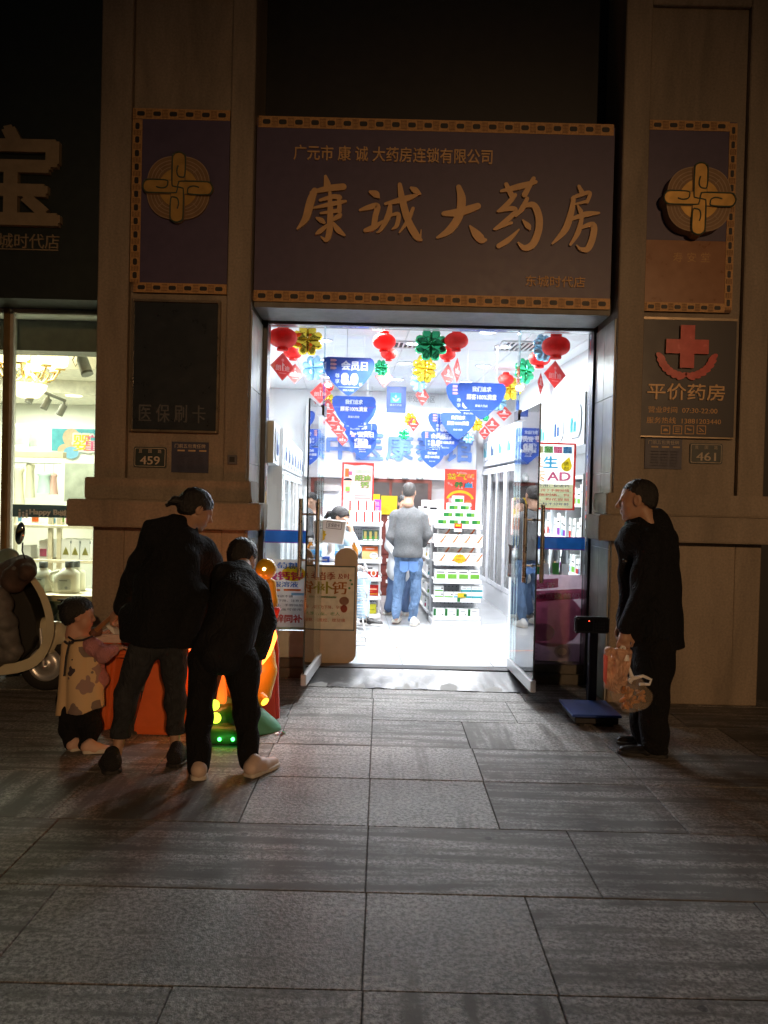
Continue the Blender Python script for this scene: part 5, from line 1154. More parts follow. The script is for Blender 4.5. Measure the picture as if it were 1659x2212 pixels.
for px, py, w_, lab in ((611,730,60,'big red paper lantern at the left front corner'),(633,760,40,'red paper lantern half behind the left front one'),(830,738,48,'red paper lantern left of the middle doorway balloons'),(840,764,34,'red paper lantern under the middle left one'),(986,736,50,'red paper lantern right of the green middle balloon'),
        (966,765,36,'red paper lantern under the middle right one'),(1201,748,60,'big red paper lantern at the right front corner'),(1166,774,46,'red paper lantern half behind the right blue balloon'),(707,836,26,'small red paper lantern behind the left diamond card'),(1093,820,34,'red paper lantern behind the right gold balloon')):
    lantern(px, py, w_, lab)
def diamond(px, py, w_, h_, lab, face=0):
    p, s = where(px, py, h_, .28, .33); k = s/h_; a, b = w_*k/2, s/2; c = IM @ p; t = T('diamond_card', lab, 'hanging card', c, 'red diamond cards')
    m = MB(); turn = math.acos(min(1, w_/h_*.98)) if w_/h_ < .95 else 0; u = (IR*math.cos(turn)+ID*math.sin(turn)); b_ = s/2
    pl = [(0,-b_),(b_,0),(0,b_),(-b_,0)]; m.slab(pl, c, u, Z, .003, TAG)
    n = u.cross(Z); ed = mat('pale_pink_print',(.78,.40,.40),.5)
    for (x0,y0),(x1,y1) in zip(pl, pl[1:]+pl[:1]):
        m.slab([(x0*.95,y0*.95),(x1*.95,y1*.95),(x1*.92,y1*.92),(x0*.92,y0*.92)], c+n*.0012, u, Z, 0, ed)
    if face == 0:
        m.text('朗', c+n*.001-u*(b_*.36)-Z*(b_*.10), u, Z, WH, W=b_*.44, H=b_*.44, off=.001, bold=.05); m.text('迪', c+n*.001+u*(b_*.36)-Z*(b_*.10), u, Z, WH, W=b_*.42, H=b_*.40, off=.001, bold=.05)
        m.slab([(-.05*b_,-.3*b_),(.07*b_,-.3*b_),(.05*b_,.06*b_),(.18*b_,.12*b_),(.04*b_,.22*b_),(-.02*b_,.34*b_),(-.06*b_,.1*b_)], c+n*.0015, u, Z, 0, WH)
        m.slab(arc(0,.46*b_,.11*b_,.11*b_,0,350,14), c+n*.0015, u, Z, 0, ed); m.slab([(-.3*b_,-.50*b_),(.3*b_,-.50*b_),(.3*b_,-.44*b_),(-.3*b_,-.44*b_)], c+n*.0015, u, Z, 0, ed)
    else:
        m.slab(arc(0,.36*b_,.17*b_,.17*b_,0,350,14), c+n*.0015, u, Z, 0, WH); m.slab([(-.28*b_,.0),(.28*b_,.0),(.12*b_,.2*b_),(-.12*b_,.2*b_)], c+n*.0018, u, Z, 0, WH)
        m.slab([(-.6*b_,-.12*b_),(.6*b_,-.12*b_),(.6*b_,-.04*b_),(-.6*b_,-.04*b_)], c+n*.0015, u, Z, 0, WH); m.slab([(-.3*b_,-.56*b_),(.3*b_,-.56*b_),(.3*b_,-.48*b_),(-.3*b_,-.48*b_)], c+n*.0015, u, Z, 0, WH); m.slab([(-.1*b_,-.36*b_),(.12*b_,-.3*b_),(.02*b_,-.24*b_)], c+n*.0015, u, Z, 0, ORG)
    P('card', m, t); m = MB(); string(m, c, b_); P('string', m, t)
for i, (px, py, w_, h_, lab, fc) in enumerate(((610.5,792,50,60,'dark red diamond card under the left front lantern',0),(637,807,40,43,'red diamond card just behind the left front diamond',0),(692,849,44,45,'red diamond card left of the second heart banner',0),(708,882,38,42,'red diamond card at the left door fitting',1),(719,909,34,36,'red diamond card second from the lower end of the left chain',1),(731,928,32,33,'red diamond card just above the lowest left one',1),(740,949,25,28,'small red diamond card at the lower end of the left chain',0),
        (830,815,40,43,'red diamond card right of the first heart banner',1),(912.6,855,33,43,'red diamond card under the middle gold balloon',1),(968,811,36,50,'red diamond card under the middle right lanterns',1),(988,800,24,55,'turned red diamond card beside the middle right one',0),(1199,809,56,60,'dark red diamond card under the right front lantern',0),(1168,829,24,48,'turned red diamond card left of the right front diamond',1),(1089,893,33,34,'red diamond card at the right door fitting',1),(1063,918,33,34,'red diamond card low on the right chain',1),(1047,935,28,30,'lowest red diamond card on the right chain',1),(893.5,915,28,35,'red diamond card above the middle blue letters',1))):
    diamond(px, py, w_, h_, lab, fc)
def heart(px, ytop, w_, face, lab):
    v = min(max(.52*F/w_-6.77, .5), 4.75); p = iv(px, ytop, v); s = w_*(6.77+v)/F; h = s*.74
    # shield: flat top, round shoulders, pointed foot
    out = [(-.42,0)]+[(-.5+.08*(1-math.sin(a)), -.08*(1-math.cos(a))*1) for a in ()]+arc(-.40,-.12,.10,.12,90,180,5)+[(-.49,-.2),(-.44,-.33),(-.33,-.48),(-.17,-.63),(-.04,-.73),(0,-.745)]
    out += [(-x, y) for x, y in out[::-1]][1:]
    t = T('heart_banner', lab, 'hanging banner', IM @ p, 'blue shield banners'); m = MB(IM); f = Vector((0,-.002,0))
    m.slab([(x*s, y*s) for x, y in out], p, X, Z, .004, mat('shield_blue', (.022,.062,.30), .5, spec=.2))
    def tx(s_, x, y, W, H, k=1, b=.05, mm=WH): txt(m, s_, p+f+Vector((x*s,0,y*s)), mm, W*s, H*s, .001*k, b)
    if face == 'A':
        tx('会员日', .11, -.16, .52, .19, 1, .09); 
        for k in range(3): m.slab([(-.36*s,(-.09-.075*k)*s),(-.27*s,(-.09-.075*k)*s),(-.23*s,(-.065-.075*k)*s),(-.27*s,(-.04-.075*k)*s),(-.36*s,(-.04-.075*k)*s)], p+f*1.5, X, Z, 0, mat('pale_pink_print',(.78,.40,.40),.5))
        tx('尊', -.22, -.36, .09, .09); tx('享', -.22, -.47, .09, .09); tx('8.0', .02, -.42, .34, .24, 1, .16); tx('折', .24, -.52, .07, .07)
        m.slab([(-.2*s,-.585*s),(.2*s,-.585*s),(.2*s,-.575*s),(-.2*s,-.575*s)], p+f*1.5, X, Z, 0, WH); tx('康诚大药房', 0, -.64, .22, .045)
    else:
        tx('我们追求', 0, -.13, .40, .11, 1, .08); tx('顾客100%满意', 0, -.29, .62, .12, 1, .08); tx('康诚大药房', 0, -.47, .26, .055)
    P('panel', m, t); m = MB(IM)
    for x in (-.3, .3): m.ring([(p.x+x*s, v, p.z), (p.x+x*s, v, CEIL)], .0012, STR, 4, cap=False)
    P('string', m, t)
for px, yt, w_, fc, lab in ((754,772,110,'A','nearest left blue shield banner announcing the member day'),(765,856,94,'B','second left blue shield banner promising satisfied customers'),(768,868,90,'A','third left blue shield banner mostly hidden by the second'),(779,914,73,'B','fourth left blue shield banner in front of the blue letters'),(783,928,66,'A','fifth left blue shield banner mostly hidden by the fourth'),(784,948,58,'B','lowest and farthest left blue shield banner'),
        (1041,827,106,'B','nearest right blue shield banner promising satisfied customers'),(1014,829,100,'A','second right blue shield banner set off to the left'),(990,892,77,'B','third right blue shield banner with two lines of text'),(962,893,74,'A','fourth right blue shield banner half hidden by the third'),(963,938,62,'B','fifth right blue shield banner before the blue letters'),(940,932,60,'A','sixth right blue shield banner half hidden by the fifth'),(934,972,52,'B','lowest and farthest right blue shield banner')):
    heart(px, yt, w_, fc, lab)
def vent(px, py, w_, d_, lab):
    d = IMI.to_3x3() @ ray(px, py); c = IMI @ Vector((0,0,CAMZ)); p = c+d*((CEIL-c.z)/d.z); t = T('ceiling_vent', lab, 'air vent', IM @ p, 'air vents in the shop ceiling')
    m = MB(IM); VF = mat('vent_frame', (.72,.74,.77), .4); z = CEIL-.001
    m.box(p.x-w_/2, p.x+w_/2, p.y-d_/2, p.y-d_/2+.03, z-.015, z, VF); m.box(p.x-w_/2, p.x+w_/2, p.y+d_/2-.03, p.y+d_/2, z-.015, z, VF); m.box(p.x-w_/2, p.x-w_/2+.03, p.y-d_/2+.0305, p.y+d_/2-.0305, z-.015, z, VF); m.box(p.x+w_/2-.03, p.x+w_/2, p.y-d_/2+.0305, p.y+d_/2-.0305, z-.015, z, VF); P('frame', m, t)
    m = MB(IM); m.box(p.x-w_/2+.031, p.x+w_/2-.031, p.y-d_/2+.031, p.y+d_/2-.031, z-.003, z-.001, mat('vent_dark', (.05,.05,.06), .8))
    for i in range(9): x = p.x-w_/2+.05+i*(w_-.1)/8; m.box(x-.008, x+.008, p.y-d_/2+.032, p.y+d_/2-.032, z-.012, z-.004, VF)
    P('grille', m, t)
vent(892, 744, .50, .36, 'slatted air vent in the ceiling left of the green balloon'); vent(1128, 747, .50, .50, 'slatted air vent in the ceiling near the right front lantern')
# ================================================================ NURSERY SHOP ON THE LEFT
YN = 6.60
WARM = mat('cream_wall', (.75, .76, .70), .7, var=.03); PINE = mat('pale_pine', (.70, .63, .47), .5, var=.06); JUG = mat('milky_plastic', (.72, .74, .64), .35, var=.03); LABL = mat('grey_label_print', (.34, .38, .38), .5)
def nursery():
    t = T('nursery_signboard', 'dark green signboard with big dull gold character over the left shop', 'signboard', pt(60,645,6.2))
    DG = mat('sign_dark_green', (.018, .026, .024), .45); x1 = pt(218,580,6.2).x; z0 = pt(110,645,6.2).z
    m = MB(); m.box(-7.5, x1, 6.22, 6.6, z0, 6.8, DG); P('sign_face', m, t)
    m = MB(); c = pt(30, 383, 6.22); DW = mat('dull_cream_letter', (.30,.235,.15), .5)
    m.text('宝', c, X, Z, DW, W=.74, H=.74, depth=.05, off=0, bold=.05); P('big_character', m, t)
    m = MB(); m.text('东城时代店', pt(47, 521, 6.22), X, Z, DW, W=.60, H=.115, depth=.012, off=0); a = pt(-20,538,6.22); b = pt(126,541,6.22); m.box(a.x, b.x, 6.212, 6.2199, b.z-.004, b.z+.004, DW); P('branch_lettering', m, t)
    q = pt(222, 588, 6.16); m = MB(); m.box(q.x-.03, q.x+.028, 6.13, 6.21, pt(222,641,6.16).z, pt(222,538,6.16).z, DG); S('shutter_box', m, 'narrow dark box at the lower right corner of the left signboard', 'box', bev=.003)
    t = T('nursery_window', 'warm lit nursery shop window in brass coloured frame', 'shop window', (-4, YN, 0)); BRASS = mat('brass_frame', (.34,.24,.11), .35, metal=.6); LT = mat('pale_frame', (.55,.54,.47), .4)
    zb = pt(110,661,YN).z; zt = pt(110,678,YN).z; xr = XL0-.004; xm = pt(15,900,YN).x
    m = MB(); m.box(-7.5, xr, YN-.05, YN+.1, zb, z0-.002, mat('blue_header',(.03,.045,.13),.4)); P('header', m, t)
    m = MB(); m.box(xm+.05, xr, YN-.03, YN+.08, zt, zb-.002, LT); m.box(-7.5, xm-.05, YN-.03, YN+.08, zt, zb-.002, LT); P('top_rail', m, t, .004)
    m = MB(); m.box(xm-.024, xm+.024, YN-.04, YN+.06, .0, zb-.001, BRASS); P('mullion', m, t, .006)
    m = MB(); m.box(xm+.025, xm+.05, YN-.02, YN+.05, .15, zt-.001, LT); P('inner_trim', m, t)
    m = MB(); m.box(-7.5, xr, YN-.04, YN+.1, 0, .14, mat('dark_base_stone', (.07,.065,.055), .4)); P('base', m, t)
    m = MB(); m.box(xm+.066, xr, YN-.006, YN+.006, .141, zt-.002, glass('nursery_glass',(.94,.96,.90))); p = P('pane', m, t)
    m = MB(); m.box(-7.5, xm-.025, YN-.006, YN+.006, .141, zt-.002, glass('nursery_glass')); P('pane', m, t)
    za, zc = pt(110,1091,YN).z, pt(110,1118,YN).z; m = MB(); o = Vector((xm+.066, YN-.010, zc)); BW = mat('white_sticker', (.85,.86,.84), .5); BD = mat('slate_film', (.06,.085,.095), .5)
    m.quad(o, o+X*(xr-xm-.07), o+X*(xr-xm-.07)+Z*(za-zc), o+Z*(za-zc), BD)
    m.text('Happy Bud', pt(103,1108,YN-.012), X, Z, BW, W=.31, H=.060, off=.001, bold=.10); m.text('悦芽', pt(142,1109,YN-.012), X, Z, BW, W=.11, H=.052, off=.001, bold=.06)
    for i, (dx, hh) in enumerate(((-.03,.05),(0,.03),(.03,.045))):
        q = pt(50,1111,YN-.012)+X*dx; m.slab([(-.009,-.03),(.009,-.03),(.009,-.03+hh),(-.009,-.03+hh)], q, X, Z, 0, BW); m.slab(arc(0,-.015+hh,.009,.009,0,340,10), q, X, Z, 0, BW)
    P('slate_band', m, p)
    # room
    w_ = MB(); w_.box(-6.6,-6.5,6.72,10.5,0,3.3,WARM); w_.box(-6.5,-2.3,10.4,10.5,0,3.3,WARM); w_.box(-2.36,-2.26,6.87,10.4,0,3.3,WARM); S('nursery_wall', w_, kind='structure')
    m = MB(); m.box(-6.5,-2.361,6.72,10.399,.0,.10,mat('nursery_floor_tile',(.5,.48,.42),.3)); S('nursery_floor', m, kind='structure')
    m = MB(); m.box(-6.5,-2.361,6.72,10.399,3.05,3.15,WARM); m.box(-6.5,-2.362,8.4,10.398,2.86,3.049,mat('cream_ceiling',(.78,.76,.66),.7)); S('nursery_ceiling', m, kind='structure')
    m = MB(); m.box(-6.49,-2.363,6.9,7.15,2.78,3.049,mat('grey_bulkhead',(.16,.165,.14),.6)); S('roller_shutter_box', m, 'dark grey roller shutter box inside the top of the nursery window', 'shutter box')
    m = MB(); pl = [(x, .06*math.sin(x*1.6)) for x in np.linspace(-6.4,-2.4,30)]; vs = []
    for x, s_ in pl: vs += [(x, 9.2+s_*3, 2.70), (x, 9.2+s_*3, 2.859), (x, 10.39, 2.70)]
    k = len(pl); m.add(vs, [(3*i, 3*i+3, 3*i+4, 3*i+1) for i in range(k-1)]+[(3*i, 3*i+2, 3*i+5, 3*i+3) for i in range(k-1)], mat('cream_ceiling',(.78,.76,.66),.7)); S('ceiling_cove', m, 'curved cream ceiling cove at the back of the nursery shop', 'ceiling cove')
    # chandelier
    c = pt(62, 790, 8.0); t = T('chandelier', 'gold chandelier with glowing white shades in the nursery window', 'chandelier', c); GB = mat('gilt_brass', (.72,.48,.16), .25, metal=.9); SH = mat('glowing_shade', (.9,.85,.7), .5, emit=(1,.86,.58), estr=2.6)
    m = MB(); m.ring([c+Z*.55, c+Z*.02, c-Z*.10], [.012,.02,.045], GB, 12); m.lathe([(.02,.34),(.09,.30),(.11,.26),(.03,.24)], c, GB, 20, lobes=8, lamp=.15); m.ball(c-Z*.12, .05, GB, 14); P('stem', m, t)
    for i in range(8):
        a = 2*math.pi*i/8+.2; d = Vector((math.cos(a), math.sin(a), 0)); m = MB()
        m.ring([c-Z*.06, c+d*.12-Z*.17, c+d*.24-Z*.13, c+d*.30-Z*.03], [.016,.013,.011,.010], GB, 8); m.ring([c+d*.16-Z*.15, c+d*.2-Z*.08, c+d*.16-Z*.05], [.01,.008,.004], GB, 6); m.lathe([(0,-.03),(.05,-.03),(.055,-.015),(.02,-.01)], c+d*.30, GB, 14); ar = P('arm', m, t)
        m = MB(); m.lathe([(.035,-.01),(.075,.02),(.085,.09),(.07,.13)], c+d*.30, SH, 16); P('shade', m, ar)
    m = MB(); m.lathe([(0,-.34),(.10,-.32),(.17,-.24),(.18,-.19)], c, SH, 20); P('bowl_shade', m, t)
    lamp('chandelier_lamp', 'POINT', c+Z*.25, 30, (1,.86,.62), .12, t)
    # track lights
    t = T('track_light', 'grey ceiling track with three square spot heads in the nursery', 'track light', pt(100,830,8.6)); GT = mat('track_grey',(.20,.205,.18),.5)
    a, b = pt(68,836,8.0), pt(141,866,8.35); m = MB(); m.ring([a,b], .018, GT, 8); P('rail', m, t)
    for s_ in (.05,.5,.97):
        q = a.lerp(b, s_); m = MB(); m.ring([q, q-Z*.06], .012, GT, 8); d = Vector((-.35,-.3,-1)).normalized(); m.ring([q-Z*.05, q-Z*.05+d*.12], .036, GT, 14, smooth=False); P('spot_head', m, t)
    q = pt(176, 708, 7.4); q.z = 3.049; t = T('spot_lamp', 'white spot lamp hanging by a bracket at the top of the nursery window', 'spot lamp', q); m = MB(); m.ring([q, q-Z*.22], .012, GT, 8); m.ring([q-Z*.13, q+Vector((-.08,0,-.26)), q+Vector((-.05,0,-.32)), q+Vector((-.01,0,-.25))], .005, GT, 6); P('bracket', m, t)
    m = MB(); d = Vector((.42,-.15,-1)).normalized(); m.ring([q-Z*.22, q-Z*.22+d*.04, q-Z*.22+d*.17], [.038,.055,.055], mat('white_lamp_body',(.62,.62,.58),.4), 16); m.ring([q-Z*.22+d*.171, q-Z*.22+d*.195], .056, GT, 16); P('head', m, t)
    for i, (px, py) in enumerate(((105,845),(158,940))):
        q = pt(px, py, 9.4); q.z = 2.69 if i else 2.85; m = MB(); m.lathe([(0,0),(.09,0),(.10,.008)], q, SH, 18); S('ceiling_spot', m, 'glowing round ceiling spot in the nursery, %s one' % ('nearer' if i == 0 else 'farther'), 'ceiling light')
    lamp('nursery_fill_light', 'AREA', (-3.4, 7.35, 2.74), 78, (.98,1,.87), .7, spread=math.radians(120)); lamp('nursery_fill_light', 'AREA', (-4.0, 8.2, 2.84), 52, (.98,1,.87), 1.0); lamp('nursery_fill_light', 'AREA', (-4.4, 9.4, 2.65), 62, (.98,1,.87), 1.0)  # bare area lights without fixtures; the front one added to brighten the goods
    # banner, frames, clothes
    Yb = 10.36; a, b = pt(112,925,Yb), pt(225,976,Yb); m = MB(); m.quad((a.x,Yb,b.z),(b.x,Yb,b.z),(b.x,Yb,a.z),(a.x,Yb,a.z), mat('aqua_banner_print',(.12,.42,.50),.5))
    q = pt(154,945,Yb-.004); m.slab(arc(0,0,.115,.12,0,350,24), q, X, Z, 0, mat('skin_banner_print',(.72,.52,.36),.5)); m.slab(arc(-.05,-.17,.13,.09,0,350,20), q-Y_*.001, X, Z, 0, mat('skin_banner_print',(.72,.52,.36),.5)); m.slab(arc(.0,-.2,.10,.08,0,350,16), q-Y_*.002, X, Z, 0, SKY)
    for s_, px, mm in (('婴',176,YEL),('童',199,PINK)): m.text(s_, pt(px,957,Yb-.003), X, Z, WH, W=.27, H=.27, bold=.12); m.text(s_, pt(px,957,Yb-.005), X, Z, mm, W=.22, H=.22, bold=.04)
    S('baby_banner', m, 'aqua banner with a simple baby drawing at the back of the nursery', 'banner')
    for i, (x0,y0,x1,y1) in enumerate(((27,915,60,968),(58,930,86,972))):
        Yf = 9.6+.1*i; a, b = pt(x0,y0,Yf), pt(x1,y1,Yf); m = MB(); m.box(a.x,b.x,Yf,Yf+.03,b.z,a.z,CARD); m.box(a.x+.03,b.x-.03,Yf-.002,Yf-.0005,b.z+.04,a.z-.04,mat('pale_mint_paper',(.55,.66,.58),.5)); S('picture_frame', m, 'pale framed picture above the nursery clothes, %s of two' % ('larger' if i == 0 else 'smaller'), 'picture frame')
    Yr = 8.9; t = T('clothes_rail', 'pale wooden wall rail with hanging baby clothes', 'clothes rail', pt(80,985,Yr)); a, b = pt(20,972,Yr), pt(140,990,Yr); m = MB(); m.box(a.x,b.x,Yr-.05,Yr+.05,(a.z+b.z)/2-.04,(a.z+b.z)/2+.03,PINE); P('rail_board', m, t, .004); m = MB(); m.ring([(a.x,Yr-.1,a.z-.14),(b.x,Yr-.1,a.z-.14)], .012, ALU, 8); P('hanging_bar', m, t)
    zr = a.z-.14
    for i, (px, pw, y0, y1, cc, lab) in enumerate(((40,26,1005,1092,(.70,.68,.52),'cream baby dress at the left end of the nursery rail'),(66,20,998,1075,(.72,.70,.60),'white baby gown hanging beside the cream dress'),(96,32,1020,1066,(.42,.56,.55),'pale aqua baby jumper in the middle of the rail'),(116,16,1022,1068,(.62,.40,.36),'pale pink baby top behind the aqua jumper'))):
        Yc = Yr-.1+.05*(i % 2); c = pt(px, y0, Yc); c1 = pt(px, y1, Yc); w2 = pw*Yc/F/2; hh = c.z-c1.z; m = MB(); cm = mat('cloth_%s' % lab.split()[1], cc, .9, var=.06)
        n = 14; vs = []
        for r, (z, rw, rd) in enumerate(((0,.45,.02),(-.04,.8,.04),(-.12,1.0,.05),(-.2,.72,.05),(-.6,.8,.06),(-1,1.0,.08))):
            for k in range(n):
                an = 2*math.pi*k/n; vs.append((c.x+w2*rw*math.cos(an), Yc+(rd+.012*math.sin(6*an+i)*(-z))*math.sin(an), c.z+z*hh))
        m.add(vs, [(p*n+k, p*n+(k+1) % n, (p+1)*n+(k+1) % n, (p+1)*n+k) for p in range(5) for k in range(n)], cm, True); m.add(vs[:n], [tuple(range(n-1,-1,-1))], cm)
        m.ring([(c.x, Yc, c.z), (c.x, Yc, zr+.02)], .004, ALU, 6); S('baby_garment', m, lab, 'baby clothes')
    m = MB(); p0, p1 = pt(140,1000,9.9), pt(218,1085,9.9); m.box(p0.x,p1.x,9.9,9.93,p1.z,p0.z,mat('grey_stone_panel',(.30,.33,.28),.6,var=.25,scale=6)); S('stone_panel', m, 'grey stone patterned panel on the nursery back wall', 'wall panel')
    # display shelf with boxes and jugs
    Ys = 7.5; t = T('display_shelf', 'pale pine ladder shelf full of baby goods in the nursery window', 'shelf', (pt(150,1270,Ys).x, Ys, .1))
    xa, xb = pt(25,1200,Ys).x, pt(214,1200,Ys).x
    for y in (1135, 1210): z = pt(150,y,Ys).z; m = MB(); m.box(xa, xb, Ys, Ys+.34, z-.03, z, PINE); P('shelf', m, t, .003)
    for px in (28, 106, 125): m = MB(); x = pt(px,1200,Ys).x; m.box(x-.02, x+.02, Ys+.01, Ys+.05, .1, pt(px,1112,Ys).z, PINE); P('ladder_leg', m, t, .003)
    m = MB(); zl = pt(150,1278,7.0).z; m.box(pt(60,1270,7.0).x, -2.37, 6.72, 7.25, zl-.05, zl, PINE); m.box(pt(60,1270,7.0).x, -2.37, 6.72, 6.75, .1, zl-.051, mat('green_frosted',(.16,.22,.17),.4)); S('window_ledge', m, 'pine window ledge with frosted green front in the nursery', 'ledge')
    zt_ = pt(150,1210,Ys).z
    for i, (px, w2) in enumerate(((140,20),(160,19),(182,22))):
        c = pt(px,1210,Ys); m = MB(); h_ = .20; w3 = w2*Ys/F/2; m.box(c.x-w3, c.x+w3, Ys+.02, Ys+.2, zt_+.0005, zt_+h_, CARD); o = Vector((c.x, Ys+.0185, zt_)); m.slab([(-.03,.05),(.03,.05),(.02,.08),(.0,.13),(-.02,.08)], o, X, Z, 0, mat('pear_print',(.40,.38,.12),.5)); m.slab([(.04,.16),(.055,.16),(.055,.185),(.04,.185)], o, X, Z, 0, LABL)
        S('baby_goods_box', m, 'white box with small pear picture on the nursery shelf, %s' % ('left of three','middle of three','right of three')[i], 'box', 'pear picture boxes')
    zt2 = pt(150,1135,Ys).z
    zl = pt(150,1278,7.0).z
    for i in range(10):
        px = 34+18.5*i; c = pt(px,1135,Ys); h_ = RN.uniform(.10,.2); cc = RN.choice((CARD, ORG, SKY, PINK, JUG, LIME)); lvl = (zt2, zt_)[i % 2] if i < 5 else zt2
        m = MB(); m.box(c.x-.04, c.x+.04, Ys+.05, Ys+.2, lvl+.0005, lvl+h_, CARD); m.box(c.x-.032, c.x+.032, Ys+.048, Ys+.0495, lvl+h_*.15, lvl+h_*.55, cc); S('baby_goods_carton', m, 'small carton on the nursery shelf, %s from the mullion' % ('first','second','third','fourth','fifth','sixth','seventh','eighth','ninth','tenth')[i], 'carton', 'small nursery cartons')
    for i in range(14):
        px = 30+13.3*i; yl = (1135, 1210, 1278)[i % 3]; c = pt(px, yl, Ys); h_ = RN.uniform(.09,.19); cc = RN.choice((ORG, SKY, PINK, LIME, REDP, TEAL, CARD)); lvl = (zt2, zt_, zl)[i % 3]; yo = .22 if i % 3 < 2 else -.42
        m = MB(); m.box(c.x-.034, c.x+.034, Ys+yo, Ys+yo+.11, lvl+.0005, lvl+h_, CARD); m.box(c.x-.028, c.x+.028, Ys+yo-.002, Ys+yo-.0005, lvl+h_*.1, lvl+h_*.5, cc); S('baby_goods_carton', m, 'slim carton in the back line of nursery goods, place %s of fourteen' % ('one','two','three','four','five','six','seven','eight','nine','ten','eleven','twelve','thirteen','fourteen')[i], 'carton', 'back line nursery cartons')
    # shelf under the pear boxes and background goods
    for i, (px, Yj, sc_, lab) in enumerate(((88,6.95,1.,'milky jug with dark cap left on the window ledge'),(144,6.92,1.05,'milky handled jug with dark cap in the middle of the ledge'),(158,7.08,1.0,'milky jug half behind the handled one'))):
        c = pt(px,1278,Yj); c.z = zl+.0005; t = T('detergent_jug', lab, 'jug', c, 'milky jugs'); W2, D2, H2 = .105*sc_, .06*sc_, .215*sc_; n = 20; vs = []
        for z, rw, rd in ((0,.9,.9),(.02,1,1),(.45,1,1),(.68,.98,.97),(.82,.75,.85),(.93,.42,.6),(1.0,.26,.42)):
            for k in range(n):
                an = 2*math.pi*k/n; cx_, sy_ = math.copysign(abs(math.cos(an))**.7, math.cos(an)), math.copysign(abs(math.sin(an))**.7, math.sin(an)); vs.append((c.x+W2*rw*cx_+(.02 if z > .8 else 0), c.y+D2*rd*sy_, c.z+H2*z))
        m = MB(); m.add(vs, [(p*n+k, p*n+(k+1) % n, (p+1)*n+(k+1) % n, (p+1)*n+k) for p in range(6) for k in range(n)], JUG, True); m.slab(rrect(-.055,.03,.06,.13,.015), c-Y_*(D2+.002), X, Z, 0, mat('pale_label_paper',(.58,.62,.58),.5)); m.slab([(-.04,.11),(.03,.11),(.03,.115),(-.04,.115)], c-Y_*(D2+.003), X, Z, 0, INK); m.slab(arc(.02,.05,.014,.014,0,340,10), c-Y_*(D2+.003), X, Z, 0, LABL); P('body', m, t)
        m = MB(); m.lathe([(.036,H2),(.037,H2+.05),(.03,H2+.053),(0,H2+.053)], c+X*.02, mat('dark_grey_cap',(.06,.07,.07),.45), 18); P('cap', m, t)
        if i == 1: m = MB(); m.ring([c+Vector((-W2*.55,0,H2*.86)), c+Vector((-W2*1.25,0,H2*.75)), c+Vector((-W2*1.35,0,H2*.45)), c+Vector((-W2*.9,0,H2*.18))], .016, JUG, 10); P('handle', m, t)
    c = pt(112,1277,7.12); c.z = zl+.0005; m = MB(); m.box(c.x-.06,c.x+.06,7.12,7.2,c.z,c.z+.15,CARD); m.box(c.x-.055,c.x+.055,7.1185,7.1195,c.z+.005,c.z+.06,GRNP); m.box(c.x-.03,c.x-.01,7.117,7.1184,c.z+.01,c.z+.05,LIME); S('baby_goods_box', m, 'white and green carton between the two milky jugs', 'carton')
    zk = pt(130,1385,6.42).z; c = pt(133,1385,6.42); m = MB(); m.box(c.x-.16,c.x+.16,6.28,6.54,.001,zk,mat('dull_green_crate',(.10,.13,.10),.5)); S('storage_crate', m, 'dull green crate under the nursery window with a pump bottle on it', 'crate', bev=.01)
    c.z = zk+.0005; m = MB(); m.lathe([(0,0),(.085,0),(.095,.02),(.095,.13),(.075,.20),(.035,.235),(.032,.26)], c, mat('dull_green_bottle',(.16,.21,.17),.35), 20); m.lathe([(.038,.261),(.038,.30),(.012,.303),(.012,.335),(.04,.337),(.04,.345),(0,.347)], c, BLK, 16); S('pump_bottle', m, 'dull green pump bottle standing on the crate under the nursery window', 'bottle')
nursery()
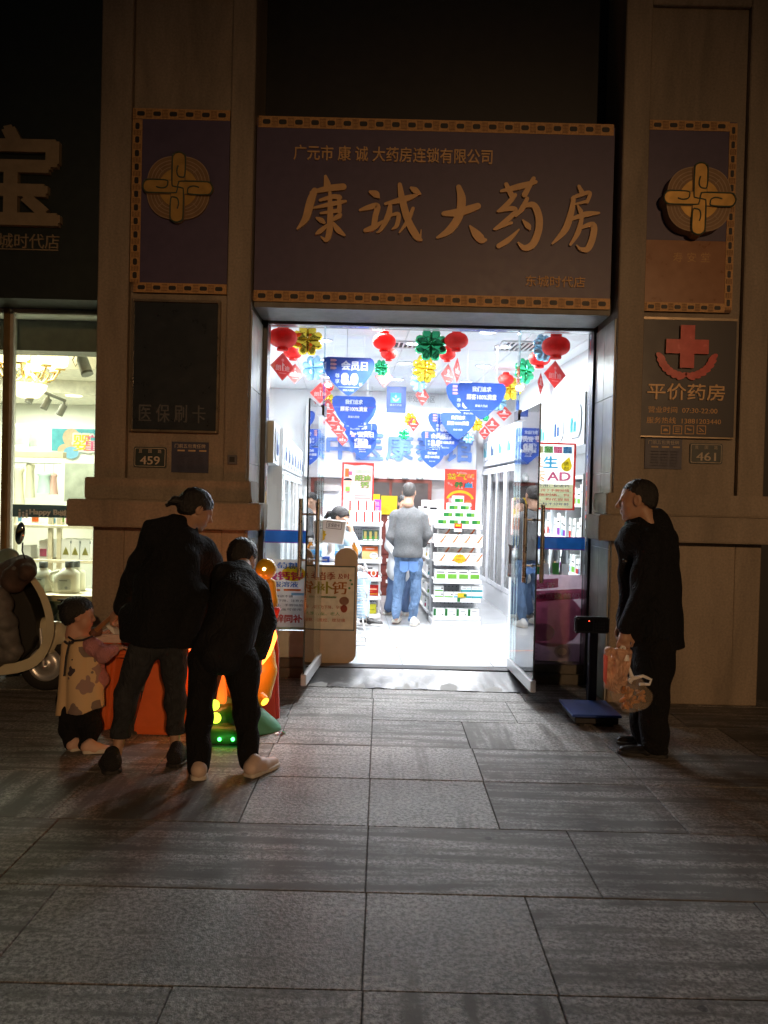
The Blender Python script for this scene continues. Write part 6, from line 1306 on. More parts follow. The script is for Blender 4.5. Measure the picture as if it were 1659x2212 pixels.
# ================================================================ PEOPLE
SKIN = mat('skin', (.42, .25, .17), .5, var=.06, scale=30); HAIR = mat('black_hair', (.012, .011, .011), .38, bump=.5, bscale=180)
def folds(a=.004, f=20., tilt=(1, .4, .6), seed=0.):
    return lambda x, y, z: a*(np.sin(f*(z*tilt[0]+x*tilt[1]+y*tilt[2])+2.3*np.sin(7*x+seed)+1.7*np.sin(9*z+seed*2))+.6*np.sin(1.9*f*(z*.5-x+y*.7)+seed*3+2*np.sin(11*y+5*z)))
def V3(p): return np.array(tuple(p), float)
class Head:
    def __init__(s, c, size, fwd, roll=0.):
        s.c = Vector(c); s.s = size; f = Vector(fwd).normalized(); r = f.cross(Z).normalized(); u = r.cross(f)
        if roll: r, u = r*math.cos(roll)+u*math.sin(roll), u*math.cos(roll)-r*math.sin(roll)
        s.R = Matrix((r, f, u)).transposed(); s.Rn = np.array(s.R)
    def p(s, x, y, z): return V3(s.c+s.R @ Vector((x, y, z))*s.s)
    def e(s, x, y, z, a, b, c, k=None, kind='e'): t = (kind, s.p(x,y,z), tuple(q*s.s for q in (a,b,c)), s.R); return t+(k,) if k else t
    def cc(s, a, b, ra, rb, k=None): t = ('c', s.p(*a), s.p(*b), ra*s.s, rb*s.s); return t+(k,) if k else t
    def prims(s, child=False):
        k = .10*s.s; n = .07*s.s
        L = [s.e(0,-.06,.13,.33,.42,.37), s.e(0,.13,-.12,.265,.26,.36,k), s.e(0,.15,-.33,.20,.21,.16,k), s.e(0,.29,-.42,.09,.08,.07,n)]
        if child: L += [s.e(.15,.2,-.2,.14,.16,.16,k), s.e(-.15,.2,-.2,.14,.16,.16,k), s.e(0,-.03,.17,.345,.42,.355,k)]
        L += [s.e(.16,.23,-.09,.1,.1,.1,n), s.e(-.16,.23,-.09,.1,.1,.1,n), s.cc((-.15,.325,.085),(.15,.325,.085),.045,.045,n)]
        for x in (-.135, .135): L.append(s.e(x,.425,.02,.085,.075,.05,.04*s.s,'E'))
        L += [s.cc((0,.36,.05),(0,.475 if not child else .44,-.115),.035,.052,.05*s.s), s.e(0,.41,-.14,.085,.055,.04,.04*s.s), s.e(0,.365,-.235,.105,.055,.035,.025*s.s), s.e(0,.36,-.29,.09,.055,.035,.025*s.s)]
        for x in (-.135, .135): L += [s.e(x,.335,.02,.055,.05,.045,.015*s.s), s.cc((x-.06,.375,.045),(x+.06,.375,.04),.016,.016,.02*s.s)]
        for x in (-.33, .33): L += [s.e(x,-.03,-.01,.045,.095,.14,.03*s.s), s.e(x*1.1,-.0,.0,.02,.05,.09,.02*s.s,'E')]
        return L
    def hair(s, puff=1., line=None, extra=(), m=HAIR, vox=.006, short=False):
        L = [s.e(0,-.075,.155,.355*puff,.445*puff,.385*puff), s.e(0,-.20,-.02,.30*puff,.30*puff,.30*puff)]+list(extra)
        def cut(x, y, z):
            q = np.stack([x-s.c.x, y-s.c.y, z-s.c.z], -1) @ s.Rn/s.s
            yy, zz = q[...,1], q[...,2]
            h = np.interp(yy, [-.6,-.35,-.12,-.02,.02,.1,.18,.30,.5], line or [-.34,-.30,-.20,.0,.06,.04,.10,.27,.30])
            h = h+.022*np.sin(95*q[...,0]+31*yy)+.016*np.sin(210*yy+60*zz)
            return (h-zz)*s.s
        fo = lambda x, y, z: .0026*np.sin(330*x+90*np.sin(20*z)+60*y)+.0016*np.sin(520*y+200*z)
        return soft(L, m, vox, .02, fold=fo, cut=cut if not extra else (lambda x, y, z: np.where(cutmask(s, x, y, z), -1, cut(x, y, z))))
def cutmask(s, x, y, z):        # tied hair behind the head is not trimmed by the hairline
    q = np.stack([x-s.c.x, y-s.c.y, z-s.c.z], -1) @ s.Rn/s.s
    return q[...,1] < -.40
def hand(wr, d, palm, ln=.18, curl=.6, thumb=1):
    """wrist point, pointing direction, palm normal; five fingers of their own length"""
    w_ = Vector(wr); d = Vector(d).normalized(); n = Vector(palm); n = (n-d*n.dot(d)).normalized(); sd = d.cross(n)*thumb
    L = [('c', V3(w_), V3(w_+d*ln*.22), ln*.155, ln*.19, .02)]
    for i, (o, l) in enumerate(((.19,.42),(.065,.46),(-.06,.43),(-.18,.34))):
        b = w_+d*ln*.46+sd*ln*o; L.append(('c', V3(w_+d*ln*.15+sd*ln*o*.5), V3(b), ln*.075, ln*.062, .012)); a = b; ang = curl*.5
        for q, r0, r1 in ((.45,.055,.05),(.32,.05,.046),(.23,.046,.04)):
            dd = d*math.cos(ang)+n*math.sin(ang); e = a+dd*ln*l*q*1.15; L.append(('c', V3(a), V3(e), ln*r0, ln*r1, .006)); a = e; ang += curl
    b = w_+d*ln*.14+sd*ln*.17; e = b+(d*.6+sd*.55+n*.5).normalized()*ln*.24; f = e+(d*.85+n*.5-sd*.1).normalized()*ln*.2
    return L+[('c', V3(b), V3(e), ln*.075, ln*.06, .012), ('c', V3(e), V3(f), ln*.056, ln*.045, .006)]
def q3(px, py, Y): return V3(pt(px, py, Y))
def C(a, ra, b, rb, k=None):
    """rounded cone between picture points (px, py, depth) with radii in picture units"""
    t = ('c', q3(*a), q3(*b), ra*a[2]/F, rb*b[2]/F); return t+(k,) if k else t
def shoe(name, par, heel, toe, w_, h_, m, sole, lab=None):
    a, b = Vector(heel), Vector(toe); d = (b-a); d.z = 0; L = d.length; d.normalize(); s = Vector((-d.y, d.x, 0)); z0 = a.z
    up = lambda t, z, o=0.: V3(a+d*L*t+Z*z+s*o)
    pr = [('c', up(.10,h_*.46), up(.42,h_*.40), w_*.37, w_*.41), ('c', up(.42,h_*.34), up(.86,h_*.22), w_*.42, w_*.33), ('c', up(.12,h_*.58), up(.22,h_*.84), w_*.36, w_*.33)]
    zc = a.z+.012; mb = soft(pr, m, .006, .025, cut=lambda x, y, z: (zc-z))
    o = P(name, mb, par, label=lab)
    ms = MB(); pl = []
    for t, r in ((-.02,.25),(.04,.40),(.2,.44),(.4,.42),(.6,.48),(.78,.48),(.9,.40),(.98,.24),(1.0,.08)): pl.append((t*L, r*w_))
    pl = pl+[(x, -y) for x, y in pl[::-1]]; ms.slab(pl, a+Z*.026, d, s, .024, sole); P('sole', ms, o, .004)
    return o
def person(label, foot, parts, group=None):
    t = T('person', label, 'person', Vector((foot[0], foot[1], foot[2])), group)
    for nm, mb in parts: P(nm, mb, t)
    return t
NAVYC = mat('black_wool_coat', (.0075,.0085,.011), .9, var=.25, scale=40, bump=.25, bscale=120, crease=.5, spec=.25); BLKT = mat('black_trousers', (.007,.0072,.008), .9, var=.2, bump=.15, bscale=90, crease=.5, spec=.25); CHAR = mat('charcoal_jeans', (.030,.033,.038), .9, var=.25, scale=30, bump=.2, bscale=140, crease=.5, spec=.25)
JEAN = mat('blue_denim', (.11,.19,.33), .85, var=.35, scale=7, bump=.2, bscale=200, crease=.6); KNIT = mat('grey_knit', (.115,.12,.125), .9, var=.18, scale=60, bump=.4, bscale=160, crease=.12); WSH = mat('white_trainer', (.62,.62,.60), .5); PSH = mat('pale_pink_trainer', (.60,.47,.40), .5); SOLE = mat('pale_sole', (.60,.56,.50), .6); BSH = mat('black_shoe', (.012,.012,.012), .25); DSOLE = mat('black_sole', (.015,.015,.015), .6)
def man_right():
    Y = 4.88; J = lambda px, py, dy=0.: (px, py, Y+dy)
    hd = Head(pt(1376, 1081, Y-.02), .252, (-.93,.36,-.08))
    hand_w = pt(1350, 1366, Y-.17)
    body = [C(J(1403,1390),42,J(1398,1250),46), C(J(1398,1250),46,J(1395,1165),44), C(J(1395,1160),28,J(1385,1105),22), C(J(1398,1165,-.16),24,J(1386,1275,-.2),18), C(J(1386,1275,-.2),17,J(1352,1362,-.17),11),
            C(J(1400,1165,.16),24,J(1380,1270,.2),18), C(J(1380,1270,.2),17,J(1345,1340,.18),11), C(J(1412,1400,-.09),30,J(1408,1500,-.08),22), C(J(1408,1500,-.08),20,J(1414,1618,-.07),12), C(J(1395,1400,.09),30,J(1392,1500,.09),22), C(J(1392,1500,.09),20,J(1392,1598,.1),12), hd.cc((0,-.1,-.2),(0,-.24,-.60),.20,.22)]
    body += hd.prims()+hand(hand_w, (-.12,-.05,-1), (.3,.95,0), .17, .75, 1)+hand(pt(1345,1340,Y+.18), (-.15,0,-1), (.2,-.9,0), .17, .7, -1)
    bm = soft(body, SKIN, .0055, .02)
    coat = [C(J(1408,1390),66,J(1402,1280),62), C(J(1402,1280),62,J(1400,1185),52), C(J(1378,1166,-.1),40,J(1424,1164,.1),40), C(J(1382,1134),30,J(1420,1132),30), C(J(1390,1122,-.02),24,J(1414,1120,.02),20), C(J(1424,1150),32,J(1432,1230),36), C(J(1372,1136,-.02),20,J(1390,1126,-.03),20), C(J(1372,1136,.05),18,J(1392,1126,.05),18),
            C(J(1402,1168,-.17),33,J(1390,1275,-.21),27), C(J(1390,1275,-.21),27,J(1356,1352,-.18),19), C(J(1402,1168,.17),33,J(1375,1270,.2),26), C(J(1375,1270,.2),25,J(1350,1335,.18),19), C(J(1356,1200,-.06),18,J(1352,1350,-.04),20), C(J(1336,1174,-.05),7,J(1354,1236,-.07),9), C(J(1442,1388),36,J(1434,1250),34)]
    zc = pt(1400,1392,Y).z; slope = lambda x, y, z: (zc-.02*(x-1.6))-z
    cm = soft(coat, NAVYC, .008, .028, fold=folds(.006, 17, (1,.5,.4), 1.), cut=slope)
    tr = [C(J(1408,1385),50,J(1412,1440,-.06),42), C(J(1412,1400,-.09),44,J(1410,1500,-.08),35), C(J(1410,1500,-.08),35,J(1414,1606,-.07),29), C(J(1395,1400,.09),44,J(1390,1500,.09),34), C(J(1390,1500,.09),34,J(1392,1582,.1),28)]
    tm = soft(tr, BLKT, .009, .03, fold=folds(.005, 24, (1,.2,.2), 2.))
    fz = gd(1425,1640)
    t = person('man in a black coat standing by the scale holding two shopping bags', fz, [('body', bm), ('hair', hd.hair(.965, m=mat('greying_black_hair',(.018,.017,.017),.5,bump=.5,bscale=200), line=[-.28,-.22,-.05,.08,.15,.21,.27,.33,.36])), ('coat', cm), ('trousers', tm)])
    m = MB()
    for y in (1205, 1250, 1295): m.lathe([(0,.012),(.011,.010),(.013,0)], pt(1352, y, Y-.215), BSH, 12, axis=(-.4,-1,0))
    m2 = MB(); m2.lathe([(0,.012),(.014,.010),(.016,0)], pt(1350, 1212, Y-.175), BSH, 14, axis=(-.5,-1,0)); P('coat_button', m2, t)
    a = gd(1440,1637); shoe('shoe', t, (a.x, a.y, .001), (a.x-.29, a.y+.06, .001), .10, .085, BSH, DSOLE)
    a = gd(1418,1618); shoe('shoe', t, (a.x, a.y+.03, .001), (gd(1336,1612).x, a.y+.09, .001), .10, .085, BSH, DSOLE)
    return hand_w
HW = man_right()
def woman_left():
    hd = Head(pt(424, 1101, 4.72), .235, (.80,.50,-.42))
    L = lambda px, py, Y: (px, py, Y)
    hl = pt(253, 1322, 4.80)
    body = [C((342,1350,4.54),28,(375,1190,4.62),34), C((385,1165,4.62),30,(412,1128,4.68),18), C((338,1165,4.6),20,(290,1250,4.66),15), C((290,1250,4.66),14,(256,1318,4.78),9), C((440,1190,4.76),22,(468,1265,4.9),17), C((468,1265,4.9),16,(455,1330,5.05),10),
            C((312,1400,4.48),26,(275,1500,4.46),18), C((275,1500,4.46),16,(250,1642,4.36),10), C((372,1400,4.55),22,(379,1510,4.58),16), C((379,1510,4.58),14,(377,1632,4.45),10), hd.cc((0,-.1,-.2),(0,-.22,-.66),.18,.22)]
    body += hd.prims()+hand(hl, (-.5,.5,-.5), (.2,.6,-.6), .16, .9, -1)+hand(pt(455,1330,5.05), (-.2,.6,-.6), (-.5,0,-1), .16, .6, 1)
    bm = soft(body, SKIN, .0055, .02)
    coat = [C((330,1370,4.5),60,(362,1270,4.56),70), C((362,1270,4.56),70,(386,1175,4.64),48), C((340,1152,4.6),28,(432,1180,4.75),28), C((336,1160,4.6),30,(290,1250,4.66),27), C((290,1250,4.66),26,(266,1310,4.76),20), C((438,1188,4.76),28,(460,1262,4.9),26), C((460,1262,4.9),24,(458,1318,5.0),19), C((376,1138,4.62),26,(412,1138,4.68),18), C((292,1330,4.55),34,(300,1368,4.5),38), C((410,1300,4.6),48,(388,1385,4.54),42), C((320,1130,4.58),10,(350,1128,4.6),12), C((405,1185,4.68),40,(450,1225,4.82),30), C((450,1225,4.82),30,(450,1300,4.85),30)]
    zc = pt(330,1396,4.5).z
    cm = soft(coat, NAVYC, .008, .03, fold=folds(.007, 15, (1,.6,.3), 4.), cut=lambda x, y, z: (pt(330,1402,4.5).z+.10*(-.95-x))-z)
    tr = [C((322,1385,4.5),36,(366,1385,4.54),34), C((310,1400,4.48),32,(275,1495,4.46),25), C((275,1495,4.46),25,(260,1592,4.40),21), C((374,1400,4.55),28,(379,1505,4.57),23), C((379,1505,4.57),22,(379,1602,4.48),18)]
    z1 = pt(255,1592,4.4).z
    tm = soft(tr, CHAR, .008, .03, fold=folds(.005, 26, (1,.3,.2), 5.), cut=lambda x, y, z: z1-z)
    fz = gd(300,1668)
    tail = [hd.cc((0,-.42,.02),(0,-.60,-.02),.07,.10), hd.cc((0,-.60,-.02),(-.05,-.72,-.20),.10,.05), hd.cc((0.05,-.60,-.02),(.08,-.74,-.12),.07,.03)]
    t = person('woman in a dark coat with ponytail bending over the orange game table', fz, [('body', bm), ('hair', hd.hair(1.03, extra=tail, line=[-.3,-.28,-.22,-.02,.04,.02,.06,.16,.26])), ('coat', cm), ('trousers', tm)])
    FL = mat('black_fluffy_shoe', (.014,.014,.015), .8, bump=.8, bscale=150)
    a = gd(243,1674); shoe('shoe', t, (a.x, a.y, .001), (a.x-.10, a.y+.22, .001), .125, .12, FL, DSOLE)
    a = gd(374,1660); shoe('shoe', t, (a.x, a.y, .001), (a.x+.02, a.y+.24, .001), .115, .12, FL, DSOLE)
    return hl
HL = woman_left()
def woman_mid():
    hd = Head(pt(524, 1206, 4.80), .225, (.42,.80,-.42))
    body = [C((488,1370,4.42),34,(512,1280,4.52),34), C((516,1262,4.55),28,(524,1222,4.72),18), C((488,1240,4.58),18,(462,1330,4.77),13), C((462,1330,4.77),12,(464,1400,4.92),8), C((556,1280,4.58),18,(571,1345,4.63),13), C((571,1345,4.63),12,(556,1440,4.78),8),
            C((445,1420,4.38),24,(430,1550,4.35),18), C((430,1550,4.35),17,(426,1668,4.25),11), C((520,1420,4.40),26,(533,1545,4.42),18), C((533,1545,4.42),17,(541,1660,4.34),11), hd.cc((0,-.1,-.2),(0,-.24,-.62),.18,.22)]
    body += hd.prims()+hand(pt(556,1440,4.78), (-.1,.4,-.9), (-.8,0,0), .16, .6, 1)+hand(pt(462,1400,4.92), (.1,.5,-.8), (.8,0,0), .16, .6, -1)
    bm = soft(body, SKIN, .0055, .02)
    coat = [C((484,1400,4.38),62,(506,1310,4.46),56), C((506,1310,4.46),56,(520,1255,4.58),40), C((492,1240,4.58),26,(552,1280,4.6),28), C((488,1240,4.58),27,(462,1330,4.76),23), C((462,1330,4.76),22,(466,1385,4.88),17), C((556,1275,4.58),27,(571,1345,4.63),22), C((571,1345,4.63),21,(557,1432,4.77),16), C((515,1232,4.64),26,(528,1230,4.72),20), C((440,1400,4.42),26,(452,1440,4.4),26)]
    zc = pt(485,1452,4.38).z
    cm = soft(coat, mat('black_padded_jacket', (.007,.0075,.0095), .8, var=.25, scale=30, bump=.2, bscale=100, crease=.5, spec=.3), .008, .03, fold=folds(.007, 16, (1,.3,.5), 7.), cut=lambda x, y, z: zc-z)
    tr = [C((458,1415,4.38),38,(508,1415,4.40),38), C((440,1425,4.38),32,(430,1560,4.35),27), C((430,1560,4.35),27,(428,1656,4.27),25), C((522,1425,4.40),38,(533,1550,4.42),26), C((533,1550,4.42),26,(538,1648,4.35),21)]
    tm = soft(tr, BLKT, .008, .03, fold=folds(.005, 25, (1,.3,.3), 8.))
    t = person('woman in black jacket and pink trainers bending over the green ride', gd(485,1688), [('body', bm), ('hair', hd.hair(1.04, line=[-.42,-.40,-.30,-.02,.04,.02,.06,.16,.26])), ('jacket', cm), ('trousers', tm)])
    a = gd(430,1688); shoe('shoe', t, (a.x, a.y, .001), (a.x-.07, a.y+.25, .001), .105, .10, PSH, SOLE)
    a = gd(535,1681); shoe('shoe', t, (a.x, a.y, .001), (a.x+.13, a.y+.22, .001), .105, .10, PSH, SOLE)
woman_mid()
def toddler():
    Y = 4.78; hd = Head(pt(170, 1329, Y), .205, (.90,.36,-.06))
    hw = pt(246, 1401, Y-.02)
    body = [C((178,1500,4.74),32,(180,1400,Y),28), C((178,1395,Y),20,(172,1362,Y),15), C((202,1398,4.68),13,(226,1416,4.68),11), C((226,1416,4.68),11,(248,1402,4.74),8), C((198,1396,4.9),13,(222,1408,4.95),11), C((222,1408,4.95),10,(246,1398,4.93),8), C((160,1510,4.74),18,(158,1605,4.68),10), C((190,1510,4.74),18,(192,1605,4.68),10), hd.cc((0,-.1,-.2),(0,-.12,-.6),.2,.22)]
    body += hd.prims(True)+hand(hw, (.9,.3,.15), (0,0,-1), .10, .5, 1)+hand(pt(246,1398,4.93), (.9,-.1,.15), (0,0,-1), .10, .5, -1)
    bm = soft(body, mat('child_skin', (.50,.27,.19), .5, var=.05), .005, .018)
    SM = bpy.data.materials.new('printed_smock'); SM.use_nodes = True; n = SM.node_tree; b = n.nodes['Principled BSDF']; tc = n.nodes.new('ShaderNodeTexCoord'); vo = n.nodes.new('ShaderNodeTexVoronoi'); vo.inputs['Scale'].default_value = 11; ns = n.nodes.new('ShaderNodeTexNoise'); ns.inputs['Scale'].default_value = 9
    mxv = n.nodes.new('ShaderNodeMix'); mxv.data_type = 'VECTOR'; mxv.inputs[0].default_value = .22; n.links.new(tc.outputs['Object'], mxv.inputs[4]); n.links.new(ns.outputs[1], mxv.inputs[5]); n.links.new(tc.outputs['Object'], ns.inputs[0]); n.links.new(mxv.outputs[1], vo.inputs[0])
    r1 = n.nodes.new('ShaderNodeMath'); r1.operation = 'LESS_THAN'; r1.inputs[1].default_value = .40; n.links.new(vo.outputs[0], r1.inputs[0])
    cr = n.nodes.new('ShaderNodeValToRGB'); cr.color_ramp.interpolation = 'CONSTANT'; cr.color_ramp.elements[0].color = (.22,.16,.14,1); cr.color_ramp.elements[1].position = .35; cr.color_ramp.elements[1].color = (.66,.47,.27,1)
    for pos, cl in ((.5,(.06,.045,.06,1)),(.62,(.34,.22,.20,1)),(.8,(.66,.47,.27,1))): e = cr.color_ramp.elements.new(pos); e.color = cl
    sc_ = n.nodes.new('ShaderNodeSeparateColor'); n.links.new(vo.outputs[1], sc_.inputs[0]); n.links.new(sc_.outputs[0], cr.inputs[0]); mc = n.nodes.new('ShaderNodeMix'); mc.data_type = 'RGBA'; mc.inputs[6].default_value = (.66,.47,.27,1); n.links.new(r1.outputs[0], mc.inputs[0]); n.links.new(cr.outputs[0], mc.inputs[7]); n.links.new(mc.outputs[2], b.inputs[0]); b.inputs['Roughness'].default_value = .75
    sm = soft([C((150,1396,4.73),18,(143,1560,4.70),24), C((194,1398,4.73),19,(203,1560,4.70),25), C((172,1400,4.71),24,(173,1560,4.67),30), C((160,1385,Y),17,(186,1387,Y),15)], SM, .006, .018, fold=folds(.004, 20, (.25,1.2,.6), 3.), cut=lambda x, y, z: pt(190,1524,Y).z+.16*(x+1.74)+.006*np.sin(40*x)-z)
    PK = mat('pink_sleeve', (.46,.20,.22), .8, var=.15, crease=.5); sl = soft([C((198,1396,4.69),19,(224,1416,4.67),17), C((224,1416,4.67),17,(243,1406,4.72),12), C((196,1396,4.9),19,(220,1408,4.95),15), C((220,1408,4.95),14,(240,1401,4.94),11), C((205,1470,4.75),28,(196,1410,Y),22)], PK, .007, .02, fold=folds(.004, 40, (1,.5,.3), 2.))
    pa = soft([C((156,1500,4.74),30,(186,1500,4.74),30), C((156,1505,4.74),29,(154,1560,4.71),27), C((154,1560,4.71),26,(157,1604,4.68),19), C((190,1505,4.74),29,(192,1560,4.71),26), C((192,1560,4.71),26,(192,1604,4.67),19)], BLKT, .007, .02, fold=folds(.007, 30, (1,.2,.2), 6.))
    t = person('toddler in a printed yellow smock standing at the orange game table', gd(175,1622), [('body', bm), ('hair', hd.hair(1.09, line=[-.36,-.32,-.18,.02,.05,.10,.16,.22,.26], vox=.005)), ('shirt', sl), ('smock', sm), ('trousers', pa)])
    m = MB(); RB = mat('dark_ribbon', (.02,.018,.025), .7); q = [pt(148,1376,4.66), pt(160,1384,4.63), pt(180,1382,4.62), pt(200,1374,4.66)]; m.ring(q, .006, RB, 6); m.ring([pt(150,1384,4.6), pt(142,1420,4.57), pt(138,1460,4.56)], .004, RB, 6); m.ring([pt(158,1386,4.62), pt(146,1390,4.60), pt(140,1386,4.62)], .008, RB, 6); P('ribbon_tie', m, t)
    CS = mat('peach_shoe', (.60,.40,.32), .6); a = gd(150,1624); shoe('shoe', t, (a.x, a.y, .001), (a.x+.10, a.y+.10, .001), .075, .07, CS, SOLE); a = gd(180,1628); shoe('shoe', t, (a.x, a.y, .001), (a.x+.15, a.y+.04, .001), .075, .075, CS, SOLE)
    return hw
HT_ = toddler()
def man_inside():
    Y = 9.05; J = lambda px, py, dy=0.: (px, py, Y+dy)
    hd = Head(pt(884, 1064, Y), .225, (.22,.96,-.12))
    body = [C(J(882,1190),14,J(883,1122),16), C(J(883,1110),10,J(884,1088),10), C(J(851,1114),9,J(843,1160,-.02),7), C(J(843,1160,-.02),7,J(856,1178,.26),6), C(J(917,1114),9,J(926,1158,-.02),7), C(J(926,1158,-.02),7,J(914,1176,.26),6), C(J(869,1212),9,J(861,1280,.02),7), C(J(861,1280,.02),7,J(855,1336,-.09),5), C(J(897,1212),9,J(897,1280),7), C(J(897,1280),7,J(890,1338,.0),5), hd.cc((0,-.1,-.2),(0,-.16,-.62),.22,.25)]
    body += hd.prims()+hand(pt(857,1178,Y+.27), (.4,.9,.1), (1,0,0), .17, .5, 1)+hand(pt(913,1176,Y+.27), (-.3,.9,.1), (-1,0,0), .17, .5, -1)
    bm = soft(body, SKIN, .006, .02)
    kn = [C(J(881,1192),31,J(882,1150),32), C(J(882,1150),32,J(883,1122),29), C(J(858,1113),12,J(908,1113),12), C(J(854,1118),13,J(845,1158,-.02),10), C(J(845,1158,-.02),10,J(855,1177,.22),7.5), C(J(913,1118),13,J(923,1156,-.02),10), C(J(923,1156,-.02),10,J(914,1175,.22),7.5), C(J(883,1102),12,J(884,1095),10), C(J(866,1192),18,J(896,1192),18)]
    zk = pt(881,1203,Y).z
    km = soft(kn, KNIT, .008, .022, fold=folds(.0045, 20, (1,.8,.3), 1.5), cut=lambda x, y, z: zk-z)
    tr = [C(J(868,1210),17,J(896,1210),17), C(J(867,1220),15,J(860,1280,.02),11.5), C(J(860,1280,.02),11.5,J(855,1328,-.08),9.5), C(J(898,1220),15,J(898,1280),11.5), C(J(898,1280),11.5,J(891,1335),9.5)]
    tm = soft(tr, JEAN, .007, .018, fold=folds(.005, 34, (1,.3,.2), 2.5))
    t = person('man in grey jumper and blue jeans walking into the pharmacy', gd(893,1350,FZ), [('body', bm), ('hair', hd.hair(.97, m=mat('short_grey_hair',(.045,.042,.04),.6,bump=.4,bscale=200), line=[-.26,-.24,-.14,.02,.10,.14,.20,.27,.30])), ('jumper', km), ('jeans', tm)])
    m = MB(); 
    for s in (-1, 1):
        a = pt(883+s*10, 1222, Y-.115); m.add([a+Vector((-.05,-.02,.05)), a+Vector((.05,-.02,.05)), a+Vector((.05,-.035,-.05)), a+Vector((0,-.037,-.075)), a+Vector((-.05,-.035,-.05))], [(4,3,2,1,0)], mat('denim_pocket',(.07,.15,.34),.8))
    P('back_pocket', m, t)
    a = gd(893,1352,FZ); shoe('shoe', t, (a.x-.01, a.y-.05, FZ+.001), (a.x+.05, a.y+.22, FZ+.001), .10, .09, WSH, SOLE)
    a = gd(853,1350,FZ); o = shoe('shoe', t, (a.x, a.y+.02, FZ+.02), (a.x+.04, a.y+.27, FZ+.02), .10, .10, WSH, SOLE)
man_inside()
def assistant_behind():
    Y = 9.75; J = lambda px, py, dy=0.: (px, py, Y+dy)
    hd = Head(pt(873, 1088, Y), .21, (.1,-.95,-.2)); WC = mat('white_coat', (.74,.75,.77), .8, var=.04)
    body = [C(J(864,1205),14,J(868,1125),16), C(J(868,1120),9,J(872,1100),9), C(J(845,1135),8,J(842,1180),7), C(J(842,1180),7,J(856,1200,-.15),5), C(J(888,1135),8,J(892,1180),7), C(J(892,1180),7,J(880,1200,-.15),5), C(J(856,1215),9,J(848,1270),7), C(J(848,1270),6,J(839,1316),4), C(J(874,1215),9,J(875,1270),7), C(J(875,1270),6,J(875,1318),4), hd.cc((0,-.1,-.2),(0,-.16,-.6),.2,.22)]+hd.prims()+hand(pt(856,1200,Y-.15),(.5,-.8,0),(0,0,-1),.16,.5,1)+hand(pt(880,1200,Y-.15),(-.5,-.8,0),(0,0,-1),.16,.5,-1)
    bm = soft(body, SKIN, .006, .02)
    cm = soft([C(J(862,1235),27,J(866,1170),23), C(J(866,1170),23,J(868,1135),22), C(J(846,1133),11,J(888,1133),11), C(J(845,1136),12,J(841,1180),10), C(J(841,1180),10,J(853,1198,-.13),7), C(J(889,1136),12,J(893,1180),10), C(J(893,1180),10,J(882,1198,-.13),7)], WC, .009, .04, fold=folds(.004, 22, (.4,1,.4), 3.))
    tm = soft([C(J(856,1225),16,J(848,1272),12), C(J(848,1272),12,J(840,1312),10), C(J(874,1225),16,J(875,1272),12), C(J(875,1272),12,J(875,1314),10)], mat('mid_denim',(.10,.16,.30),.8), .008, .025, fold=folds(.004, 30, (1,.3,.2), 4.))
    t = person('assistant in a white coat almost hidden behind the man in grey', gd(858,1330,FZ), [('body', bm), ('hair', hd.hair(1.03)), ('white_coat', cm), ('jeans', tm)])
    a = gd(836,1326,FZ); shoe('shoe', t, (a.x+.06, a.y+.12, FZ+.001), (a.x-.03, a.y-.12, FZ+.001), .095, .09, WSH, SOLE); a = gd(876,1330,FZ); shoe('shoe', t, (a.x, a.y+.2, FZ+.001), (a.x, a.y-.05, FZ+.001), .095, .09, WSH, SOLE)
assistant_behind()
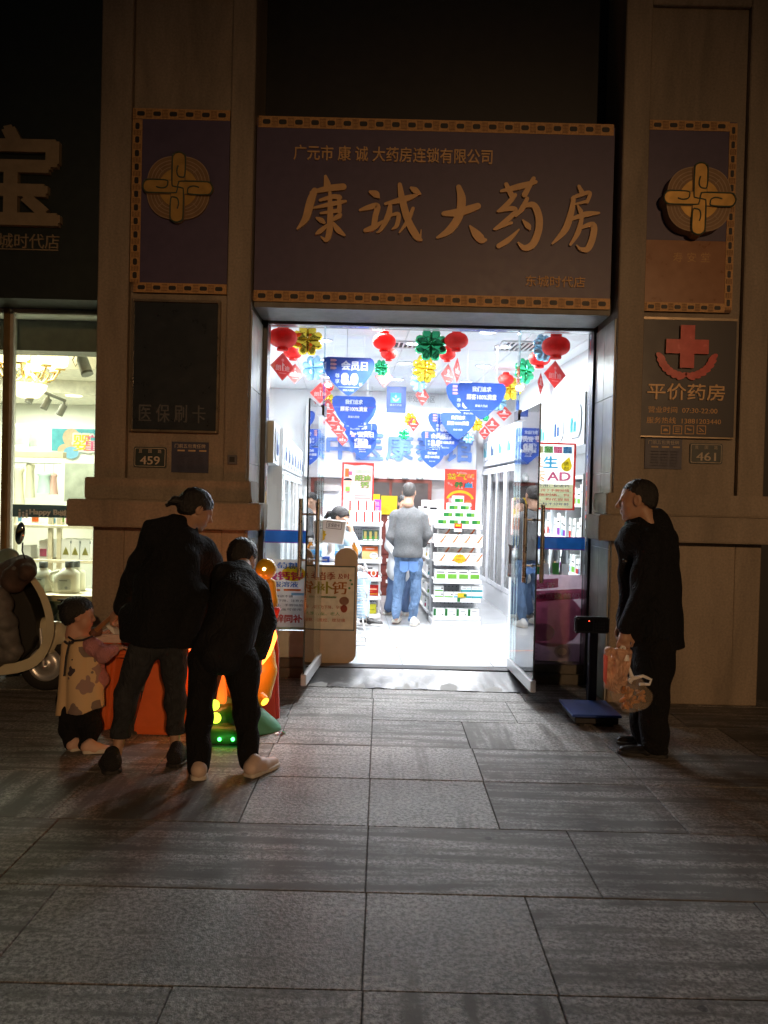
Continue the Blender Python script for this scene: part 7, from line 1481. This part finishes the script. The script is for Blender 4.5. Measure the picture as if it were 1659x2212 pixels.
def seated():
    Y = 8.75; J = lambda px, py, dy=0.: (px, py, Y+dy); hd = Head(pt(735,1118,Y-.02), .225, (.86,-.22,-.42)); LB = mat('pale_blue_uniform', (.42,.60,.74), .8, var=.06)
    body = [C(J(728,1240),18,J(732,1165),17), C(J(732,1160),10,J(733,1138),9), C(J(745,1160,-.13),9,J(768,1186,-.2),7), C(J(768,1186,-.2),7,J(757,1142,-.14),5), C(J(722,1165,.14),9,J(728,1215,.15),7), C(J(728,1215,.15),7,J(760,1222,.1),5), C(J(735,1248,-.05),15,J(785,1252,-.1),12), C(J(785,1252,-.1),11,J(786,1326,-.15),6), C(J(735,1248,.1),15,J(780,1250,.12),12), C(J(780,1250,.12),11,J(778,1326,.1),6), hd.cc((0,-.1,-.2),(0,-.2,-.6),.19,.21)]
    body += hd.prims()+hand(pt(757,1142,Y-.14),(-.35,.15,1),(-.9,.3,0),.16,.5,1)+hand(pt(760,1222,Y+.1),(.9,-.1,0),(0,0,-1),.16,.4,-1)
    bm = soft(body, SKIN, .006, .02)
    cm = soft([C(J(730,1235),27,J(733,1175),25), C(J(724,1160,.12),13,J(745,1160,-.12),13), C(J(745,1162,-.13),14,J(768,1186,-.2),11), C(J(768,1186,-.2),11,J(760,1155,-.15),7), C(J(722,1165,.14),14,J(728,1215,.15),10), C(J(728,1215,.15),10,J(752,1221,.11),7)], LB, .009, .035, fold=folds(.005, 24, (1,.6,.3), 5.))
    co_ = soft([C(J(733,1148),12,J(738,1156,-.08),10), C(J(738,1154,-.08),9,J(750,1172,-.14),5)], mat('navy_collar',(.03,.035,.11),.8), .007, .02)
    tm = soft([C(J(735,1246,-.05),19,J(785,1252,-.1),15), C(J(785,1252,-.1),15,J(786,1326,-.15),11), C(J(735,1246,.1),19,J(780,1250,.12),15), C(J(780,1250,.12),15,J(778,1326,.1),11)], LB, .009, .025, fold=folds(.004, 26, (1,.4,.3), 6.))
    tail = [hd.cc((0,-.40,.02),(0,-.60,-.08),.10,.13), hd.cc((0,-.60,-.08),(0,-.72,-.50),.13,.07)]
    t = person('seated assistant in pale blue uniform resting her head on her hand', gd(735,1335,FZ), [('body', bm), ('hair', hd.hair(1.04, extra=tail)), ('uniform_top', cm), ('collar', co_), ('uniform_trousers', tm)])
    BT = mat('black_trainer',(.015,.015,.016),.5); a = gd(783,1350,FZ); shoe('shoe', t, (a.x-.02, a.y, FZ+.001), (a.x+.24, a.y-.05, FZ+.001), .10, .10, BT, WSH); a = gd(776,1340,FZ); shoe('shoe', t, (a.x-.02, a.y+.15, FZ+.001), (a.x+.22, a.y+.15, FZ+.001), .10, .10, BT, WSH)
    b = pt(730,1262,Y); st = T('stool', 'round stool under the seated assistant behind the counter', 'stool', (b.x, b.y, FZ)); m = MB(); m.lathe([(0,b.z+.0-.04),(.17,b.z-.04),(.18,b.z-.02),(.17,b.z),(0,b.z+.005)], (b.x,b.y,0), mat('black_vinyl',(.02,.02,.022),.4), 24); P('seat', m, st); m = MB(); m.ring([(b.x,b.y,FZ+.03),(b.x,b.y,b.z-.041)], .025, ALU, 12); m.lathe([(0,FZ),(.2,FZ),(.2,FZ+.02),(.03,FZ+.04)], (b.x,b.y,0), ALU, 24); P('pedestal', m, st)
seated()
# ================================================================ THINGS ON THE PAVEMENT
def scooter():
    Y = 6.05; CREAMP = mat('cream_paint', (.62,.58,.42), .22, coat=.6, var=.03); DKP = mat('dark_scooter_plastic', (.02,.02,.018), .6); TY = mat('tyre_rubber', (.012,.012,.012), .8)
    q = lambda px, py, dy=0.: pt(px, py, Y+dy)
    g = gd(92,1474); t = T('parked_scooter', 'cream electric scooter with brown quilted leg cover parked at the nursery window', 'scooter', (g.x, Y, 0))
    # leg shield: a curved band seen edge on, wide across the scooter
    path = [(54,1236,10),(74,1256,12),(94,1290,14),(106,1330,15),(108,1362,16),(100,1392,17),(84,1418,19),(58,1436,20),(10,1446,20),(-60,1448,20),(-140,1448,20)]
    sp = smooth_path(path, 4); n = len(sp); m = MB(); ring = []
    for i, p in enumerate(sp):
        a, b = sp[max(i-1,0)], sp[min(i+1,n-1)]; dx, dy = b[0]-a[0], b[1]-a[1]; l = math.hypot(dx, dy); nx, ny = -dy/l, dx/l; w_ = .17+.05*math.sin(min(1, i/n*2)*math.pi)
        for (o, y) in ((.5,-1),(.5,1),(-.5,1),(-.5,-1)): ring.append(q(p[0]+nx*p[2]*o*1.15, p[1]+ny*p[2]*o*1.15, y*w_))
    m.add(ring, [(4*i+k, 4*i+(k+1) % 4, 4*i+4+(k+1) % 4, 4*i+4+k) for i in range(n-1) for k in range(4)]+[(3,2,1,0),(4*n-4,4*n-3,4*n-2,4*n-1)], CREAMP); P('leg_shield', m, t, .012, 2)
    # front column behind the shield and inner dark panel
    pl = [(40,1250),(62,1262),(84,1300),(95,1335),(96,1365),(86,1392),(66,1415),(30,1428),(-140,1432),(-140,1400),(0,1395),(30,1330)]
    o = q(0,1300); m = MB(); k = F/Y; m.slab([((x-0)/k, -(y-1300)/k) for x, y in pl], o-Y_*.14, X, Z, .28, DKP); P('inner_panel', m, t, .01)
    # fender, wheel
    c = q(103,1432); R_ = c.z-.004; m = MB()
    m.lathe([(R_*.62,-.045),(R_*.86,-.055),(R_*.98,-.03),(R_,0),(R_*.98,.03),(R_*.86,.055),(R_*.62,.045)], (c.x, Y, R_+.002), TY, 36, axis=(0,1,0)); wh = P('front_wheel', m, t)
    m = MB(); m.lathe([(.02,-.05),(.05,-.045),(.06,-.02),(R_*.55,-.015),(R_*.63,-.04),(R_*.63,.04),(R_*.55,.015),(.06,.02),(.02,.05)], (c.x, Y, R_+.002), ALU, 28, axis=(0,1,0)); P('rim', m, wh)
    m = MB(); fd = [C((108,1392,Y),22,(122,1366,Y),24), C((122,1366,Y),24,(140,1380,Y),14), C((112,1378,Y),24,(96,1352,Y),20)]
    fm = soft([('c', p[1], p[2], p[3]*.95, p[4]*.95) for p in fd], CREAMP, .008, .03); P('front_fender', fm, t)
    m = MB()
    for s in (-1, 1): m.ring([(c.x-.03, Y+s*.07, c.z+.28),(c.x, Y+s*.075, R_+.002)], .016, ALU, 8)
    P('fork', m, t)
    # cover over bars and legs
    QC = mat('brown_quilted_cover', (.075,.048,.038), .8, bump=.6, bscale=14, var=.2); GQ = mat('grey_quilted_cover', (.13,.125,.12), .6, bump=.5, bscale=16, var=.2)
    fo = lambda x, y, z: .008*np.abs(np.sin(24*(z+x*.6)))*-1+.006*np.sin(30*(z-.5*x)+y*9)
    m = soft([C((48,1222,Y-.05),22,(58,1234,Y-.3),17), C((48,1222,Y),22,(14,1240,Y+.1),24), C((14,1242,Y),28,(-8,1290,Y-.1),34), C((-18,1300,Y-.12),36,(-22,1360,Y-.12),34), C((46,1222,Y),18,(42,1230,Y+.3),16), C((56,1228,Y-.22),20,(30,1252,Y-.2),26)], QC, .010, .04, fold=fo); P('hand_cover', m, t)
    m = soft([C((-2,1285,Y-.24),18,(10,1350,Y-.25),20), C((10,1350,Y-.25),20,(26,1408,Y-.24),17), C((-10,1320,Y-.22),24,(-8,1410,Y-.22),24), C((4,1380,Y-.22),18,(10,1412,Y-.22),16)], GQ, .008, .025, fold=lambda x, y, z: -.014*np.abs(np.sin(22*(z+.7*x)))-.012*np.abs(np.sin(22*(z-.7*x)))); P('leg_cover', m, t)
    # mirrors and bars
    m = MB(); m.ring([q(44,1222,-.2), q(55,1210,-.25), q(80*.6,1190,-.26), q(49,1172,-.25)], .006, BLK, 8); st = P('mirror_stem', m, t)
    e = q(43.5,1152,-.25); m = MB(); m.ball(e, (.035,.02,.085), BLK, 20, Matrix.Rotation(.12,3,'Y')); P('mirror_shell', m, st); m = MB(); m.ball(e-Y_*.008+X*.004, (.030,.0145,.078), mat('mirror_glass',(.75,.78,.74),.05,metal=1), 20, Matrix.Rotation(.12,3,'Y')); P('mirror_glass', m, st)
    e = q(18,1204,.3); m = MB(); m.ball(e, (.095,.03,.075), mat('mirror_green_back',(.20,.27,.24),.4), 20); m.ring([e, q(34,1224,.2)], .006, BLK, 8); P('far_mirror', m, t)
    m = MB(); m.ring([q(30,1228,-.32), q(34,1226,0), q(30,1228,.32)], .015, BLK, 10); m.ring([q(36,1228), q(70,1330)], .03, DKP, 12); P('handlebar', m, t)
    # rear half, outside the picture
    x0 = q(-140,1430).x; m = soft([('c', (x0-.1,Y,.42), (x0-.75,Y,.55), .16, .18), ('c', (x0-.05,Y,.35), (x0-.5,Y,.35), .14, .16)], CREAMP, .02, .06); P('rear_body', m, t)
    m = soft([('c', (x0-.05,Y-.03,.70), (x0-.75,Y,.74), .09, .09), ('c', (x0-.05,Y+.03,.70), (x0-.75,Y,.74), .09, .09)], BLK, .02, .05); P('seat', m, t)
    m = MB(); m.lathe([(R_*.62,-.045),(R_*.86,-.055),(R_,0),(R_*.86,.055),(R_*.62,.045)], (x0-.62, Y, R_+.002), TY, 32, axis=(0,1,0)); m.lathe([(.02,-.04),(R_*.63,-.03),(R_*.63,.03),(.02,.04)], (x0-.62, Y, R_+.002), ALU, 24, axis=(0,1,0)); P('rear_wheel', m, t)
scooter()
def game_table():
    OG = mat('orange_moulded_plastic', (.72,.13,.03), .42, var=.06); Y0 = 4.98
    t = T('game_table', 'orange moulded children game table on two flared legs', 'game table', (pt(300,1580,5.05).x, 5.15, 0))
    z1 = pt(300,1420,5.0).z
    def leg(px0, px1, b0, b1, yb, Yf):
        top = [pt(px0,yb,Yf).x, pt(px1,yb,Yf).x]; bot = [pt(b0,yb,Yf).x, pt(b1,yb,Yf).x]; m = MB()
        vs = []
        for z, (xa, xb), e in ((.002, bot, .0), (.06, bot, .0), (z1, top, .05)): vs += [(xa,Yf+e,z),(xb-.09,Yf+e,z),(xb,Yf+.12+e,z),(xb,Yf+.42-e,z),(xa,Yf+.42-e,z)]
        fs = [(5*i+k, 5*i+(k+1) % 5, 5*i+5+(k+1) % 5, 5*i+5+k) for i in range(2) for k in range(5)]+[(4,3,2,1,0),(10,11,12,13,14)]
        m.add(vs, fs, OG); P('leg', m, t, .018, 2)
    leg(222, 268, 209, 262, 1578, 5.06); leg(320, 402, 288, 408, 1590, 4.98)
    m = MB(); a, b = pt(205,1400,5.0).x, pt(410,1400,5.0).x; m.box(a, b, 4.95, 5.5, z1+.001, z1+.10, OG); P('table_body', m, t, .025, 3)
    m = MB(); zr = z1+.101; WR = mat('pale_pink_rim', (.66,.50,.46), .4); m.box(a+.0, b, 4.93, 4.98, zr, zr+.05, WR); m.box(a, a+.05, 4.981, 5.5, zr, zr+.05, WR); m.box(b-.05, b, 4.981, 5.5, zr, zr+.05, WR); m.box(a+.051, b-.051, 5.45, 5.5, zr, zr+.05, WR); P('rim', m, t, .012, 2)
    m = MB()
    for i in range(2):
        for j in range(3): c = Vector((a+.14+j*(b-a-.28)/2, 5.1+.22*i, zr)); m.lathe([(.0,.03),(.03,.028),(.05,.01),(.055,0)], c, mat('brown_knob',(.16,.07,.03),.4), 18)
    P('target_knobs', m, t)
    # mallet held by the woman
    h = Vector(HL); e = pt(206,1362,4.86); d = (e-h).normalized(); m = MB(); WD = mat('mallet_wood', (.30,.15,.07), .5); mt = T('toy_mallet', 'brown toy mallet held by the bending woman beside the toddler', 'toy mallet', e)
    m.ring([h-d*.05, h, e], [.012,.013,.015], WD, 12); P('handle', m, mt); m = MB(); s = d.cross(Z).normalized(); m.ring([e-s*.05+d*.02, e+s*.05+d*.02], .03, mat('mallet_head',(.10,.05,.03),.6), 16); P('head', m, mt)
    q = pt(241,1358,4.95); m = MB(); m.add([q+Vector((-.05,0,.03)), q+Vector((.02,-.03,.05)), q+Vector((.07,.0,-.03)), q+Vector((.01,.05,-.06)), q+Vector((0,.02,.01))], [(0,1,4),(1,2,4),(2,3,4),(3,0,4)], CARD); S('paper_slip', m, 'crumpled white paper slip above the orange game table', 'paper')
game_table()
def ride():
    GRB = mat('green_moulded_plastic', (.09,.30,.19), .4, var=.08); RDB = mat('red_moulded_plastic', (.50,.035,.025), .35, var=.06); YLB = mat('yellow_moulded_plastic', (.72,.40,.03), .35, var=.06); DGB = mat('deep_green_plastic', (.025,.11,.03), .4)
    t = T('kiddie_ride', 'glowing red yellow and green coin operated kiddie ride', 'kiddie ride', (pt(530,1600,5.0).x, 5.2, 0)); Y = 5.0
    q = lambda px, py, dy=0.: V3(pt(px, py, Y+dy))
    # base
    gp = [(446,1612),(446,1570),(470,1520),(560,1505),(585,1500),(594,1540),(606,1592),(576,1618)]
    m = soft([C((470,1592,4.95),28,(500,1592,4.95),28), C((480,1560,5.05),36,(500,1530,5.2),34), C((540,1560,5.12),40,(560,1575,5.15),38), C((585,1582,5.18),24,(590,1590,5.3),24), C((480,1590,5.3),40,(580,1590,5.35),36)], GRB, .010, .05, cut=lambda x, y, z: .003-z); P('base', m, t)
    m = soft([C((462,1590,4.87),22,(505,1590,4.87),22), C((468,1560,4.96),28,(498,1545,5.0),26)], DGB, .008, .04, cut=lambda x, y, z: .004-z); P('frog_front', m, t)
    LG = mat('green_led', (.1,.9,.2), .3, emit=(.05,1,.12), estr=9); LY = mat('lime_lamp', (.6,.9,.1), .3, emit=(.55,.95,.04), estr=2.6); LO = mat('orange_strip', (1,.4,.1), .3, emit=(1,.18,.02), estr=7); LW = mat('bulb_glow', (1,.9,.6), .3, emit=(1,.80,.35), estr=12); LO2 = mat('amber_lamp', (1,.6,.1), .3, emit=(1,.5,.03), estr=3.5)
    for px in (474, 503): m = MB(); c = pt(px,1597,4.775); m.ball(c, .012, LG, 12); P('led', m, t)
    for px, py, d_ in ((466,1551,4.82),(463,1523,4.88)): m = MB(); c = pt(px,py,d_); m.ball(c, (.034,.02,.034), LY, 18); P('round_lamp', m, t)
    # red back board
    bp = [(470,1560),(606,1592),(604,1540),(600,1470),(600,1410),(594,1365),(584,1345),(572,1330),(540,1345),(505,1400),(480,1470)]
    o = pt(540,1450,5.42); k = F/5.42; m = MB(); m.slab([((x-540)/k, -(y-1450)/k) for x, y in bp], o, X, Z, .09, RDB); P('back_board', m, t, .02, 3)
    # yellow figure body and ball
    m = soft([C((545,1500,5.2),34,(562,1420,5.22),30), C((562,1420,5.22),30,(568,1360,5.25),20), C((560,1500,5.12),26,(575,1450,5.2),24), C((520,1480,5.2),36,(530,1420,5.25),32)], YLB, .010, .04); P('figure_body', m, t)
    m = soft([C((570,1335,5.25),12,(588,1300,5.28),11), C((588,1300,5.28),11,(584,1262,5.28),13)], YLB, .007, .03); P('neck', m, t)
    c = pt(575,1229,5.2); m = MB(); m.ball(c, 23*5.2/F, mat('golden_ball', (.75,.42,.02), .18, coat=.5), 28); bl = P('ball', m, t); m = MB(); m.ball(c+Vector((-.003,-.066,.005)), .011, LW, 12); P('bulb', m, bl)
    m = MB(); a = pt(586,1345,5.2); m.add([a+Vector((-.07,-.02,-.05)), a+Vector((.02,-.02,-.02)), a+Vector((.06,-.01,.10)), a+Vector((-.06,-.01,.09)), a+Vector((-.07,.06,-.05)), a+Vector((.02,.06,-.02)), a+Vector((.06,.06,.10)), a+Vector((-.06,.06,.09))], [(0,1,2,3),(7,6,5,4),(0,4,5,1),(1,5,6,2),(2,6,7,3),(3,7,4,0)], RDB); P('ear', m, t, .01, 2)
    m = MB(); m.ring([pt(592,1362,5.16), pt(593,1375,5.12), pt(586,1395,5.10), pt(580,1412,5.10), pt(566,1432,5.12), pt(540,1450,5.1)], [.010,.018,.018,.016,.012,.008], LO, 10); P('light_strip', m, t)
    m = MB(); c = pt(562,1506,5.0); m.ring([c, c+Vector((.035,-.03,-.02))], .036, YLB, 18); m.ring([c+Vector((.03,-.026,-.017)), c+Vector((.037,-.032,-.021))], .027, LO2, 18); P('amber_port', m, t)
    m = MB(); a = pt(478,1505,5.0); k = 5.0/F; m.slab([((x-478)*k, -(y-1505)*k) for x, y in ((466,1520),(470,1490),(479,1456),(484,1480),(488,1505),(486,1522))], a, X, Z, .05, mat('lit_orange_plastic',(.8,.2,.04),.4,emit=(1,.17,.02),estr=.9)); P('flame_fin', m, t, .006)
    lamp('ride_lamp', 'POINT', pt(566,1395,4.98), 2.6, (1,.22,.05), .05, t); lamp('ride_lamp', 'POINT', pt(430,1380,5.12), 7.5, (1,.26,.07), .08, t); lamp('ride_lamp', 'POINT', pt(484,1585,4.72), .10, (.1,1,.2), .02, t)
    # litter
    c = gd(605,1586); m = MB(); R2 = random.Random(4)
    for i in range(9):
        p = c+Vector((R2.uniform(-.03,.03), R2.uniform(-.02,.02), .004+.002*i)); a = R2.uniform(0,3); u = X*math.cos(a)+Y_*math.sin(a); m.slab([(-.014,-.007),(.012,-.009),(.016,.006),(-.01,.008)], p, u, Z*.3+Y_*math.cos(a)-X*math.sin(a), .001, (REDP, CARD, GRNP)[i % 3])
    S('sweet_wrapper', m, 'crumpled colourful sweet wrapper on the paving beside the green ride', 'litter')
ride()
def scale():
    BLS = mat('blue_scale_paint', (.02,.06,.30), .4); DKS = mat('scale_black', (.010,.011,.013), .45); PST = mat('scale_post', (.012,.018,.035), .4, metal=.4)
    fl, fr = gd(1239,1571), gd(1340,1573); x0, x1, y0 = fl.x, fr.x, fl.y; zt = pt(1290,1545,y0).z; y1 = y0+.42
    t = T('platform_scale', 'blue topped platform scale with dark post and display by the doorway', 'scale', ((x0+x1)/2, (y0+y1)/2, 0))
    m = MB(); m.box(x0+.01, x1-.01, y0+.01, y1-.02, .02, zt-.021, DKS); P('base', m, t, .008)
    m = MB(); m.box(x0-.01, x1+.01, y0, y1, zt-.02, zt, BLS); P('platform', m, t, .006)
    for i in (0, 1):
        for j in (0, 1): m = MB(); m.lathe([(.025,0),(.025,.02)], (x0+.06+i*(x1-x0-.12), y0+.05+j*.3, .001), BLK, 12); P('foot', m, t)
    Yp = y1+.05; xa, xb = pt(1270,1440,Yp).x, pt(1288,1440,Yp).x; m = MB(); m.box(xa, xb, Yp-.03, Yp+.03, .02, pt(1280,1350,Yp).z, PST); m.box(xa-.02, xb+.02, y1-.02, Yp+.04, .015, .05, PST); P('post', m, t, .004)
    Yd = Yp-.06; a, b = pt(1243,1332,Yd), pt(1316,1369,Yd); m = MB(); m.box(a.x, b.x, Yd-.01, Yd+.05, b.z, a.z, mat('display_housing',(.05,.052,.058),.35)); d = P('display', m, t, .010, 2)
    m = MB(); m.box(a.x+.015, (a.x+b.x)/2+.0, Yd-.0125, Yd-.0102, b.z+.02, a.z-.02, BLK); m.box((a.x+b.x)/2+.01, b.x-.014, Yd-.0125, Yd-.0102, b.z+.014, a.z-.014, mat('keypad_dark',(.025,.026,.03),.5))
    for i in range(4):
        for j in range(3): x = (a.x+b.x)/2+.02+i*.019; z = b.z+.024+j*.022; m.box(x, x+.013, Yd-.0145, Yd-.0126, z, z+.014, mat('key_grey',(.05,.05,.055),.5))
    P('screen_and_keys', m, d); m = MB(); c = pt(1272,1341,Yd); m.ball((c.x, Yd-.013, c.z), .0035, mat('red_led',(1,.1,.05),.3,emit=(1,.05,.02),estr=10), 10); P('led', m, d)
scale()
def bags():
    BG = bpy.data.materials.new('thin_bag_plastic'); BG.use_nodes = True; n = BG.node_tree; b = n.nodes['Principled BSDF']; b.inputs['Base Color'].default_value = (.80,.66,.50,1); b.inputs['Roughness'].default_value = .3; b.inputs['Alpha'].default_value = .20; b.inputs['Coat Weight'].default_value = .3
    Y = 4.70; OP = mat('peach_bag', (.60,.36,.25), .38, bump=.5, bscale=30, var=.3, crease=.6); h = Vector(HW)+Vector((-.012,.0,-.095))
    fo = lambda x, y, z: .006*np.sin(30*x+22*z+3*np.sin(40*y))+.004*np.sin(55*z-38*x)
    t = T('shopping_bag', 'peach and white plastic bag hanging from the hand of the man in black', 'bag', pt(1338,1495,Y))
    m = soft([C((1313,1406,Y-.02),7,(1314,1482,Y),9), C((1313,1482,Y+.02),9,(1336,1488,Y),9), C((1336,1412,Y),15,(1330,1470,Y+.02),18), C((1358,1412,Y+.02),8,(1340,1478,Y),12), C((1316,1404,Y),6,(1360,1410,Y),6)], OP, .005, .012, fold=lambda x, y, z: .007*np.abs(np.sin(26*x+17*z))-.004+.004*np.sin(60*z-45*x)); P('bag_body', m, t)
    m = MB(); WHB = mat('white_bag_plastic', (.74,.74,.74), .35)
    for s, e in ((-1,(1333,1412)),(1,(1352,1416))):
        a = pt(e[0], e[1], Y); mid = a.lerp(h, .5)+Vector((.006*s,-.008,0)); m.ring([a+Vector((0,0,-.03)), a, mid, h+Vector((.006*s,-.01,.012)), h+Vector((0,.012,.02))], [.022,.019,.012,.008,.006], WHB, 8)
    P('handle', m, t)
    m = MB(); r_ = [pt(1304,1412,Y-.04), pt(1313,1418,Y-.055), pt(1310,1480,Y-.05), pt(1303,1470,Y-.035)]; m.add(r_, [(3,2,1,0)], mat('red_bag_print',(.55,.10,.06),.5)); P('print', m, t)
    t = T('shopping_bag', 'clear plastic bag of golden fried dough sticking out behind the peach bag', 'bag', pt(1360,1540,Y))
    m = soft([C((1335,1485,Y+.03),22,(1360,1500,Y),33), C((1360,1500,Y),33,(1375,1506,Y),31), C((1372,1470,Y),12,(1360,1490,Y),20)], BG, .006, .03, fold=fo); P('bag_body', m, t)
    m = MB(); FO = mat('fried_dough', (.52,.20,.05), .6, bump=.8, bscale=60, var=.35, scale=30); R2 = random.Random(8)
    for i in range(26):
        c = pt(1366+R2.uniform(-24,22), 1507+R2.uniform(-20,20), Y+R2.uniform(-.05,.05)); a = Vector((R2.uniform(-1,1),R2.uniform(-1,1),R2.uniform(-1,1))).normalized()*.022; m.ring([c-a*1.2, c-a*.5, c+a*.6, c+a*1.2], [.005,.013,.012,.004], FO, 8)
    P('fried_dough', m, t)
    m = MB(); c = pt(1366,1466,Y); m.ring([c+Vector((-.02,0,-.02)), c, c+Vector((.06,-.01,.02)), c+Vector((.11,-.01,.0)), c+Vector((.10,-.01,-.03)), c+Vector((.04,-.01,-.03))], [.018,.013,.010,.009,.009,.010], WHB, 8); m.ring([c, c.lerp(h,.5), h+Vector((.004,0,.015))], [.014,.008,.005], WHB, 8); P('handle', m, t)
bags()
